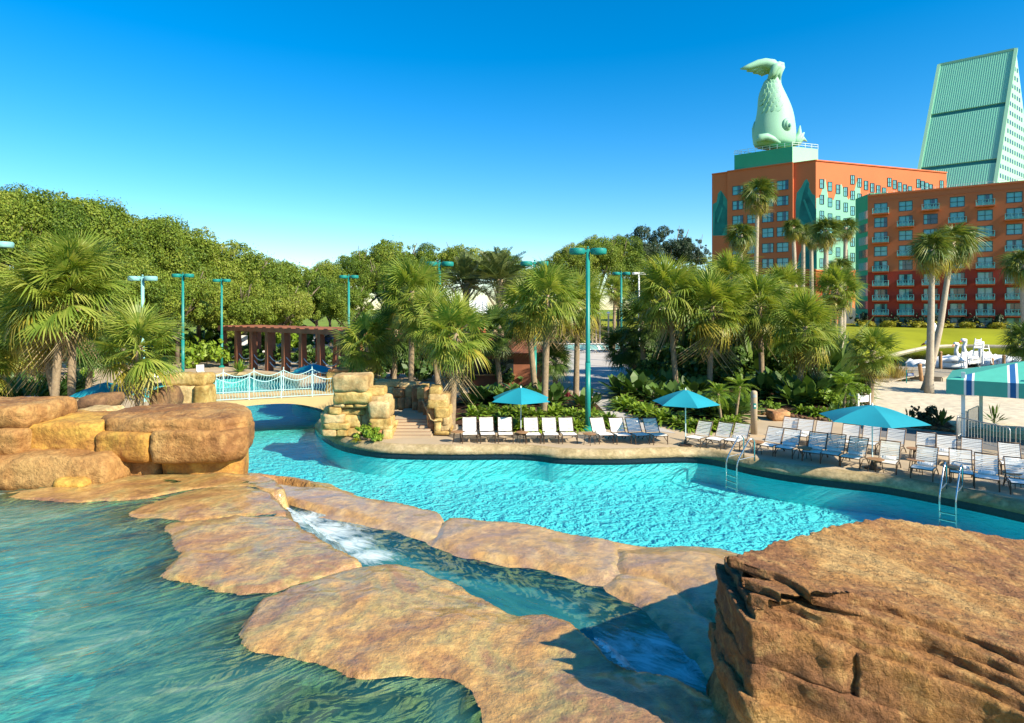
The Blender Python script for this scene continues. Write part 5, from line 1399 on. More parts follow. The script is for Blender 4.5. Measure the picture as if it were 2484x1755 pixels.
# ------------------------------------------------------------------ lounge chairs
def make_lounger(kind=0):
    t = thing('lounge_chair', 'x', 'lounge chair', (0, 0, 0), 0, 'white strap lounge chairs on the pool deck')
    # local: foot end at y = 0 (towards -y is away from the feet: back at +y)
    hw_ = 0.285
    prof = [(0.0, .335), (.10, .36), (.40, .345), (.74, .31), (.80, .34), (1.02, .66), (1.14, .83), (1.17, .84)]
    f = MB()
    for s_ in (-1, 1):
        f.tube([(s_ * hw_, y, z) for y, z in prof], .017, 6)
    f.tube([(-hw_, 0, .335), (hw_, 0, .335)], .017, 6); f.tube([(-hw_, 1.17, .84), (hw_, 1.17, .84)], .017, 6)
    f.tube([(-hw_, .78, .30), (hw_, .78, .30)], .017, 6)
    f.obj('frame', MAT['chair_frame'], t, smooth=True)
    for s_ in (-1, 1):
        a = MB(); a.tube([(s_ * hw_, .06, .33), (s_ * hw_, .04, 0)], .019, 6); a.obj('leg', MAT['chair_frame'], t)
        a = MB(); a.tube([(s_ * hw_, .62, .31), (s_ * hw_, .85, .23), (s_ * hw_, 1.05, .10), (s_ * hw_, 1.16, 0)], .019, 6); a.obj('leg', MAT['chair_frame'], t)
        a = MB(); a.tube([(s_ * hw_, .08, .10), (s_ * hw_, .45, .26), (s_ * hw_, .80, .22)], .014, 5); a.obj('brace', MAT['chair_frame'], t)
    # woven straps: each a thin sagging band; strap runs along the arc length of the side rail
    arc = [0]
    for i in range(len(prof) - 1): arc.append(arc[-1] + math.hypot(prof[i + 1][0] - prof[i][0], prof[i + 1][1] - prof[i][1]))
    def at(s_):
        y = np.interp(s_, arc, [p[0] for p in prof]); z = np.interp(s_, arc, [p[1] for p in prof]); return y, z
    def bands(name, s0, s1, w, gap, sag):
        m = MB(); s_ = s0; k = 0
        while s_ + w <= s1:
            wob = .006 * math.sin(k * 2.1)
            pts0, pts1 = [], []
            for j in range(7):
                fx = j / 6; x = -hw_ + .004 + fx * (2 * hw_ - .008); sg = sag * (1 - (2 * fx - 1) ** 2)
                y0, z0 = at(s_ + wob * math.sin(fx * 6)); y1, z1 = at(s_ + w + wob * math.sin(fx * 6 + 1))
                pts0.append((x, y0, z0 + .012 - sg)); pts1.append((x, y1, z1 + .012 - sg))
            n = 7; lo = [(p[0], p[1], p[2] - .006) for p in pts0 + pts1]
            m.add(pts0 + pts1 + lo, [(j, j + 1, n + j + 1, n + j) for j in range(6)] + [(2 * n + j, 3 * n + j, 3 * n + j + 1, 2 * n + j + 1) for j in range(6)] + [(j, 2 * n + j, 2 * n + j + 1, j + 1) for j in range(6)] + [(n + j, n + j + 1, 3 * n + j + 1, 3 * n + j) for j in range(6)])
            s_ += w + gap; k += 1
        m.obj(name, MAT['strap'], t)
    bands('seat_straps', .012, arc[3], .053, .006, .012)
    bands('back_straps', arc[4] + .01, arc[-1] - .004, .037, .021, .010)
    return t
L0 = make_lounger()
tw = MB()
tw.tube([(-.20, 0, .055), (.20, 0, .055)], .055, 12, cap=True)
for k in range(7): tw.tube([(-.2 + k * .066, 0, .055), (-.2 + k * .066 + .02, 0, .055)], .0565, 12, cap=False)
towel_me = tw.mesh('rolled_towel', MAT['towel'], True)
first_l = [True]
CHAIRS = []
def chair(px, py, ang, label, towel=None):
    """px, py: photo pixel of the middle of the front feet; ang: direction the feet point, degrees from +X"""
    p = G(px, py)
    rz = R(ang) + R(90) + math.sin(px * 1.7) * .05
    if first_l[0]:
        L0.location = p; L0.rotation_euler = (0, 0, rz); L0['label'] = label; first_l[0] = False; o = L0
    else:
        o = copy_thing(L0, p, rz, label)
    CHAIRS.append(o)
    if towel:
        q = p + Matrix.Rotation(rz, 3, 'Z') @ Vector((0, .66, .325))
        tag(ob('rolled_towel', towel_me, None, q, (0, 0, rz + .12)), towel, 'towel', 'rolled white towels on the loungers')
far = [(1140, 1077, -86, 'white strap lounger nearest the stone stairs, first of the far row'),
       (1184, 1077, -86, 'white strap lounger second from the stone stairs in the far row'),
       (1227, 1077, -87, 'white strap lounger just left of the leftmost umbrella pole'),
       (1294, 1078, -88, 'white strap lounger just right of the leftmost umbrella pole'),
       (1338, 1078, -88, 'white strap lounger in the middle of the trio left of the tall teal lamp post'),
       (1383, 1078, -88, 'white strap lounger directly left of the tall teal lamp post'),
       (1472, 1078, -80, 'white strap lounger directly right of the tall teal lamp post'),
       (1515, 1079, -80, 'white strap lounger with a diagonal shadow, second right of the lamp post'),
       (1560, 1079, -80, 'shaded blue looking lounger, third right of the lamp post'),
       (1604, 1080, -79, 'shaded lounger, fourth right of the lamp post and nearest the second umbrella pole')]
for a in far: chair(*a, towel={1140: 'rolled white towel on the lounger nearest the stone stairs', 1338: 'rolled white towel on the middle lounger left of the lamp post', 1472: 'rolled white towel on the lounger right of the lamp post'}.get(a[0]))
DG_ = -131
near = [(1680, 1086, DG_, 'white lounger turned left, first right of the second umbrella pole', 0),
        (1729, 1090, DG_, 'white lounger turned left, second right of the second umbrella pole', 0),
        (1774, 1093, DG_, 'white lounger turned left beside the tan bollard column', 1),
        (1854, 1105, DG_, 'half shaded white lounger right of the brown side table near the first pool ladder', 0),
        (1900, 1112, DG_, 'lounger with white top and blue shaded seat in the front row', 1),
        (1967, 1123, DG_, 'left one of two fully shaded blue looking loungers in front of the umbrella', 1),
        (2012, 1128, DG_, 'right one of two fully shaded blue looking loungers in front of the umbrella', 1),
        (2061, 1137, DG_, 'sunlit white front row lounger directly left of the near umbrella pole', 1),
        (2148, 1150, DG_, 'sunlit white front row lounger directly right of the near umbrella pole', 1),
        (2235, 1166, -129, 'shaded front row lounger directly left of the second pool ladder', 1),
        (2333, 1177, -127, 'shaded lounger just behind the rails of the second pool ladder', 1),
        (2394, 1191, -124, 'shaded front row lounger right of the second pool ladder', 1),
        (2484, 1205, -122, 'shaded lounger cut by the right edge of the picture, front row', 0),
        (1900, 1074, DG_, 'white back row lounger nearest the planting bed, leftmost of the back row', 0),
        (1937, 1080, DG_, 'second white lounger from the left in the back row', 1),
        (1981, 1086, DG_, 'third white lounger from the left in the back row, left of the near umbrella', 0),
        (2052, 1097, DG_, 'white back row lounger just left of the near umbrella pole', 0),
        (2101, 1101, DG_, 'white back row lounger just right of the near umbrella pole', 0),
        (2158, 1109, DG_, 'white back row lounger second right of the near umbrella pole', 0),
        (2240, 1122, -129, 'white back row lounger right of the small round table behind the umbrella', 0),
        (2296, 1131, -128, 'white back row lounger with a towel in front of the crowd barrier', 1),
        (2353, 1140, -127, 'cream lit back row lounger rightmost in front of the crowd barrier', 0),
        (2458, 1156, -124, 'half shaded back row lounger at the right edge by the barrier', 1)]
for px, py, a, lab, tw_ in near: chair(px, py, a, lab, ('rolled towel on the ' + ' '.join(lab.split()[:12])) if tw_ else None)
left = [(100, 1012, -25, 'shaded blue lounger at far left behind the orange boulder, nearer one'), (112, 1003, -25, 'shaded blue lounger at far left behind the orange boulder, farther one'),
        (150, 985, -30, 'white lounger with raised back left of the twin palm trunks'),
        (205, 960, -30, 'white lounger behind the left blue umbrella'), (330, 936, -40, 'white lounger seen under the small left palm, left one'),
        (352, 930, -40, 'white lounger seen under the small left palm, middle one'), (392, 928, -40, 'white lounger seen under the small left palm, right one'), (488, 914, -60, 'white lounger at the far pool corner left of the bridge'),
        (575, 868, -80, 'white lounger behind the pergola, left one'), (632, 872, -80, 'white lounger behind the pergola, right one')]
for a in left: chair(*a)
for k, x in enumerate((1412, 1438, 1462, 1478, 1494)):
    chair(x + 8, 858 - k * .6, -38, ['far white lounger by the teal wall, leftmost of five', 'far white lounger by the teal wall, second of five', 'far white lounger by the teal wall, middle of five', 'far white lounger by the teal wall, fourth of five', 'far white lounger by the teal wall, rightmost of five'][k])

# ------------------------------------------------------------------ side tables
st0 = thing('side_table', 'x', 'side table', (0, 0, 0), 0, 'small round side tables between the loungers')
m_ = MB(); m_.lathe([(.235, .40), (.25, .408), (.25, .425), (.22, .43)], 20); m_.obj('table_top', MAT['table'], st0)
for k in range(4):
    a = R(45 + 90 * k); m_ = MB(); m_.tube([(math.cos(a) * .16, math.sin(a) * .16, .405), (math.cos(a) * .19, math.sin(a) * .19, .2), (math.cos(a) * .22, math.sin(a) * .22, 0)], .013, 5); m_.obj('leg', MAT['chair_frame'], st0)
tabs = [(1109, 1074, 'brown round side table at the stairs end of the far row'), (1266, 1075, 'brown round side table at the foot of the leftmost umbrella pole'), (1430, 1079, 'brown round side table in front of the tall lamp post'),
        (1836, 1100, 'brown round side table near the first pool ladder'), (1952, 1116, 'shaded round side table between blue looking loungers'), (2124, 1146, 'brown round side table at the near umbrella pole'),
        (2219, 1118, 'brown round side table in the back row right of the umbrella'), (2221, 1148, 'shaded round side table in the front row right of the umbrella'), (2310, 1166, 'brown round side table behind the second pool ladder'), (2455, 1182, 'shaded round side table near the right edge')]
for i, (x, y, lab) in enumerate(tabs):
    if i == 0: st0.location = G(x, y); st0['label'] = lab
    else: copy_thing(st0, G(x, y), i * .4, lab)

# ------------------------------------------------------------------ umbrellas
def umbrella(px, py, ztop, rimz, rad, rot, label, n=6):
    b = G(px, py) if not isinstance(px, Vector) else px
    t = thing('parasol', label, 'umbrella', b, rot, 'turquoise pool umbrellas')
    m = MB(); m.tube([(0, 0, 0), (0, 0, ztop - .05)], .02, 8); m.obj('pole', MAT['white_metal'], t)
    m = MB(); m.lathe([(.24, 0), (.24, .05), (.08, .09), (.035, .25), (.0, .25)], 16); m.obj('base', MAT['chair_frame'], t)
    for k in range(n):
        a0, a1 = 2 * math.pi * k / n, 2 * math.pi * (k + 1) / n
        V = []; K_, J = 7, 7
        for i in range(K_):
            f = i / (K_ - 1)
            for j in range(J):
                g = j / (J - 1); w = abs(2 * g - 1)
                c0, c1 = Vector((math.cos(a0), math.sin(a0), 0)), Vector((math.cos(a1), math.sin(a1), 0))
                p = c0.lerp(c1, g) * (rad * (0.06 + .94 * f))
                sag = (1 - w * w) * .10 * f * f * rad
                p -= p.normalized() * sag * .6
                p.z = ztop - (ztop - rimz) * (.96 * f + .06 * f * f) + .05 * math.sin(f * math.pi) * rad * .4 - sag * .12
                V.append(p)
        m = MB(); m.add(V, [(i * J + j, (i + 1) * J + j, (i + 1) * J + j + 1, i * J + j + 1) for i in range(K_ - 1) for j in range(J - 1)])
        m.obj('canopy_panel', MAT['canvas'], t, smooth=True)
        m = MB(); c0 = Vector((math.cos(a0), math.sin(a0), 0))
        m.bar(Vector((0, 0, ztop - .10)), c0 * (rad - .05) + Vector((0, 0, rimz - .015)), .018, .018); m.obj('rib', MAT['chair_frame'], t)
    m = MB(); m.lathe([(.03, ztop - .02), (.03, ztop + .03), (.012, ztop + .08), (0, ztop + .09)], 8); m.obj('finial', MAT['white_metal'], t)
    return t
umbrella(1263.5, 1054, 1.93, 1.45, 1.36, R(-90), 'turquoise umbrella left of the tall lamp post, over the far row')
umbrella(1663, 1082, 2.12, 1.64, 1.27, R(-86), 'turquoise umbrella right of the tall lamp post, in front of the small palms')
umbrella(2116, 1137, 2.06, 1.62, 1.62, R(-102), 'largest turquoise umbrella among the right hand loungers')
umbrella(Vector(((257.5 - CPX) / FPX * 26.1, 26.1, 0)), 0, 2.1, 1.62, 1.3, R(-80), 'blue umbrella on the left partly in palm shade')
umbrella(Vector((-11.9, 37.0, 0)), 0, 1.9, 1.5, 1.35, R(-75), 'shaded blue umbrella behind the footbridge')

# ------------------------------------------------------------------ lamp posts
def lamp(px, Y, headpy, label, big=False, mat='teal', wpx=None, rz=0.0):
    b = Vector(((px - CPX) / FPX * Y, Y, 0)); zt = EYE - (headpy - HPX) / FPX * Y
    t = thing('lamp_post', label, 'street lamp', b, rz, 'teal twin drum lamp posts')
    m = MB(); m.tube([(0, 0, 0), (0, 0, 2.9)], [.115, .115], 14); m.tube([(0, 0, 2.86), (0, 0, 3.0), (0, 0, zt + .1)], [.115, .10, .085], 14); m.obj('pole', MAT[mat], t, smooth=True)
    m = MB(); m.lathe([(.26, 0), (.26, .05), (.17, .12), (.17, .2)], 14); m.obj('base', MAT[mat], t)
    m = MB(); m.box((0, 0, zt), (.60, .16, .10)); m.ball((0, 0, zt + .17), .05, 8, 5); m.obj('arm', MAT[mat], t)
    for s_ in (-1, 1):
        d = MB(); x = s_ * .46
        d.lathe([(.0, zt + .12), (.30, zt + .12), (.335, zt + .09), (.345, zt + .02), (.335, zt - .10), (.31, zt - .13), (.29, zt - .10), (.28, zt - .02), (0, zt - .02)], 22, (x, 0, 0))
        sh = d.obj('lamp_shade', MAT[mat], t, smooth=True); sharpen(sh.data, 35)
        d = MB(); d.lathe([(0, zt - .10), (.16, zt - .09), (.26, zt - .04)], 14, (x, 0, 0)); d.obj('lens', MAT['white_metal'], sh)
    return t
lamp(1426, 26.5, 610, 'tall teal lamp post standing at the pool deck in the middle')
lamp(346, 34.8, 676, 'pale teal lamp head above the small left palm', mat='teal_pale')
lamp(443.6, 46, 669, 'teal lamp post in front of the oaks, middle one left of the pergola')
lamp(537.7, 55, 681, 'teal lamp post standing above the left end of the pergola')
lamp(846, 51, 672, 'teal lamp post right of the parked car')
lamp(1066, 34.8, 641, 'teal lamp head above the centre palms left of the date palms')
lamp(1297, 34.5, 640, 'teal lamp head hidden in the palms left of the tall lamp post')
lamp(1507, 55, 664, 'teal lamp post behind the plaza right of the tall lamp post')
lamp(1550, 72, 664, 'white lamp head behind the right palm group', mat='white')
lamp(-14, 27.5, 594, 'pale teal lamp head cut by the left edge', mat='teal_pale')

# ------------------------------------------------------------------ pool ladders
def ladder(pa, pb, ya, yb, label):
    A_, B_ = pa, pb                                     # deck feet
    mid = (A_ + B_) / 2
    t = thing('pool_ladder', label, 'ladder', mid)
    d = (B_ - A_).normalized(); out = Vector((d.y, -d.x, 0))
    if out.y > 0: out = -out
    for P_ in (A_, B_):
        q = P_ - mid; m = MB()
        m.tube([q, q + UPZ * .66, q + UPZ * .74 + out * .05, q + UPZ * .78 + out * .13, q + UPZ * .76 + out * .21, q + UPZ * .70 + out * .28,
                q + out * .66 + UPZ * .18, q + out * .74 + UPZ * .02, q + out * .78 - UPZ * .15, q + out * .78 - UPZ * .98], .024, 10)
        m.obj('rail', MAT['steel'], t, smooth=True)
        m = MB(); m.tube([q + UPZ * .16, q + out * .72 + UPZ * .10], .016, 8); m.obj('cross_bar', MAT['steel'], t)
    for z in (-.5, -.70, -.90):
        m = MB(); a, b = A_ - mid + out * .78, B_ - mid + out * .78
        m.bar(a + UPZ * z, b + UPZ * z, .08, .025); m.obj('tread', MAT['steel'], t)
z5 = lambda x, y: (1700 + x / 2.897, 700 + y / 2.897)
z6 = lambda x, y: (2120 + x / 5.794, 960 + y / 5.794)
ladder(G(*z5(302, 1190)), G(*z5(378, 1213)), 0, 0, 'steel pool ladder at the first row corner, left one')
ladder(G(*z6(1020, 1310)), G(*z6(1245, 1350)), 0, 0, 'larger steel pool ladder in front of the shaded loungers, right one')

# ------------------------------------------------------------------ bollard, planter, barriers, awning
bc = thing('speaker_bollard', 'tan round concrete bollard column with small teal plaque', 'bollard', G(1829, 1057))
m = MB(); m.lathe([(.135, .06), (.13, 1.72), (.12, 1.80), (.07, 1.84), (0, 1.85)], 20); m.obj('column', MAT['concrete'], bc, smooth=True)
m = MB(); m.box((0.05, 0, .03), (.62, .5, .06)); m.obj('footing', MAT['concrete'], bc)
m = MB(); m.add([(math.sin(a) * .137, -math.cos(a) * .137, z) for z in (1.12, 1.34) for a in np.linspace(-.55, .35, 6)], [(i, i + 1, 7 + i, 6 + i) for i in range(5)]); m.obj('plaque', MAT['teal'], bc)
m = MB(); m.add([(math.sin(a) * .134, -math.cos(a) * .134, z) for z in (1.58, 1.70) for a in np.linspace(-.55, .45, 6)], [(i, i + 1, 7 + i, 6 + i) for i in range(5)]); m.obj('grille', MAT['galv'], bc)
m = MB(); m.add([(math.sin(a) * .139, -math.cos(a) * .139, z) for z in (1.19, 1.27) for a in np.linspace(-.3, .1, 4)], [(i, i + 1, 5 + i, 4 + i) for i in range(3)]); m.obj('plaque_mark', MAT['white'], bc)
pb_ = G(2085, 990)
pn = thing('planter_box', 'white wooden planter box on legs with green plants behind the umbrella', 'planter', pb_, R(20))
m = MB(); m.box((0, 0, .52), (.82, .5, .34)); m.obj('box', MAT['white'], pn)
m = MB(); m.box((0, 0, .69), (.74, .42, .03)); m.obj('soil', MAT['mulch'], pn)
for sx in (-1, 1):
    for sy in (-1, 1):
        m = MB(); m.box((sx * .43, sy * .27, .4), (.10, .10, .8), taper=.95); m.obj('leg', MAT['white'], pn)
def barrier(a, b, label):
    a, b = Vector(a), Vector(b); t = thing('crowd_barrier', label, 'barrier', (a + b) / 2, 0, 'galvanised crowd barriers at the beach edge')
    o_ = t.location; d = (b - a); L_ = d.length; d = d.normalized()
    m = MB(); h = .98
    m.tube([a - o_ + UPZ * .02, a - o_ + UPZ * (h - .1), a - o_ + d * .03 + UPZ * (h - .03), a - o_ + d * .10 + UPZ * h, b - o_ - d * .10 + UPZ * h, b - o_ - d * .03 + UPZ * (h - .03), b - o_ + UPZ * (h - .1), b - o_ + UPZ * .02], .020, 8)
    m.tube([a - o_ + UPZ * .2, b - o_ + UPZ * .2], .016, 6)
    m.obj('frame', MAT['galv'], t, smooth=True)
    n = int(L_ / .125)
    for k in range(1, n):
        q = a - o_ + d * (L_ * k / n); m = MB(); m.tube([q + UPZ * .2, q + UPZ * h], .0085, 5, cap=False); m.obj('bar', MAT['galv'], t)
    for f in (.08, .92):
        q = a - o_ + d * (L_ * f); s_ = Vector((-d.y, d.x, 0)) * .3; m = MB(); m.tube([q + s_ + UPZ * .012, q + UPZ * .06, q - s_ + UPZ * .012], .014, 6); m.obj('foot', MAT['galv'], t)
gB = lambda px, Y: ((px - CPX) / FPX * Y, Y, 0.012)
barrier(gB(2321, 24.1), gB(2450, 21.9), 'crowd barrier facing the back row loungers, in front of the awning post')
barrier(gB(2464, 22.2), gB(2600, 20.8), 'crowd barrier cut by the right edge of the picture')
barrier(gB(2346, 25.5), gB(2323, 24.3), 'short crowd barrier running back from the awning post, nearer one')
barrier(gB(2374, 26.9), gB(2348, 25.65), 'short crowd barrier running back beside the awning, farther one')

aw = thing('awning', 'turquoise canvas awning with blue and white stripes on white posts at the right edge', 'canopy', (20.6, 25.3, 0))
o_ = aw.location
da = Vector((.787, -.617, 0)); na = Vector((.617, .787, 0)); F0 = Vector(((2295 - CPX) / FPX * 25.0, 25.0, 0)); LA, LD = 5.4, 4.6; ZE, ZV, ZP = 2.36, 1.78, 3.12
stripes = []; e_ = 0.0
for k in range(4):
    q_ = .58 + 1.36 * k; stripes += [(e_, q_, 'canvas_awn'), (q_, q_ + .075, 'white'), (q_ + .075, q_ + .255, 'blue_awn'), (q_ + .255, q_ + .33, 'white')]; e_ = q_ + .33
stripes.append((e_, 5.4, 'canvas_awn'))
MAT['canvas_awn'] = simple('sea_green_awning_canvas', (0.07, 0.42, 0.32), 0.8, var=0.05, bump=0.08, bscale=40)
MAT['blue_awn'] = simple('blue_awning_canvas', (0.01, 0.11, 0.30), 0.8, var=0.05)
ctr = F0 + da * (LA / 2) + na * (LD / 2)
def awn_side(org, d, n, L_, D_, strp, sc):
    for a, b, mt in strp:
        a, b = a * sc, b * sc
        m = MB(); nn2 = -n * .012
        m.poly([org + d * a + UPZ * ZV, org + d * b + UPZ * ZV, org + d * b + UPZ * ZE, org + d * a + UPZ * ZE])
        def top_(x): f = min(x, L_ - x) / (L_ / 2); return org + d * x + n * (D_ / 2 * f) + UPZ * (ZE + (ZP - ZE) * f)
        if a < L_ / 2 < b: m.poly([org + d * a + UPZ * ZE, org + d * b + UPZ * ZE, top_(b), top_(L_ / 2), top_(a)] if a > 0 else [org + d * a + UPZ * ZE, org + d * b + UPZ * ZE, top_(b), top_(L_ / 2)])
        else: 
            q = [org + d * a + UPZ * ZE, org + d * b + UPZ * ZE, top_(b), top_(a)]
            if a == 0: q = q[:3]
            if abs(b - L_) < 1e-6: q = [q[0], q[1], q[3]]
            m.poly(q)
        nm = 'canopy_panel' if 'canvas' in mt else ('blue_stripe' if 'blue' in mt else 'white_stripe')
        rel(m, o_).obj(nm, MAT[mt], aw)
awn_side(F0, da, na, LA, LD, stripes, 1.0)
awn_side(F0 + na * LD, -na, da, LD, LA, [(0, LD, 'canvas_awn')], 1.0)
awn_side(F0 + da * LA, na, -da, LD, LA, [(0, LD, 'canvas_awn')], 1.0)
awn_side(F0 + da * LA + na * LD, -da, -na, LA, LD, stripes, 1.0)
for (x, y) in ((.55, .25), (LA - .3, .25), (1.07, 3.4), (LA - .3, LD - .3), (LA / 2, .25)):
    q = F0 + da * x + na * y - o_; m = MB(); m.box((q.x, q.y, (ZE + .3) / 2), (.13, .13, ZE + .3), R(-38)); m.obj('post', MAT['white_metal'], aw)

# ------------------------------------------------------------------ beach, dock, swan boats
dk = thing('dock', 'weathered grey timber dock leading onto the lake', 'dock', (32.5, 50.5, 0))
o_ = dk.location
d0 = Vector((25.9, 44.6, 0)); dd_ = Vector((.80, .60, 0)); dn = Vector((-.60, .80, 0))
plm = MB(); plm.box((0, 0, 0), (.22, 2.5, .06)); plme = plm.mesh('plank', MAT['wood_grey'])
rng = random.Random(4)
for k in range(52):
    s_ = k * .235; w = dd_ * s_ + d0
    ob('plank', plme, dk, w + UPZ * (.16 + min(0, (k - 12)) * .008 + rng.uniform(-.006, .006)) - o_, (0, 0, math.atan2(dd_.y, dd_.x)), (1, 1 if k < 22 else 2.2, 1))
for s_ in (1, -1):
    m = MB(); a = d0 + dd_ * 5.2 + dn * (2.7 * s_); b = d0 + dd_ * 12.2 + dn * (2.7 * s_); m.bar(a + UPZ * -.03 - o_, b + UPZ * -.03 - o_, .12, .30); m.obj('edge_beam', MAT['wood_grey'], dk)
m = MB(); a = d0 + dd_ * 5.15 + dn * 2.7; b = d0 + dd_ * 5.15 - dn * 2.7; m.bar(a + UPZ * -.03 - o_, b + UPZ * -.03 - o_, .12, .30); m.obj('edge_beam', MAT['wood_grey'], dk)
def piling(px, pyt, pyb, Y, lab, lean=0.0):
    a, b = W(px, pyb, Y), W(px, pyt, Y); r = .13
    m = MB(); m.tube([a + Vector((lean, 0, -.9)) * (1 if lean == 0 else 1), b - UPZ * .05, b, b + UPZ * .12], [r, r, r * 1.25, r * .7], 12)
    tag(m.obj('dock_piling', MAT['wood_post'], base=a, smooth=False), lab, 'post', 'wooden dock pilings')
zd = lambda x, y: (2100 + x / 5.79, 780 + y / 5.79)
piling(*(zd(1050, 440)), zd(0, 605)[1], 54.0, 'wooden piling with a cap behind the leaning palm trunk')
piling(*(zd(1775, 535)), zd(0, 640)[1], 58.0, 'short wooden piling left of the awning roof')
piling(*(zd(1940, 490)), zd(0, 620)[1], 58.0, 'taller wooden piling just above the awning roof')
piling(*(zd(760, 615)), zd(0, 830)[1], 46.0, 'leaning reddish wooden post at the beach end of the dock', lean=.25)
def swan(px, py, Y, rz, label, s_=1.0):
    b = W(px, py, Y); b.z = -.50
    t = thing('swan_boat', label, 'pedal boat', b, rz, 'white swan shaped pedal boats')
    m = MB(); N = 16; V = []
    prof = [(-1.25, .05, .35), (-1.1, .55, .62), (-.6, .80, .78), (0, .86, .80), (.6, .74, .72), (1.0, .45, .55), (1.2, .12, .40)]
    for (x, ry, h) in prof:
        for k in range(N):
            a = 2 * math.pi * k / N
            V.append((x * s_, math.cos(a) * ry * s_, (.22 + math.sin(a) * (h if math.sin(a) > 0 else .25)) * s_))
    m.add(V, [(i * N + k, i * N + (k + 1) % N, (i + 1) * N + (k + 1) % N, (i + 1) * N + k) for i in range(len(prof) - 1) for k in range(N)] + [tuple(reversed(range(N))), tuple((len(prof) - 1) * N + k for k in range(N))])
    m.obj('hull', MAT['white'], t, smooth=True)
    m = MB(); m.tube([(.85 * s_, 0, .55 * s_), (1.2 * s_, 0, .95 * s_), (1.25 * s_, 0, 1.4 * s_), (1.1 * s_, 0, 1.75 * s_), (1.12 * s_, 0, 1.95 * s_), (1.35 * s_, 0, 1.98 * s_), (1.5 * s_, 0, 1.86 * s_)], [.26 * s_, .2 * s_, .15 * s_, .14 * s_, .19 * s_, .18 * s_, .07 * s_], 12); m.obj('neck', MAT['white'], t, smooth=True)
    m = MB(); m.tube([(1.46 * s_, 0, 1.9 * s_), (1.62 * s_, 0, 1.82 * s_), (1.76 * s_, 0, 1.72 * s_)], [.08 * s_, .07 * s_, .015], 8); m.obj('beak', MAT['orange'], t)
    for q in (-1, 1):
        m = MB(); m.ball((1.3 * s_, q * .15 * s_, 1.99 * s_), .035 * s_, 6, 4); m.obj('eye', MAT['black'], t)
        m = MB(); m.tube([(-1.0 * s_, q * .62 * s_, .62 * s_), (-.3 * s_, q * .84 * s_, .78 * s_), (.5 * s_, q * .72 * s_, .6 * s_)], [.06, .26 * s_, .1], 8); m.obj('wing', MAT['white'], t, smooth=True)
swan(*zd(765, 640), 57.5, R(10), 'white swan boat left of the twin trunk palm, its neck raised')
swan(*zd(1150, 640), 59.0, R(160), 'white swan boat right of the leaning palm trunk, big rounded back', 1.25)
swan(*zd(1400, 610), 63.0, R(200), 'white swan boat behind the small white chair, head turned left', 1.1)
swan(*zd(1560, 600), 66.0, R(185), 'white swan boat behind the tall lifeguard chair', 1.2)
swan(*zd(1850, 640), 60.5, R(170), 'white swan boat between the two right hand pilings', 1.2)
swan(*zd(2110, 640), 59.0, R(0), 'white swan boat above the awning roof, upright neck and head', 1.15)
def guard(px, py, Y, h, label):
    b = W(px, py, Y); b.z = 0.19
    t = thing('lifeguard_chair', label, 'lifeguard chair', b, R(15))
    w = .42
    for sx in (-1, 1):
        for sy in (-1, 1):
            m = MB(); m.bar((sx * w * 1.25, sy * w * 1.25, 0), (sx * w * .8, sy * w * .8, h * (.72 if sy < 0 else 1.0)), .07); m.obj('leg', MAT['white'], t)
    m = MB(); m.box((0, 0, h * .6), (w * 1.8, w * 1.8, .06)); m.obj('seat', MAT['white'], t)
    for k in range(4):
        m = MB(); m.box((0, w * .85, h * (.66 + .085 * k)), (w * 1.7, .04, h * .055)); m.obj('back_slat', MAT['white'], t)
    for sx in (-1, 1):
        m = MB(); m.bar((sx * w * .85, -w * .9, h * .74), (sx * w * .85, w * .85, h * .74), .06, .05); m.obj('armrest', MAT['white'], t)
    for k in range(1, 4):
        m = MB(); z = h * .15 * k; m.bar((-w * 1.15, -w * 1.15, z), (w * 1.15, -w * 1.15, z), .06, .05); m.obj('rung', MAT['white'], t)
guard(*zd(1630, 640), 57.0, 2.3, 'tall white lifeguard chair on the dock by the swan boats')
guard(*zd(1445, 600), 56.0, 1.15, 'small white chair on the dock in front of a swan boat')
sg = thing('beach_sign', 'small navy sign on a teal post at the start of the dock', 'sign', G(*zd(572, 872)))
m = MB(); m.tube([(0, 0, 0), (0, 0, .95)], .035, 8); m.obj('post', MAT['teal'], sg)
m = MB(); m.box((.25, -.04, .62), (.46, .02, .22)); m.obj('board', MAT['slate_blue'], sg)
m = MB(); m.box((.2, -.052, .66), (.26, .004, .025)); m.box((.25, -.052, .59), (.34, .004, .025)); m.obj('lettering_bars', MAT['white_metal'], sg)
s2 = thing('lawn_sign', 'white marker post on the lawn shore behind the palm trunks', 'sign', Vector(((2264 - CPX) / FPX * 84, 84, .2)))
m = MB(); m.box((0, 0, 1.0), (.3, .1, 2.0)); m.obj('post', MAT['white'], s2)
m = MB(); m.lathe([(.42, 1.95), (.42, 2.7), (.2, 3.1), (0, 3.15)], 12); m.obj('head', MAT['white'], s2)

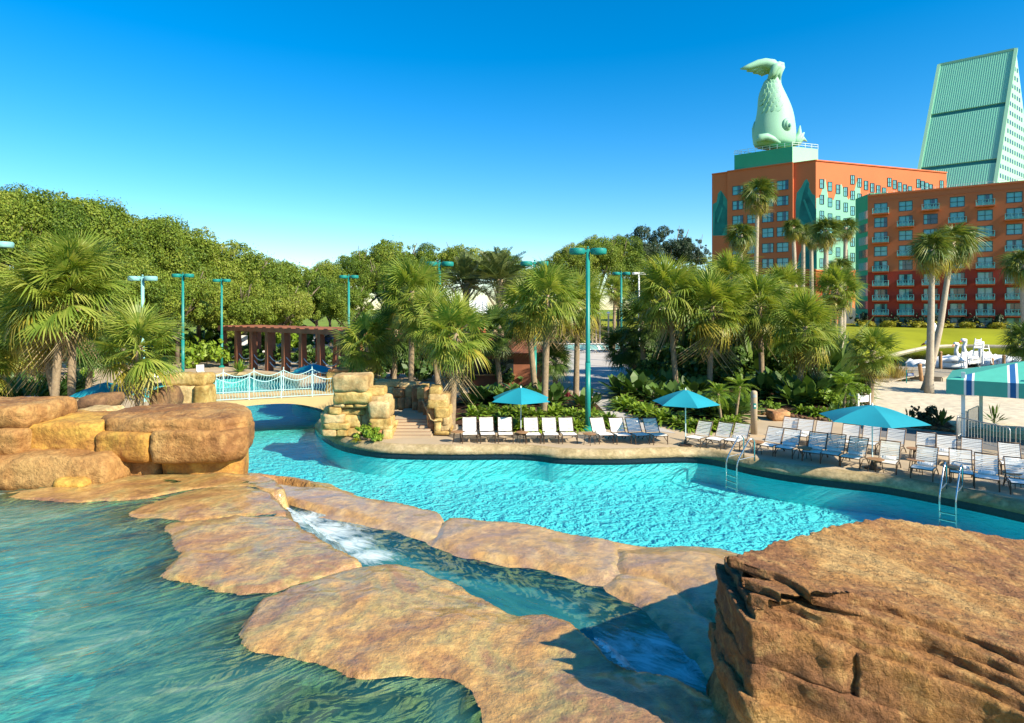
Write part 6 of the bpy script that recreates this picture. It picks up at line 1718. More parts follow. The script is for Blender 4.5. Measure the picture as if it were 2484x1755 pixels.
# ------------------------------------------------------------------ background small things
def car(p, rz, label, colr):
    t = thing('parked_car', label, 'car', p, rz, 'cars parked beyond the pergola')
    body = [(-2.2, .35), (-2.25, .75), (-2.1, .95), (-1.2, 1.02), (1.0, 1.02), (2.05, .90), (2.2, .6), (2.15, .35)]
    m = MB(); n = len(body); V = [(x, -.88, z) for x, z in body] + [(x, .88, z) for x, z in body]
    m.add(V, [tuple(range(n)), tuple(range(2 * n - 1, n - 1, -1))] + [(i, n + i, n + (i + 1) % n, (i + 1) % n) for i in range(n)])
    m.obj('body', simple('car_paint', colr, .25), t)
    cab = [(-1.95, 1.0), (-1.5, 1.52), (.1, 1.56), (.95, 1.02)]
    m = MB(); V = [(x, -.80 if z < 1.2 else -.66, z) for x, z in cab] + [(x, .80 if z < 1.2 else .66, z) for x, z in cab]
    m.add(V, [(0, 1, 2, 3), (7, 6, 5, 4), (0, 4, 5, 1), (2, 6, 7, 3)]); m.obj('glass', MAT['dark_glass'], t)
    m = MB(); m.box((-.7, 0, 1.57), (1.7, 1.34, .06)); m.obj('roof', simple('car_paint', colr, .25), t)
    for x in (-1.35, 1.35):
        for y in (-.82, .82):
            m = MB(); m.tube([(x, y - .1, .33), (x, y + .1, .33)], .33, 14); wv_ = m.obj('wheel', MAT['black'], t)
            m = MB(); m.tube([(x, y - .115, .33), (x, y + .115, .33)], .19, 10); m.obj('rim', MAT['galv'], wv_)
    for y in (-.6, .6):
        m = MB(); m.box((2.16, y, .72), (.08, .35, .16)); m.obj('headlight', MAT['white'], t)
def ground_at(px, Y): return Vector(((px - CPX) / FPX * Y, Y, -.05))
MAT['asphalt'] = simple('asphalt', (0.06, 0.06, 0.06), 0.9)
lotp = [ground_at(500, 74), ground_at(1000, 74), ground_at(1040, 95), ground_at(480, 95)]
tag(tess([(p.x, p.y) for p in lotp], (), -.03).obj('parking_lot', MAT['asphalt']), kind='structure')
car(ground_at(808, 80) + UPZ * .6, R(170), 'dark blue parked estate car beyond the pergola, right one', (.02, .04, .09))
car(ground_at(768, 84) + UPZ * .6, R(170), 'silver parked car left of the dark blue one', (.45, .47, .5))
def board(px, py, Y, lab):
    b = Vector(((px - CPX) / FPX * Y, Y, 0)); t = thing('notice_board', lab, 'sign', b)
    zc = EYE - (py - HPX) / FPX * Y
    m = MB(); m.tube([(0, 0, 0), (0, 0, zc)], .07, 8); m.obj('post', MAT['teal'], t)
    m = MB(); m.box((0, -.1, zc), (.75, .06, .95)); m.obj('board', MAT['white'], t)
board(592, 826, 59, 'white board on a teal post seen through the left pergola columns')
wb = thing('white_roof_building', 'small building with a white metal roof behind the centre palms', 'building', (-5.5, 66, -.05))
o_ = wb.location
m = MB(); m.box((0, 3, 2.2), (5.0, 5, 4.4)); m.obj('wall', MAT['paint_orange'], wb)
m = MB(); m.add([(-3.0, -.3, 4.3), (3.0, -.3, 4.3), (2.6, 3, 6.2), (-2.6, 3, 6.2), (-3.0, 6.3, 4.3), (3.0, 6.3, 4.3)], [(0, 1, 2, 3), (3, 2, 5, 4), (0, 3, 4), (1, 5, 2)]); m.obj('roof', MAT['roof_white'], wb)
for k in range(15):
    m = MB(); x = -2.9 + k * .415; m.bar((x, -.3, 4.34), (x * .9, 3, 6.24), .05, .07); m.obj('roof_seam', MAT['roof_white'], wb)
m = MB(); m.box((.8, .47, 1.3), (1.2, .08, 2.1)); m.obj('door', MAT['wood_brown'], wb)
hb = thing('pool_bar', 'dark brown low pool bar in the shade behind the centre palms', 'building', (-0.6, 43, 0))
m = MB(); m.box((0, 0, 1.15), (5.4, 3.4, 2.3)); m.obj('wall', MAT['wood_brown'], hb)
m = MB(); m.add([(-3.3, -2.4, 2.3), (3.3, -2.4, 2.3), (3.3, 2.4, 2.3), (-3.3, 2.4, 2.3), (-1.2, 0, 3.2), (1.2, 0, 3.2)], [(0, 1, 5, 4), (1, 2, 5), (2, 3, 4, 5), (3, 0, 4)]); m.obj('roof', MAT['wood_brown'], hb)
m = MB(); m.box((-.6, -1.72, 1.35), (2.6, .08, 1.0)); m.obj('serving_hatch', MAT['dark_glass'], hb)
m = MB(); m.box((-.6, -1.85, .82), (2.9, .4, .08)); m.obj('counter', MAT['table'], hb)
kb = thing('towel_kiosk', 'grey and red brown towel kiosk beside the plaza path', 'kiosk', G(1542, 902))
m = MB(); m.box((-.2, .6, 1.2), (.9, 1.2, 2.4)); m.obj('grey_panel', MAT['galv'], kb)
m = MB(); m.box((.6, .5, .55), (1.0, 1.2, 1.1)); m.obj('counter', MAT['paint_red'], kb)
m = MB(); m.box((1.15, -.1, 1.2), (.1, .1, 2.4)); m.obj('post', MAT['white'], kb)
m = MB(); m.box((1.1, .5, 2.45), (3.4, 2.6, .16)); m.obj('roof', MAT['wood_brown'], kb)
tbl = thing('plaza_table', 'small dark table on the plaza left of the towel kiosk', 'table', G(1503, 878))
m = MB(); m.lathe([(.5, .70), (.5, .74)], 16); m.obj('table_top', MAT['galv'], tbl)
for k in range(3):
    a = k * 2.09; m = MB(); m.bar((math.cos(a) * .1, math.sin(a) * .1, .7), (math.cos(a) * .4, math.sin(a) * .4, 0), .04); m.obj('leg', MAT['black'], tbl)
tw_ = thing('teal_wall', 'low teal pool wall behind the far white loungers', 'wall', G(1450, 850))
m = MB(); m.box((0, 1.2, .35), (9.5, .3, .75)); m.obj('wall_panel', MAT['teal_pale'], tw_)
m = MB(); m.box((0, 1.2, .75), (9.6, .5, .08)); m.obj('coping', MAT['white'], tw_)
# ------------------------------------------------------------------ palms
def fan_frond(rng, mats, petiole=0.46, blade=0.56, nseg=30, droop=0.35, span=125, fold=0.25, width=0.030, curl=0.25, stiff=1.0):
    """one palmate leaf of unit length along +X: petiole, then narrow tapering segments radiating from its end"""
    mb = MB()
    N = 5; sag = -0.10 * curl * 2
    pc_ = [(petiole * i / N, 0, sag * (i / N) ** 2) for i in range(N + 1)]
    mb.tube(pc_, [.016 - .009 * i / N for i in range(N + 1)], 4, cap=False)
    h = Vector(pc_[-1])
    for k in range(nseg):
        a = R(-span + 2 * span * (k + .5) / nseg + rng.uniform(-2, 2)); ca, sa = math.cos(a), math.sin(a)
        L_ = blade * (0.62 + 0.38 * math.cos(a / 1.6)) * rng.uniform(.9, 1.05)
        d = Vector((ca, sa * .92, -fold * abs(sa) + .10 * ca)).normalized(); s_ = Vector((-sa, ca, 0))
        dr = droop * rng.uniform(.6, 1.3) * (0.8 + .4 * abs(sa))
        w = width * rng.uniform(.85, 1.15)
        V = []
        for t, ww in ((0.03, .25), (.32, 1.0), (.58, .85), (.82, .5), (1.0, .05)):
            p = h + d * (L_ * t) + Vector((0, 0, -dr * L_ * max(0, t - .25) ** 2 * 1.8)) - Vector((ca, sa, 0)) * (L_ * .35 * dr * max(0, t - .5) ** 2)
            V += [p + s_ * (w * ww * .5) + Vector((0, 0, .006 * ww)), p - s_ * (w * ww * .5) + Vector((0, 0, .006 * ww))]
        mb.add(V, [(2 * i, 2 * i + 1, 2 * i + 3, 2 * i + 2) for i in range(4)])
    return mb
def feather_frond(rng, nleaf=34, droop=0.5, leaf=0.24, width=0.016, up=0.5):
    mb = MB(); N = 10
    def axis(t): return Vector((t * (1 - .12 * droop * t), 0, .12 * t - droop * t * t * .6))
    mb.tube([axis(i / N) for i in range(N + 1)], [.012 - .010 * i / N for i in range(N + 1)], 4, cap=False)
    for k in range(nleaf):
        t = .16 + .84 * k / nleaf; p = axis(t)
        for s_ in (-1, 1):
            L_ = leaf * (.55 + 1.0 * math.sin(math.pi * min(1, t * .9 + .08))) * rng.uniform(.8, 1.1) * .75
            d = Vector((.55, s_ * .85, up * rng.uniform(.3, 1.0))).normalized()
            q = p + d * L_ * .55; e = p + d * L_ + Vector((0, 0, -.25 * L_ * droop))
            w = Vector((.8, -s_ * .5, 0)).normalized() * width
            mb.add([p - w * .3, q - w * .5, e, q + w * .5, p + w * .3], [(0, 1, 3, 4), (1, 2, 3)])
    return mb
rngp = random.Random(11)
FR = {'sabal': [], 'old': [], 'dead': [], 'fan': [], 'fan_old': [], 'deep': [], 'date': [], 'pygmy': []}
for i in range(4): FR['sabal'].append(fan_frond(rngp, None, .46, .56, 30, .10 + .11 * i, 132, .12 + .10 * i, .030).mesh('frond', MAT['frond']))
for i in range(3): FR['old'].append(fan_frond(rngp, None, .48, .56, 28, .45 + .25 * i, 125, .35, .030, .4).mesh('frond', MAT['frond_old']))
for i in range(3): FR['dead'].append(fan_frond(rngp, None, .42, .52, 22, 1.5, 100, .9, .028, .6).mesh('frond', MAT['frond_dead']))
for i in range(3): FR['deep'].append(fan_frond(rngp, None, .46, .56, 28, .2 + .12 * i, 128, .2, .031).mesh('frond', MAT['frond_deep']))
for i in range(3): FR['fan'].append(fan_frond(rngp, None, .42, .60, 26, .45 + .3 * i, 115, .25, .042).mesh('frond', MAT['frond_fan']))
for i in range(2): FR['fan_old'].append(fan_frond(rngp, None, .42, .58, 22, 1.2, 105, .6, .042).mesh('frond', MAT['frond_old']))
for i in range(3): FR['date'].append(feather_frond(rngp, 44, .35 + .2 * i, .22, .015).mesh('frond', MAT['frond_date']))
for i in range(3): FR['pygmy'].append(feather_frond(rngp, 30, .8 + .3 * i, .26, .018, .25).mesh('frond', MAT['leaf_bright']))
TRK = [0]
def trunk_obj(parent, pts, r0, r1, mat, boots=False, seed=0):
    rng = random.Random(seed); P_, rr = [], []
    n = 14
    for i in range(n + 1):
        f = i / n; k = f * (len(pts) - 1); a = int(min(k, len(pts) - 2)); t = k - a
        p = Vector(pts[a]).lerp(Vector(pts[a + 1]), t)
        P_.append(p); rr.append((r0 + (r1 - r0) * f) * rng.uniform(.95, 1.06) * (1.25 if i == 0 else 1.0))
    m = MB(); m.tube(P_, rr, 12); o = m.obj('trunk', MAT[mat], parent, smooth=True)
    return o
def palm(name, label, group, base, top, Rc, kind='sabal', n=42, r0=.17, r1=.14, mid=None, seed=0, skirt=0, lo=-52, trunk='trunk', dark=False, start=84):
    """base, top: foot of the trunk and heart of the crown; Rc: frond length"""
    rng = random.Random(seed * 13 + 5)
    base, top = Vector(base), Vector(top)
    t = thing(name, label, 'palm tree', base, 0, group)
    tp = top - base; pts = [(0, 0, -.1)] + ([Vector(mid) - base] if mid is not None else []) + [tp]
    trunk_obj(t, pts, r0, r1, trunk, seed=seed)
    az = rng.random() * 6.28
    for i in range(n):
        f = (i + .5) / n
        el = start + (lo - start) * f ** .92 + rng.uniform(-9, 9)
        az += 2.39996 + rng.uniform(-.25, .25)
        if kind == 'sabal':
            src = FR['deep'] if dark else FR['sabal']
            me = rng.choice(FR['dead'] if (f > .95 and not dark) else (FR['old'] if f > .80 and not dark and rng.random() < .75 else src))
        elif kind == 'fan': me = rng.choice(FR['fan_old'] if f > .82 else FR['fan'])
        elif kind == 'date': me = rng.choice(FR['date'])
        else: me = rng.choice(FR['pygmy'])
        s_ = Rc * rng.uniform(.86, 1.08) * (.92 if el > 65 else 1.0)
        z = -0.10 * Rc * f
        o = ob('frond', me, t, tp + Vector((0, 0, z)), (rng.uniform(-.35, .35), -R(el), az), s_)
        o.rotation_mode = 'XYZ'
    for k in range(skirt):
        az += 2.4; el = rng.uniform(-84, -62)
        ob('frond', rng.choice(FR['dead']), t, tp + Vector((0, 0, -.12 * Rc - .25 * Rc * rng.random() * (skirt / 14))), (rng.uniform(-.3, .3), -R(el), az), Rc * rng.uniform(.6, .85))
    return t
def px_palm(label, cx, cy, bx, Y, rpx, kind='sabal', seed=0, n=42, group='cabbage palms round the pool', name='cabbage_palm', bz=0.05, **kw):
    """cx, cy: crown heart on the photo; bx: trunk foot column; Y: distance"""
    top = W(cx, cy, Y); base = Vector(((bx - CPX) / FPX * Y, Y, bz))
    Rc = rpx / FPX * Y
    return palm(name, label, group, base, top, Rc, kind, n, seed=seed, **kw)
SB = [('cabbage palm with the largest crown at far left, left trunk of the pair', 150, 712, 128, 27, 150, 1, {}),
      ('cabbage palm with crown top highest at far left, right trunk of the pair', 178, 668, 172, 27.6, 140, 2, {}),
      ('cabbage palm leaning behind the left pair, crown to the far left', 92, 770, 146, 28.4, 125, 3, {}),
      ('small cabbage palm behind the big boulder with a short leaning trunk', 338, 838, 338, 25.2, 128, 4, {}),
      ('dark trunked cabbage palm behind the left blue umbrella', 226, 830, 211, 36, 90, 5, {'dark': True}),
      ('cabbage palm at the left edge with a pale trunk before the hedge', 28, 820, 38, 41, 95, 6, {}),
      ('cabbage palm cut by the left edge beside the loungers', -50, 880, 2, 27.5, 100, 7, {}),
      ('tall cabbage palm centre left below a teal lamp head', 1000, 706, 996, 33.5, 105, 8, {}),
      ('front cabbage palm right of the stone stairs with a clean trunk', 1105, 805, 1095, 26.8, 116, 9, {}),
      ('cabbage palm with drooping crown right of the pergola end', 888, 832, 914, 34, 95, 10, {}),
      ('second cabbage palm behind the stair palm, darker trunk', 1046, 770, 1070, 30.5, 95, 11, {}),
      ('cabbage palm centre with leaning pale trunk left of the lamp post', 1328, 716, 1320, 29.5, 104, 12, {}),
      ('cabbage palm with a bent trunk left of the one by the lamp post', 1278, 745, 1302, 33.5, 92, 13, {}),
      ('cabbage palm directly behind the tall lamp post with dead fronds', 1402, 730, 1397, 36, 92, 14, {'skirt': 8}),
      ('cabbage palm right of the lamp post, leftmost of the right hand palm group', 1556, 778, 1563, 42, 84, 15, {'dark': True}),
      ('cabbage palm with tall crown second in the right hand palm group', 1622, 704, 1642, 37, 108, 16, {}),
      ('cabbage palm with grey trunk and broad crown in the middle of the right palm group', 1728, 738, 1720, 36.5, 112, 17, {}),
      ('cabbage palm behind the middle of the right palm group, crown against the orange tower', 1772, 672, 1770, 44, 85, 18, {}),
      ('cabbage palm with thick trunk leaning among the ferns on the right', 1952, 792, 1936, 34, 108, 19, {}),
      ('cabbage palm behind the thick trunk one, brown trunk', 1842, 735, 1850, 38, 96, 20, {}),
      ('dark cabbage palm deep in the right palm group', 1800, 800, 1826, 43, 88, 21, {'dark': True}),
      ('small dense cabbage palm at the sand edge above the near umbrella', 2118, 850, 2109, 32.5, 74, 22, {'dark': False}),
      ('dark cabbage palm cut by the right edge above the awning', 2492, 825, 2500, 36, 68, 23, {'dark': True}),
      ('cabbage palm between the centre group and the pool bar, dark crown', 1200, 800, 1215, 38, 80, 24, {'dark': True}),
      ('short dark cabbage palm beside the pool bar wall', 1345, 870, 1350, 37, 60, 25, {'dark': True}),
      ('cabbage palm behind the pergola end, crown dark', 960, 800, 955, 38, 90, 26, {'dark': True}),
      ('cabbage palm left of the right hand group, drooping low over the kiosk', 1510, 840, 1560, 44, 66, 27, {'dark': True}),
      ('cabbage palm on the right side of the group, crown just left of the sand', 2030, 700, 2020, 50, 70, 28, {}),
      ('small cabbage palm low between the red hotel wing and the sand', 1905, 700, 1905, 47, 78, 29, {}),
      ('cabbage palm beyond the right edge shading the front row loungers', 0, 0, 0, 0, 0, 41, {'at': (20.0, 12.5, 6.0)}), ('second cabbage palm beyond the right edge', 0, 0, 0, 0, 0, 42, {'at': (23.4, 12.0, 6.2)}),
      ('distant cabbage palm with yellow fronds behind the plaza right', 1492, 700, 1488, 62, 40, 30, {})]
for lab, cx, cy, bx, Y, r, sd_, kw in SB:
    if 'at' in kw:
        q = kw['at']; palm('cabbage_palm', lab, 'cabbage palms round the pool', (q[0], q[1], 0), q, 1.75, 'sabal', 36, seed=sd_); continue
    px_palm(lab, cx, cy, bx, Y, r, 'sabal', sd_, **kw)
WS = [('tall fan palm in front of the orange tower, highest crown', 1838, 470, 1829, 70, 50, 1, 10), ('shorter fan palm left of the tallest one by the tower', 1797, 570, 1796, 66, 42, 2, 5),
      ('slender fan palm with leaning trunk at the tower corner', 1924, 552, 1936, 72, 30, 3, 3), ('slender fan palm second right of the tower corner', 1949, 562, 1946, 74, 27, 4, 3),
      ('slender fan palm third right of the tower corner', 1968, 580, 1970, 76, 25, 5, 3), ('fan palm with the broad double crown right of the tower corner', 2004, 560, 2002, 62, 44, 6, 8),
      ('fan palm with small crown nearest the green glass link', 2052, 552, 2044, 70, 30, 7, 4), ('lower fan palm with yellowing fronds before the lattice wall', 2038, 650, 2040, 64, 36, 8, 4),
      ('short fan palm with orange dead fronds before the lattice wall', 2024, 672, 2022, 66, 26, 9, 8),
      ('left fan palm of the twin trunks on the sand', 2262, 606, 2254, 38.0, 58, 10, 8), ('right leaning fan palm of the twin trunks on the sand', 2312, 586, 2244, 39.3, 62, 11, 6),
      ('fan palm cut by the right edge in front of the red hotel wing', 2482, 640, 2490, 46, 52, 12, 6)]
for lab, cx, cy, bx, Y, r, sd_, sk in WS:
    big_ = Y < 45
    px_palm(lab, cx, cy, bx, Y, r, 'fan', 50 + sd_, n=34, group='tall fan palms by the hotel', name='fan_palm', skirt=sk, r0=.24 if big_ else .28, r1=.13 if big_ else .2, trunk='trunk_pale', lo=-45, bz=0.0,
            mid=(W(2281, 790, 39.3) if 'right leaning' in lab else None))
for lab, cx, cy, Y, r, sd_ in (('date palm with feather fronds behind the centre palms, right one', 1212, 678, 50, 100, 1), ('date palm with feather fronds behind the centre palms, left one', 1130, 688, 52, 92, 2)):
    px_palm(lab, cx, cy, cx + 4, Y, r, 'date', 70 + sd_, n=40, group='date palms', name='date_palm', r0=.32, r1=.26, lo=-25)
for lab, cx, cy, bx, Y, r, sd_ in (('pygmy date palm behind the second umbrella, left one', 1742, 955, 1752, 27, 42, 1), ('pygmy date palm beside the tan bollard, right one', 1795, 938, 1782, 27.5, 44, 2),
                                ('pygmy date palm left of the white planter box', 2052, 932, 2046, 30.5, 52, 3), ('pygmy date palm right of the white planter box', 2092, 938, 2100, 33, 42, 4)):
    px_palm(lab, cx, cy, bx, Y, r, 'pygmy', 80 + sd_, n=28, group='pygmy date palms', name='pygmy_palm', r0=.06, r1=.05, lo=-35)

# ------------------------------------------------------------------ oaks
def crown_mesh(seed, n=44000, nb=40, leaf=.12, mat='leaf_oak', flat=.75):
    """broadleaf crown of unit half-width: leaf-sized faces gathered in clumps, with gaps between them"""
    rs = np.random.RandomState(seed)
    th = rs.rand(nb) * 2 * np.pi; ph = np.arccos(1 - 1.55 * rs.rand(nb)); rr = .62 + .20 * rs.rand(nb)
    C = np.stack([np.sin(ph) * np.cos(th) * rr, np.sin(ph) * np.sin(th) * rr, np.cos(ph) * rr * flat], 1)
    C[:5] *= .35
    Rb = .11 + .24 * rs.rand(nb) ** 1.6
    m_ = nb                                              # small sprays that break the outline
    th2 = rs.rand(m_) * 2 * np.pi; ph2 = np.arccos(1 - 1.3 * rs.rand(m_)); r2 = .84 + .20 * rs.rand(m_)
    C = np.concatenate([C, np.stack([np.sin(ph2) * np.cos(th2) * r2, np.sin(ph2) * np.sin(th2) * r2, np.cos(ph2) * r2 * flat], 1)])
    Rb = np.concatenate([Rb, .035 + .06 * rs.rand(m_)]); nb = nb + m_
    w = Rb ** 2; w /= w.sum()
    k = rs.choice(nb, n, p=w)
    d = rs.randn(n, 3); d /= np.linalg.norm(d, axis=1)[:, None]; d[:, 2] = d[:, 2] * .8 + .12
    P = C[k] + d * (Rb[k] * (.72 + .36 * rs.rand(n) ** .7) * (1 + .35 * (rs.rand(n) > .96)))[:, None]
    a = rs.randn(n, 3) * .55 + d * .9 + np.array([0, 0, .25]); a /= np.linalg.norm(a, axis=1)[:, None]
    b = np.cross(a, rs.randn(n, 3)); b /= np.linalg.norm(b, axis=1)[:, None]
    L_ = leaf / 6.0 * (.45 + 1.1 * rs.rand(n) ** 1.6)
    u_, v_ = b * L_[:, None], np.cross(a, b) * (L_ * .55)[:, None]
    V = np.stack([P - u_, P + v_, P + u_, P - v_], 1).reshape(-1, 3)
    F = np.arange(4 * n).reshape(n, 4)
    me = bpy.data.meshes.new('crown')
    me.vertices.add(4 * n); me.vertices.foreach_set('co', V.ravel())
    me.loops.add(4 * n); me.loops.foreach_set('vertex_index', F.ravel().astype(np.int32))
    me.polygons.add(n); me.polygons.foreach_set('loop_start', (np.arange(n) * 4).astype(np.int32)); me.polygons.foreach_set('loop_total', np.full(n, 4, np.int32))
    me.materials.append(MAT[mat]); me.update(calc_edges=True)
    at = me.attributes.new('clump', 'FLOAT', 'POINT'); at.data.foreach_set('value', np.repeat(rs.rand(nb)[k], 4).astype(np.float32))
    return me
OAKS = [crown_mesh(100 + i) for i in range(6)]
OAKF = [crown_mesh(130 + i, 52000, 48, .105) for i in range(3)]
DARKS = [crown_mesh(150 + i, 26000, 24, .13, 'leaf_dark', .85) for i in range(2)]
limb_cache = {}
def limbs(seed, kind):
    rng = random.Random(seed); m = MB()
    m.tube([(0, 0, -.02), (rng.uniform(-.02, .02), 0, .35), (rng.uniform(-.05, .05), rng.uniform(-.04, .04), .62)], [.055, .042, .035], 9)
    for k in range(9):
        a = k * 2.4 + rng.random(); z0 = rng.uniform(.32, .62); el = rng.uniform(.25, .9)
        p0 = Vector((0, 0, z0)); d = Vector((math.cos(a), math.sin(a), el)); L_ = rng.uniform(.55, .95)
        p1 = p0 + d * L_ * .45 + Vector((0, 0, .05)); p2 = p0 + d * L_ * .8 + Vector((rng.uniform(-.1, .1), rng.uniform(-.1, .1), .10))
        m.tube([p0, p1, p2], [.028, .018, .007], 6)
        for j in range(2):
            q = p1 + Vector((rng.uniform(-.25, .25), rng.uniform(-.25, .25), rng.uniform(.05, .3))); m.tube([p1, q], [.012, .004], 5)
    return m.mesh('trunk', MAT['bark'], True)
LIMBS = [limbs(i, 0) for i in range(5)]
def oak(label, px, ytop, Y, rpx, seed, dark=False, bz=-.05, group='live oaks beyond the pool', name='oak_tree', flat=1.0, fine=False):
    rng = random.Random(seed)
    Rw = rpx / FPX * Y * rng.uniform(.84, 1.02); zt = EYE - (ytop + rng.uniform(-9, 7) - HPX) / FPX * Y
    base = Vector(((px - CPX) / FPX * Y, Y, bz))
    t = thing(name, label, 'tree', base, rng.random() * 6.28, group)
    hc = (zt - bz)
    ch = min(hc * .62, Rw * 1.05 * flat)                # half height of the crown
    ob('trunk', rng.choice(LIMBS), t, (0, 0, 0), (0, 0, rng.random() * 6), (Rw, Rw, hc * .80))
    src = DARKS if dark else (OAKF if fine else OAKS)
    ob('crown', rng.choice(src), t, (0, 0, zt - bz - ch * .82), (0, 0, 0), (Rw * 1.02, Rw * 1.02, ch * 1.12))
    return t
OK = [(-70, 440, 46, 190), (40, 462, 49, 165), (140, 470, 54, 160), (238, 494, 57, 150), (322, 520, 60, 140), (405, 540, 63, 140), (480, 562, 66, 130), (556, 588, 69, 125), (632, 622, 72, 115), (704, 640, 76, 110), (768, 660, 82, 90),
      (430, 660, 58, 110), (590, 680, 63, 105), (690, 700, 66, 90), (300, 640, 52, 120), (20, 640, 44, 130), (120, 690, 46, 110)]
words_ = ['at the far left edge, tallest', 'second from the left along the skyline', 'third from the left along the skyline', 'fourth from the left behind the palm pair', 'behind the pale lamp head on the left', 'above the small left palm on the skyline',
          'between the two teal lamp posts left of the pergola', 'behind the lamp post at the pergola end', 'sloping skyline tree above the pergola', 'behind the middle of the pergola', 'last of the left row before the sky gap',
          'lower tree right of the small left palm', 'lower tree behind the pergola lamp post', 'lower tree above the parked cars', 'lower tree behind the left pale lamp head', 'lower tree at the left edge behind the palms', 'lower tree behind the twin palm trunks']
for i, (x, y, Y, r) in enumerate(OK): oak('green live oak ' + words_[i], x, y, Y, r, 200 + i, fine=i < 8)
CK = [(802, 642, 88, 75), (876, 600, 92, 85), (958, 588, 96, 95), (1045, 590, 98, 90), (1128, 594, 98, 85), (1208, 602, 98, 75), (845, 690, 74, 70), (940, 640, 86, 80), (1268, 652, 105, 60), (1330, 640, 104, 70)]
cw = ['first right of the sky gap', 'behind the lamp post right of the cars', 'highest of the centre row, left half', 'in the middle of the centre row', 'behind the left date palm', 'behind the right date palm, right end of the centre row',
      'lower tree just right of the parked cars', 'lower tree behind the centre palms', 'low tree in the dip left of the tall lamp post', 'low tree right behind the tall lamp post']
for i, (x, y, Y, r) in enumerate(CK): oak('green round topped oak ' + cw[i], x, y, Y, r, 300 + i)
RK = [(1395, 602, 92, 75, 0), (1450, 580, 94, 75, 0), (1500, 584, 98, 70, 0), (1556, 566, 108, 72, 1), (1618, 562, 112, 75, 1), (1672, 576, 112, 60, 1), (1560, 650, 90, 80, 0), (1660, 660, 92, 80, 0), (1730, 640, 100, 60, 0)]
rw = ['directly right of the tall lamp head', 'second right of the tall lamp head', 'third right of the tall lamp head', 'dark blue green tree, left of three', 'dark blue green tree, middle of three', 'dark blue green tree, right of three', 'lower tree behind the white lamp head', 'lower tree behind the right palm group', 'low tree left of the orange tower']
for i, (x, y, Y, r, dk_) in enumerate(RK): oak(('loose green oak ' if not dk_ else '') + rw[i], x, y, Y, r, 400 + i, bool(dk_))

# ------------------------------------------------------------------ shrubs
def blades(rng, n, L_, w, spread, droop, mats, base_r=.12, broad=False):
    m = MB()
    for k in range(n):
        a = rng.random() * 6.28; el = rng.uniform(.25, 1.45) if spread > .5 else rng.uniform(.8, 1.5)
        l = L_ * rng.uniform(.55, 1.1); d = Vector((math.cos(a) * math.cos(el), math.sin(a) * math.cos(el), math.sin(el)))
        p = Vector((math.cos(a), math.sin(a), 0)) * base_r * rng.random(); s_ = Vector((-math.sin(a), math.cos(a), 0))
        prof = ((0, .2), (.35, 1.0), (.7, .8), (1.0, .05)) if not broad else ((0, .12), (.4, .15), (.5, .8), (.75, 1.0), (1.0, .08))
        V = []
        for t, ww in prof:
            q = p + d * l * t + Vector((0, 0, -droop * l * t * t)); V += [q + s_ * w * ww * .5, q - s_ * w * ww * .5]
        m.add(V, [(2 * i, 2 * i + 1, 2 * i + 3, 2 * i + 2) for i in range(len(prof) - 1)])
    return m
def mound(rs, n, leaf, mat, flat=.8, lump=14):
    me = crown_mesh(rs, n, lump, leaf, mat, flat); me.name = 'foliage'; return me
rs_ = random.Random(21)
SH = {'fern': [blades(rs_, 70, .95, .11, 1, .55, None).mesh('foliage', MAT['leaf_bright']) for _ in range(2)],
      'strap': [blades(rs_, 60, 1.0, .085, 1, .35, None).mesh('foliage', MAT['leaf_shrub']) for _ in range(2)],
      'broad': [blades(rs_, 34, 1.0, .24, 1, .25, None, .2, True).mesh('foliage', MAT['leaf_shrub']) for _ in range(2)],
      'bird': [blades(rs_, 30, 1.0, .17, 1, .10, None, .15, True).mesh('foliage', MAT['frond_deep']) for _ in range(2)],
      'spiky': [blades(rs_, 80, 1.0, .06, 1, .12, None).mesh('foliage', MAT['leaf_bright'])],
      'red': [blades(rs_, 44, 1.0, .10, 1, .3, None).mesh('foliage', MAT['leaf_red'])],
      'reed': [blades(rs_, 160, 1.0, .035, .2, .15, None, .6).mesh('foliage', MAT['reed'])],
      'mound': [mound(501, 1600, .62, 'leaf_shrub'), mound(502, 1600, .62, 'leaf_shrub')],
      'mound_bright': [mound(503, 1600, .6, 'leaf_bright'), mound(504, 1600, .6, 'leaf_bright')],
      'hedge_yellow': [mound(505, 2400, .42, 'leaf_yellow', .7, 16)],
      'fern_yellow': [blades(rs_, 70, .9, .10, 1, .5, None).mesh('foliage', MAT['leaf_yellow'])],
      'dark': [mound(506, 1500, .6, 'leaf_dark'), mound(507, 1500, .6, 'leaf_dark')],
      'mound_red': [mound(508, 1200, .5, 'leaf_red')]}
stem_me = MB().tube([(0, 0, -.05), (.01, 0, .35)], [.03, .02], 6).mesh('stem', MAT['bark'])
def shrub(kind, label, px, py, rpx, name='shrub', group=None, z=0.08, h=1.0, seed=[0]):
    seed[0] += 1; rng = random.Random(seed[0])
    b = G(px, py, z) if not isinstance(px, Vector) else px
    r = rpx / FPX * b.y
    t = thing(name, label, 'plant', b, rng.random() * 6.28, group)
    ob('stem', stem_me, t, (0, 0, 0), (0, 0, 0), r)
    mnd = kind.startswith('mound') or kind.startswith('hedge') or kind == 'dark'
    ob('foliage', rng.choice(SH[kind]), t, (0, 0, r * .45 * h if mnd else 0), (0, 0, 0), (r, r, r * h))
    return t
g1, g2, g3 = 'green shrubs and ferns in the bed left of the plaza path', 'green shrubs and ferns in the bed right of the plaza path', 'shrubs under the right hand palm group'
rng = random.Random(9)
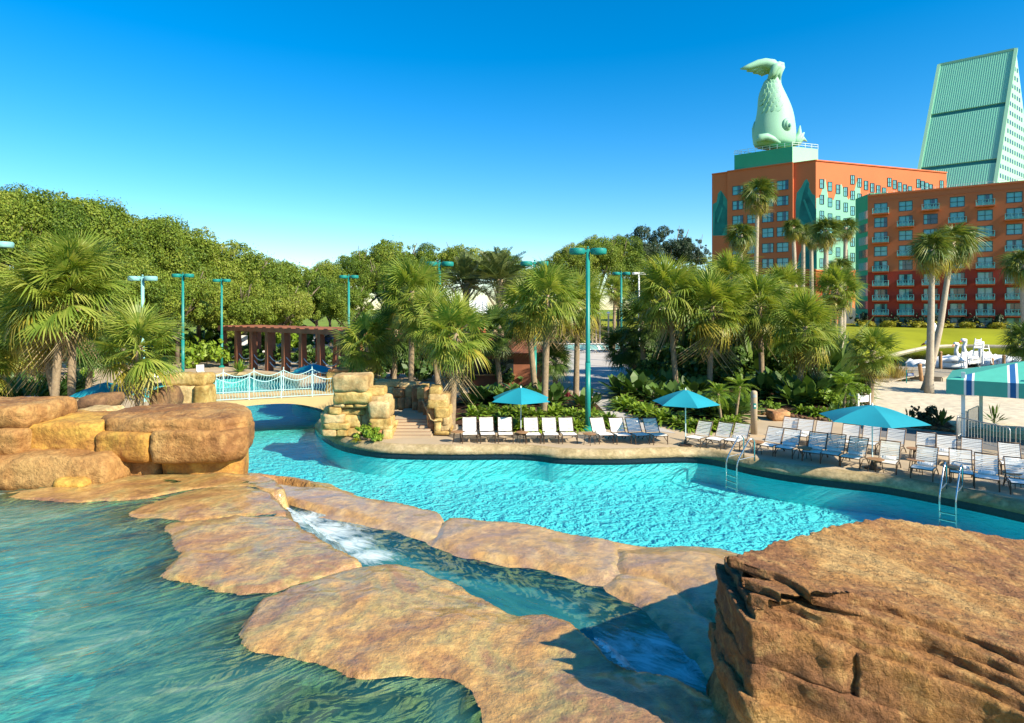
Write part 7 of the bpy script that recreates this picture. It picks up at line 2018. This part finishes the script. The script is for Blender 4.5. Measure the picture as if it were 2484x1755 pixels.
def row(kind, lab, pts, r, group, name, h=1.0):
    r *= 1.0 if kind.startswith('mound') else 1.6
    for i, (x, y) in enumerate(pts):
        shrub(kind, lab[i] if isinstance(lab, list) else lab, x, y, r * rng.uniform(.9, 1.3), name, group, h=h)
        if not kind.startswith('mound') and len(pts) > 3:
            shrub(kind, lab, x + rng.uniform(8, 18), y - rng.uniform(2, 8), r * rng.uniform(.8, 1.25), name, group, h=h)
row('fern', 'bright green fern clump in the bed behind the umbrella and lamp post', [(1205, 1030), (1235, 1038), (1262, 1042), (1290, 1038), (1318, 1042), (1345, 1040), (1372, 1043), (1398, 1040), (1450, 1035), (1470, 1030)], 34, g1, 'fern')
row('fern', 'green fern clump in the rear of the bed left of the lamp post', [(1180, 1008), (1150, 1015), (1225, 1012), (1260, 1014), (1300, 1015), (1340, 1012), (1380, 1015), (1420, 1018)], 36, g1, 'fern')
row('broad', 'broad leaved green plant at the back of the bed left of the path', [(1145, 985), (1185, 980), (1230, 985), (1275, 978), (1340, 985), (1420, 995)], 42, g1, 'broadleaf_plant')
shrub('red', 'dark red spiky cordyline plant beside the palm trunk left of the lamp post', 1374, 972, 42, 'cordyline')
row('mound', 'dark leafy shrub in shade along the pool bar', [(1120, 935), (1170, 925), (1215, 935), (1270, 930)], 44, g1, 'shrub')
row('fern', 'bright fern clump at the front of the bed right of the path', [(1500, 985), (1520, 992), (1545, 1000), (1575, 1010), (1605, 1022), (1640, 1032), (1672, 1040), (1705, 1042), (1740, 1042), (1770, 1035)], 34, g2, 'fern')
row('broad', 'broad leaved green plant in the bed right of the path', [(1510, 960), (1545, 965), (1585, 975), (1625, 985), (1665, 1000), (1705, 1008), (1745, 1015), (1785, 1010), (1560, 945), (1620, 950), (1680, 965)], 44, g2, 'broadleaf_plant')
row('mound', 'dark green shrub under the palms right of the path', [(1590, 935), (1650, 930), (1710, 935), (1770, 940), (1820, 930), (1680, 905), (1760, 905)], 58, g2, 'shrub')
row('mound', 'dark green shrub under the right hand palm group', [(1870, 940), (1920, 945), (1975, 945), (2010, 930), (1890, 905), (1960, 900), (2020, 895)], 60, g3, 'shrub')
row('broad', 'big leaved plant under the right hand palm group', [(1845, 965), (1885, 968), (1925, 985), (1965, 985), (2005, 975), (2040, 970), (1990, 955), (1900, 955)], 50, g3, 'broadleaf_plant', 1.2)
row('bird', 'tall dark paddle leaved plant in the right hand palm group', [(1900, 935), (1975, 930), (2000, 945), (1835, 940)], 90, g3, 'broadleaf_plant', 1.3)
shrub('mound_bright', 'pale variegated shrub beside the red rock near the bollard', 1868, 1000, 28, 'shrub')
row('fern', 'bright spiky fern in front of the thick palm trunk', [(1945, 1003), (1978, 1008), (2005, 1010)], 34, g3, 'fern')
row('mound_bright', 'bright green leafy shrub left of the white planter box', [(1985, 985), (2018, 985)], 34, g3, 'shrub')
row('strap', 'low green strap plant in the mulch behind the back row', [(2030, 1008), (2060, 1000)], 26, g3, 'strap_plant')
tag(loose('red_rock', 'flat reddish rock in the bed left of the back row loungers', 1876, 1000, 1922, 1024, 28.6, 1.0, 'stone_red', 77, amp=.1, bevel=.1), None, None)
shrub('dark', 'dark round leafy shrub at the sand edge behind the near umbrella', 2240, 1030, 34, 'shrub', h=1.1)
shrub('bird', 'dark bird of paradise plant at the sand edge, right of the round shrub', 2285, 1032, 46, 'bird_of_paradise')
shrub('bird', 'narrow dark paddle leaf plant left of the round shrub', 2206, 1024, 30, 'bird_of_paradise', h=1.3)
shrub('bird', 'small fan shaped plant on the sand behind the crowd barrier', 2412, 1026, 32, 'fan_plant', h=1.7)
shrub('mound_bright', 'green plants growing in the white planter box', Vector((pb_.x, pb_.y, .72)), 0, 26, 'planter_plant')
shrub('mound_bright', 'yellow green shrub at the foot of the stone pillar', Vector((W(893, 1050, 24.4).x, 24.35, .02)), 0, 36, 'shrub')
shrub('fern_yellow', 'dry little plant left of the yellow green shrub by the stone pillar', Vector((W(866, 1050, 24.4).x, 24.3, .02)), 0, 22, 'shrub')
for k, (x, Y, r) in enumerate(((1600, 47, 95), (1668, 50, 100), (1740, 50, 95), (1812, 52, 100), (1880, 50, 90), (1945, 48, 80), (1640, 44, 70), (1770, 44, 75), (1990, 45, 60))):
    shrub('mound', 'large dark shrub behind the right hand palm group, in the shade of the crowns', Vector(((x - CPX) / FPX * Y, Y, 0)), 0, r, 'shrub', 'large shrubs behind the right hand palms', h=1.1)
for k, (x, Y, r) in enumerate(((1150, 47, 80), (1090, 46, 70), (1010, 46, 70), (935, 46, 60), (1250, 50, 70), (865, 45, 50))):
    shrub('mound', 'large green shrub behind the centre palms and the pool bar', Vector(((x - CPX) / FPX * Y, Y, 0)), 0, r, 'shrub', 'large shrubs behind the centre palms', h=1.1)
g5 = 'long leaved green plants at the far left'
row('strap', 'long leaved green plant in the bed behind the far left loungers', [(20, 985), (45, 990), (70, 992), (95, 985), (118, 980), (60, 970), (30, 965), (100, 965), (140, 968), (185, 955)], 50, g5, 'strap_plant', 1.1)
shrub('mound_bright', 'yellow green bush behind the twin palm trunks', 196, 925, 32, 'shrub')
shrub('mound_red', 'dark red bush behind the twin palm trunks', 95, 905, 60, 'shrub', h=.8)
shrub('dark', 'dark bush in the shade left of the twin trunks', 20, 900, 70, 'shrub')
shrub('mound_bright', 'bright green dome shaped hedge left of the pergola', Vector(((502 - CPX) / FPX * 55, 55, 0)), 0, 52, 'shrub', h=1.25)
shrub('mound_bright', 'green bush behind the dome shaped hedge left of the pergola', Vector(((460 - CPX) / FPX * 60, 60, 0)), 0, 50, 'shrub', h=1.1)
shrub('mound_bright', 'small round yellow green bush by the oak trunks', Vector(((488 - CPX) / FPX * 68, 68, .6)), 0, 24, 'shrub')
shrub('spiky', 'bright spiky plant in front of the left pergola columns', Vector(((582 - CPX) / FPX * 51, 51, 0)), 0, 38, 'spiky_plant')
for k, x in enumerate((560, 610, 655, 700, 745, 790)):
    shrub('mound', 'dark green clipped hedge plant behind the pergola columns', Vector(((x - CPX) / FPX * (60 - k), 60 - k, 0)), 0, 34, 'hedge_plant', 'clipped hedge plants behind the pergola', h=1.1)
row('mound_bright', 'green hedge bush beyond the plaza', [(1480, 832), (1510, 833), (1430, 832)], 34, 'green bushes beyond the plaza', 'shrub')
shrub('hedge_yellow', 'orange yellow flowering bush beyond the teal wall', 1472, 826, 26, 'shrub')
for x, lab in ((2098, 'far yellow green hedge ball at the wing, leftmost'), (2225, 'yellow green hedge at the foot of the hotel wing, second from left'), (2290, 'yellow green hedge behind the twin palm trunks'), (2355, 'yellow green hedge at the wing, right of the twin trunks'), (2425, 'yellow green hedge at the wing, rightmost before the dark palm'), (2165, 'yellow green hedge right of the small dense palm')):
    u0 = fw.at(x); p = fw.P(u0, 0, 3.0); p.z = 1.35
    t = shrub('hedge_yellow', lab, p, 0, 27, 'clipped_hedge', 'yellow clipped hedges along the hotel wing', h=.62)
    q = fw.P(u0 - .5, 0, 1.2); q.z = 1.4
    shrub('dark', 'dark taller shrub behind a yellow green hedge against the hotel wing', q, 0, 24, 'shrub', 'dark shrubs against the hotel wing', h=1.2)
for k, (x, y) in enumerate([(2120, 918), (2136, 922), (2150, 920), (2164, 922), (2178, 920), (2128, 905), (2160, 908), (2105, 915)]):
    shrub('reed', 'dry golden reeds at the lake edge below the small dense palm', Vector(((x - CPX) / FPX * (45.5 + (k % 3)), 45.5 + (k % 3), -.1)), 0, 42, 'reeds', 'reeds at the lake edge', h=1.15)
# trunk of background far palms and filler behind the plaza
for k, (x, y) in enumerate(((1437, 816), (1446, 814), (1455, 812), (1476, 800))):
    b = Vector(((x - CPX) / FPX * 82, 82, -.05)); t = thing('pale_post', ['slim pale post beyond the plaza, leftmost of four', 'slim pale post beyond the plaza, second of four', 'slim pale post beyond the plaza, third of four', 'slim pale post beyond the plaza, rightmost and tallest of four'][k], 'post', b)
    m = MB(); m.tube([(0, 0, 0), (0, 0, 4.6)], .12, 8); m.obj('shaft', MAT['trunk_pale'], t)
    m = MB(); m.lathe([(.2, 4.6), (.3, 4.75), (0, 4.9)], 8); m.obj('cap', MAT['white'], t)
# understorey below the oaks, closing the view between the trunks
for k, (x, Y, r) in enumerate(((250, 56, 70), (330, 58, 75), (400, 62, 70), (455, 66, 65), (530, 70, 70), (600, 72, 70), (665, 74, 65), (725, 78, 60), (865, 80, 65), (930, 82, 65), (1000, 84, 70), (1290, 86, 60), (1370, 88, 60))):
    shrub('mound' if k % 3 else 'mound_bright', 'broad green understorey bush at the foot of the oak trees', Vector(((x - CPX) / FPX * Y, Y, -.05)), 0, r, 'shrub', 'understorey bushes below the oaks', h=1.0)
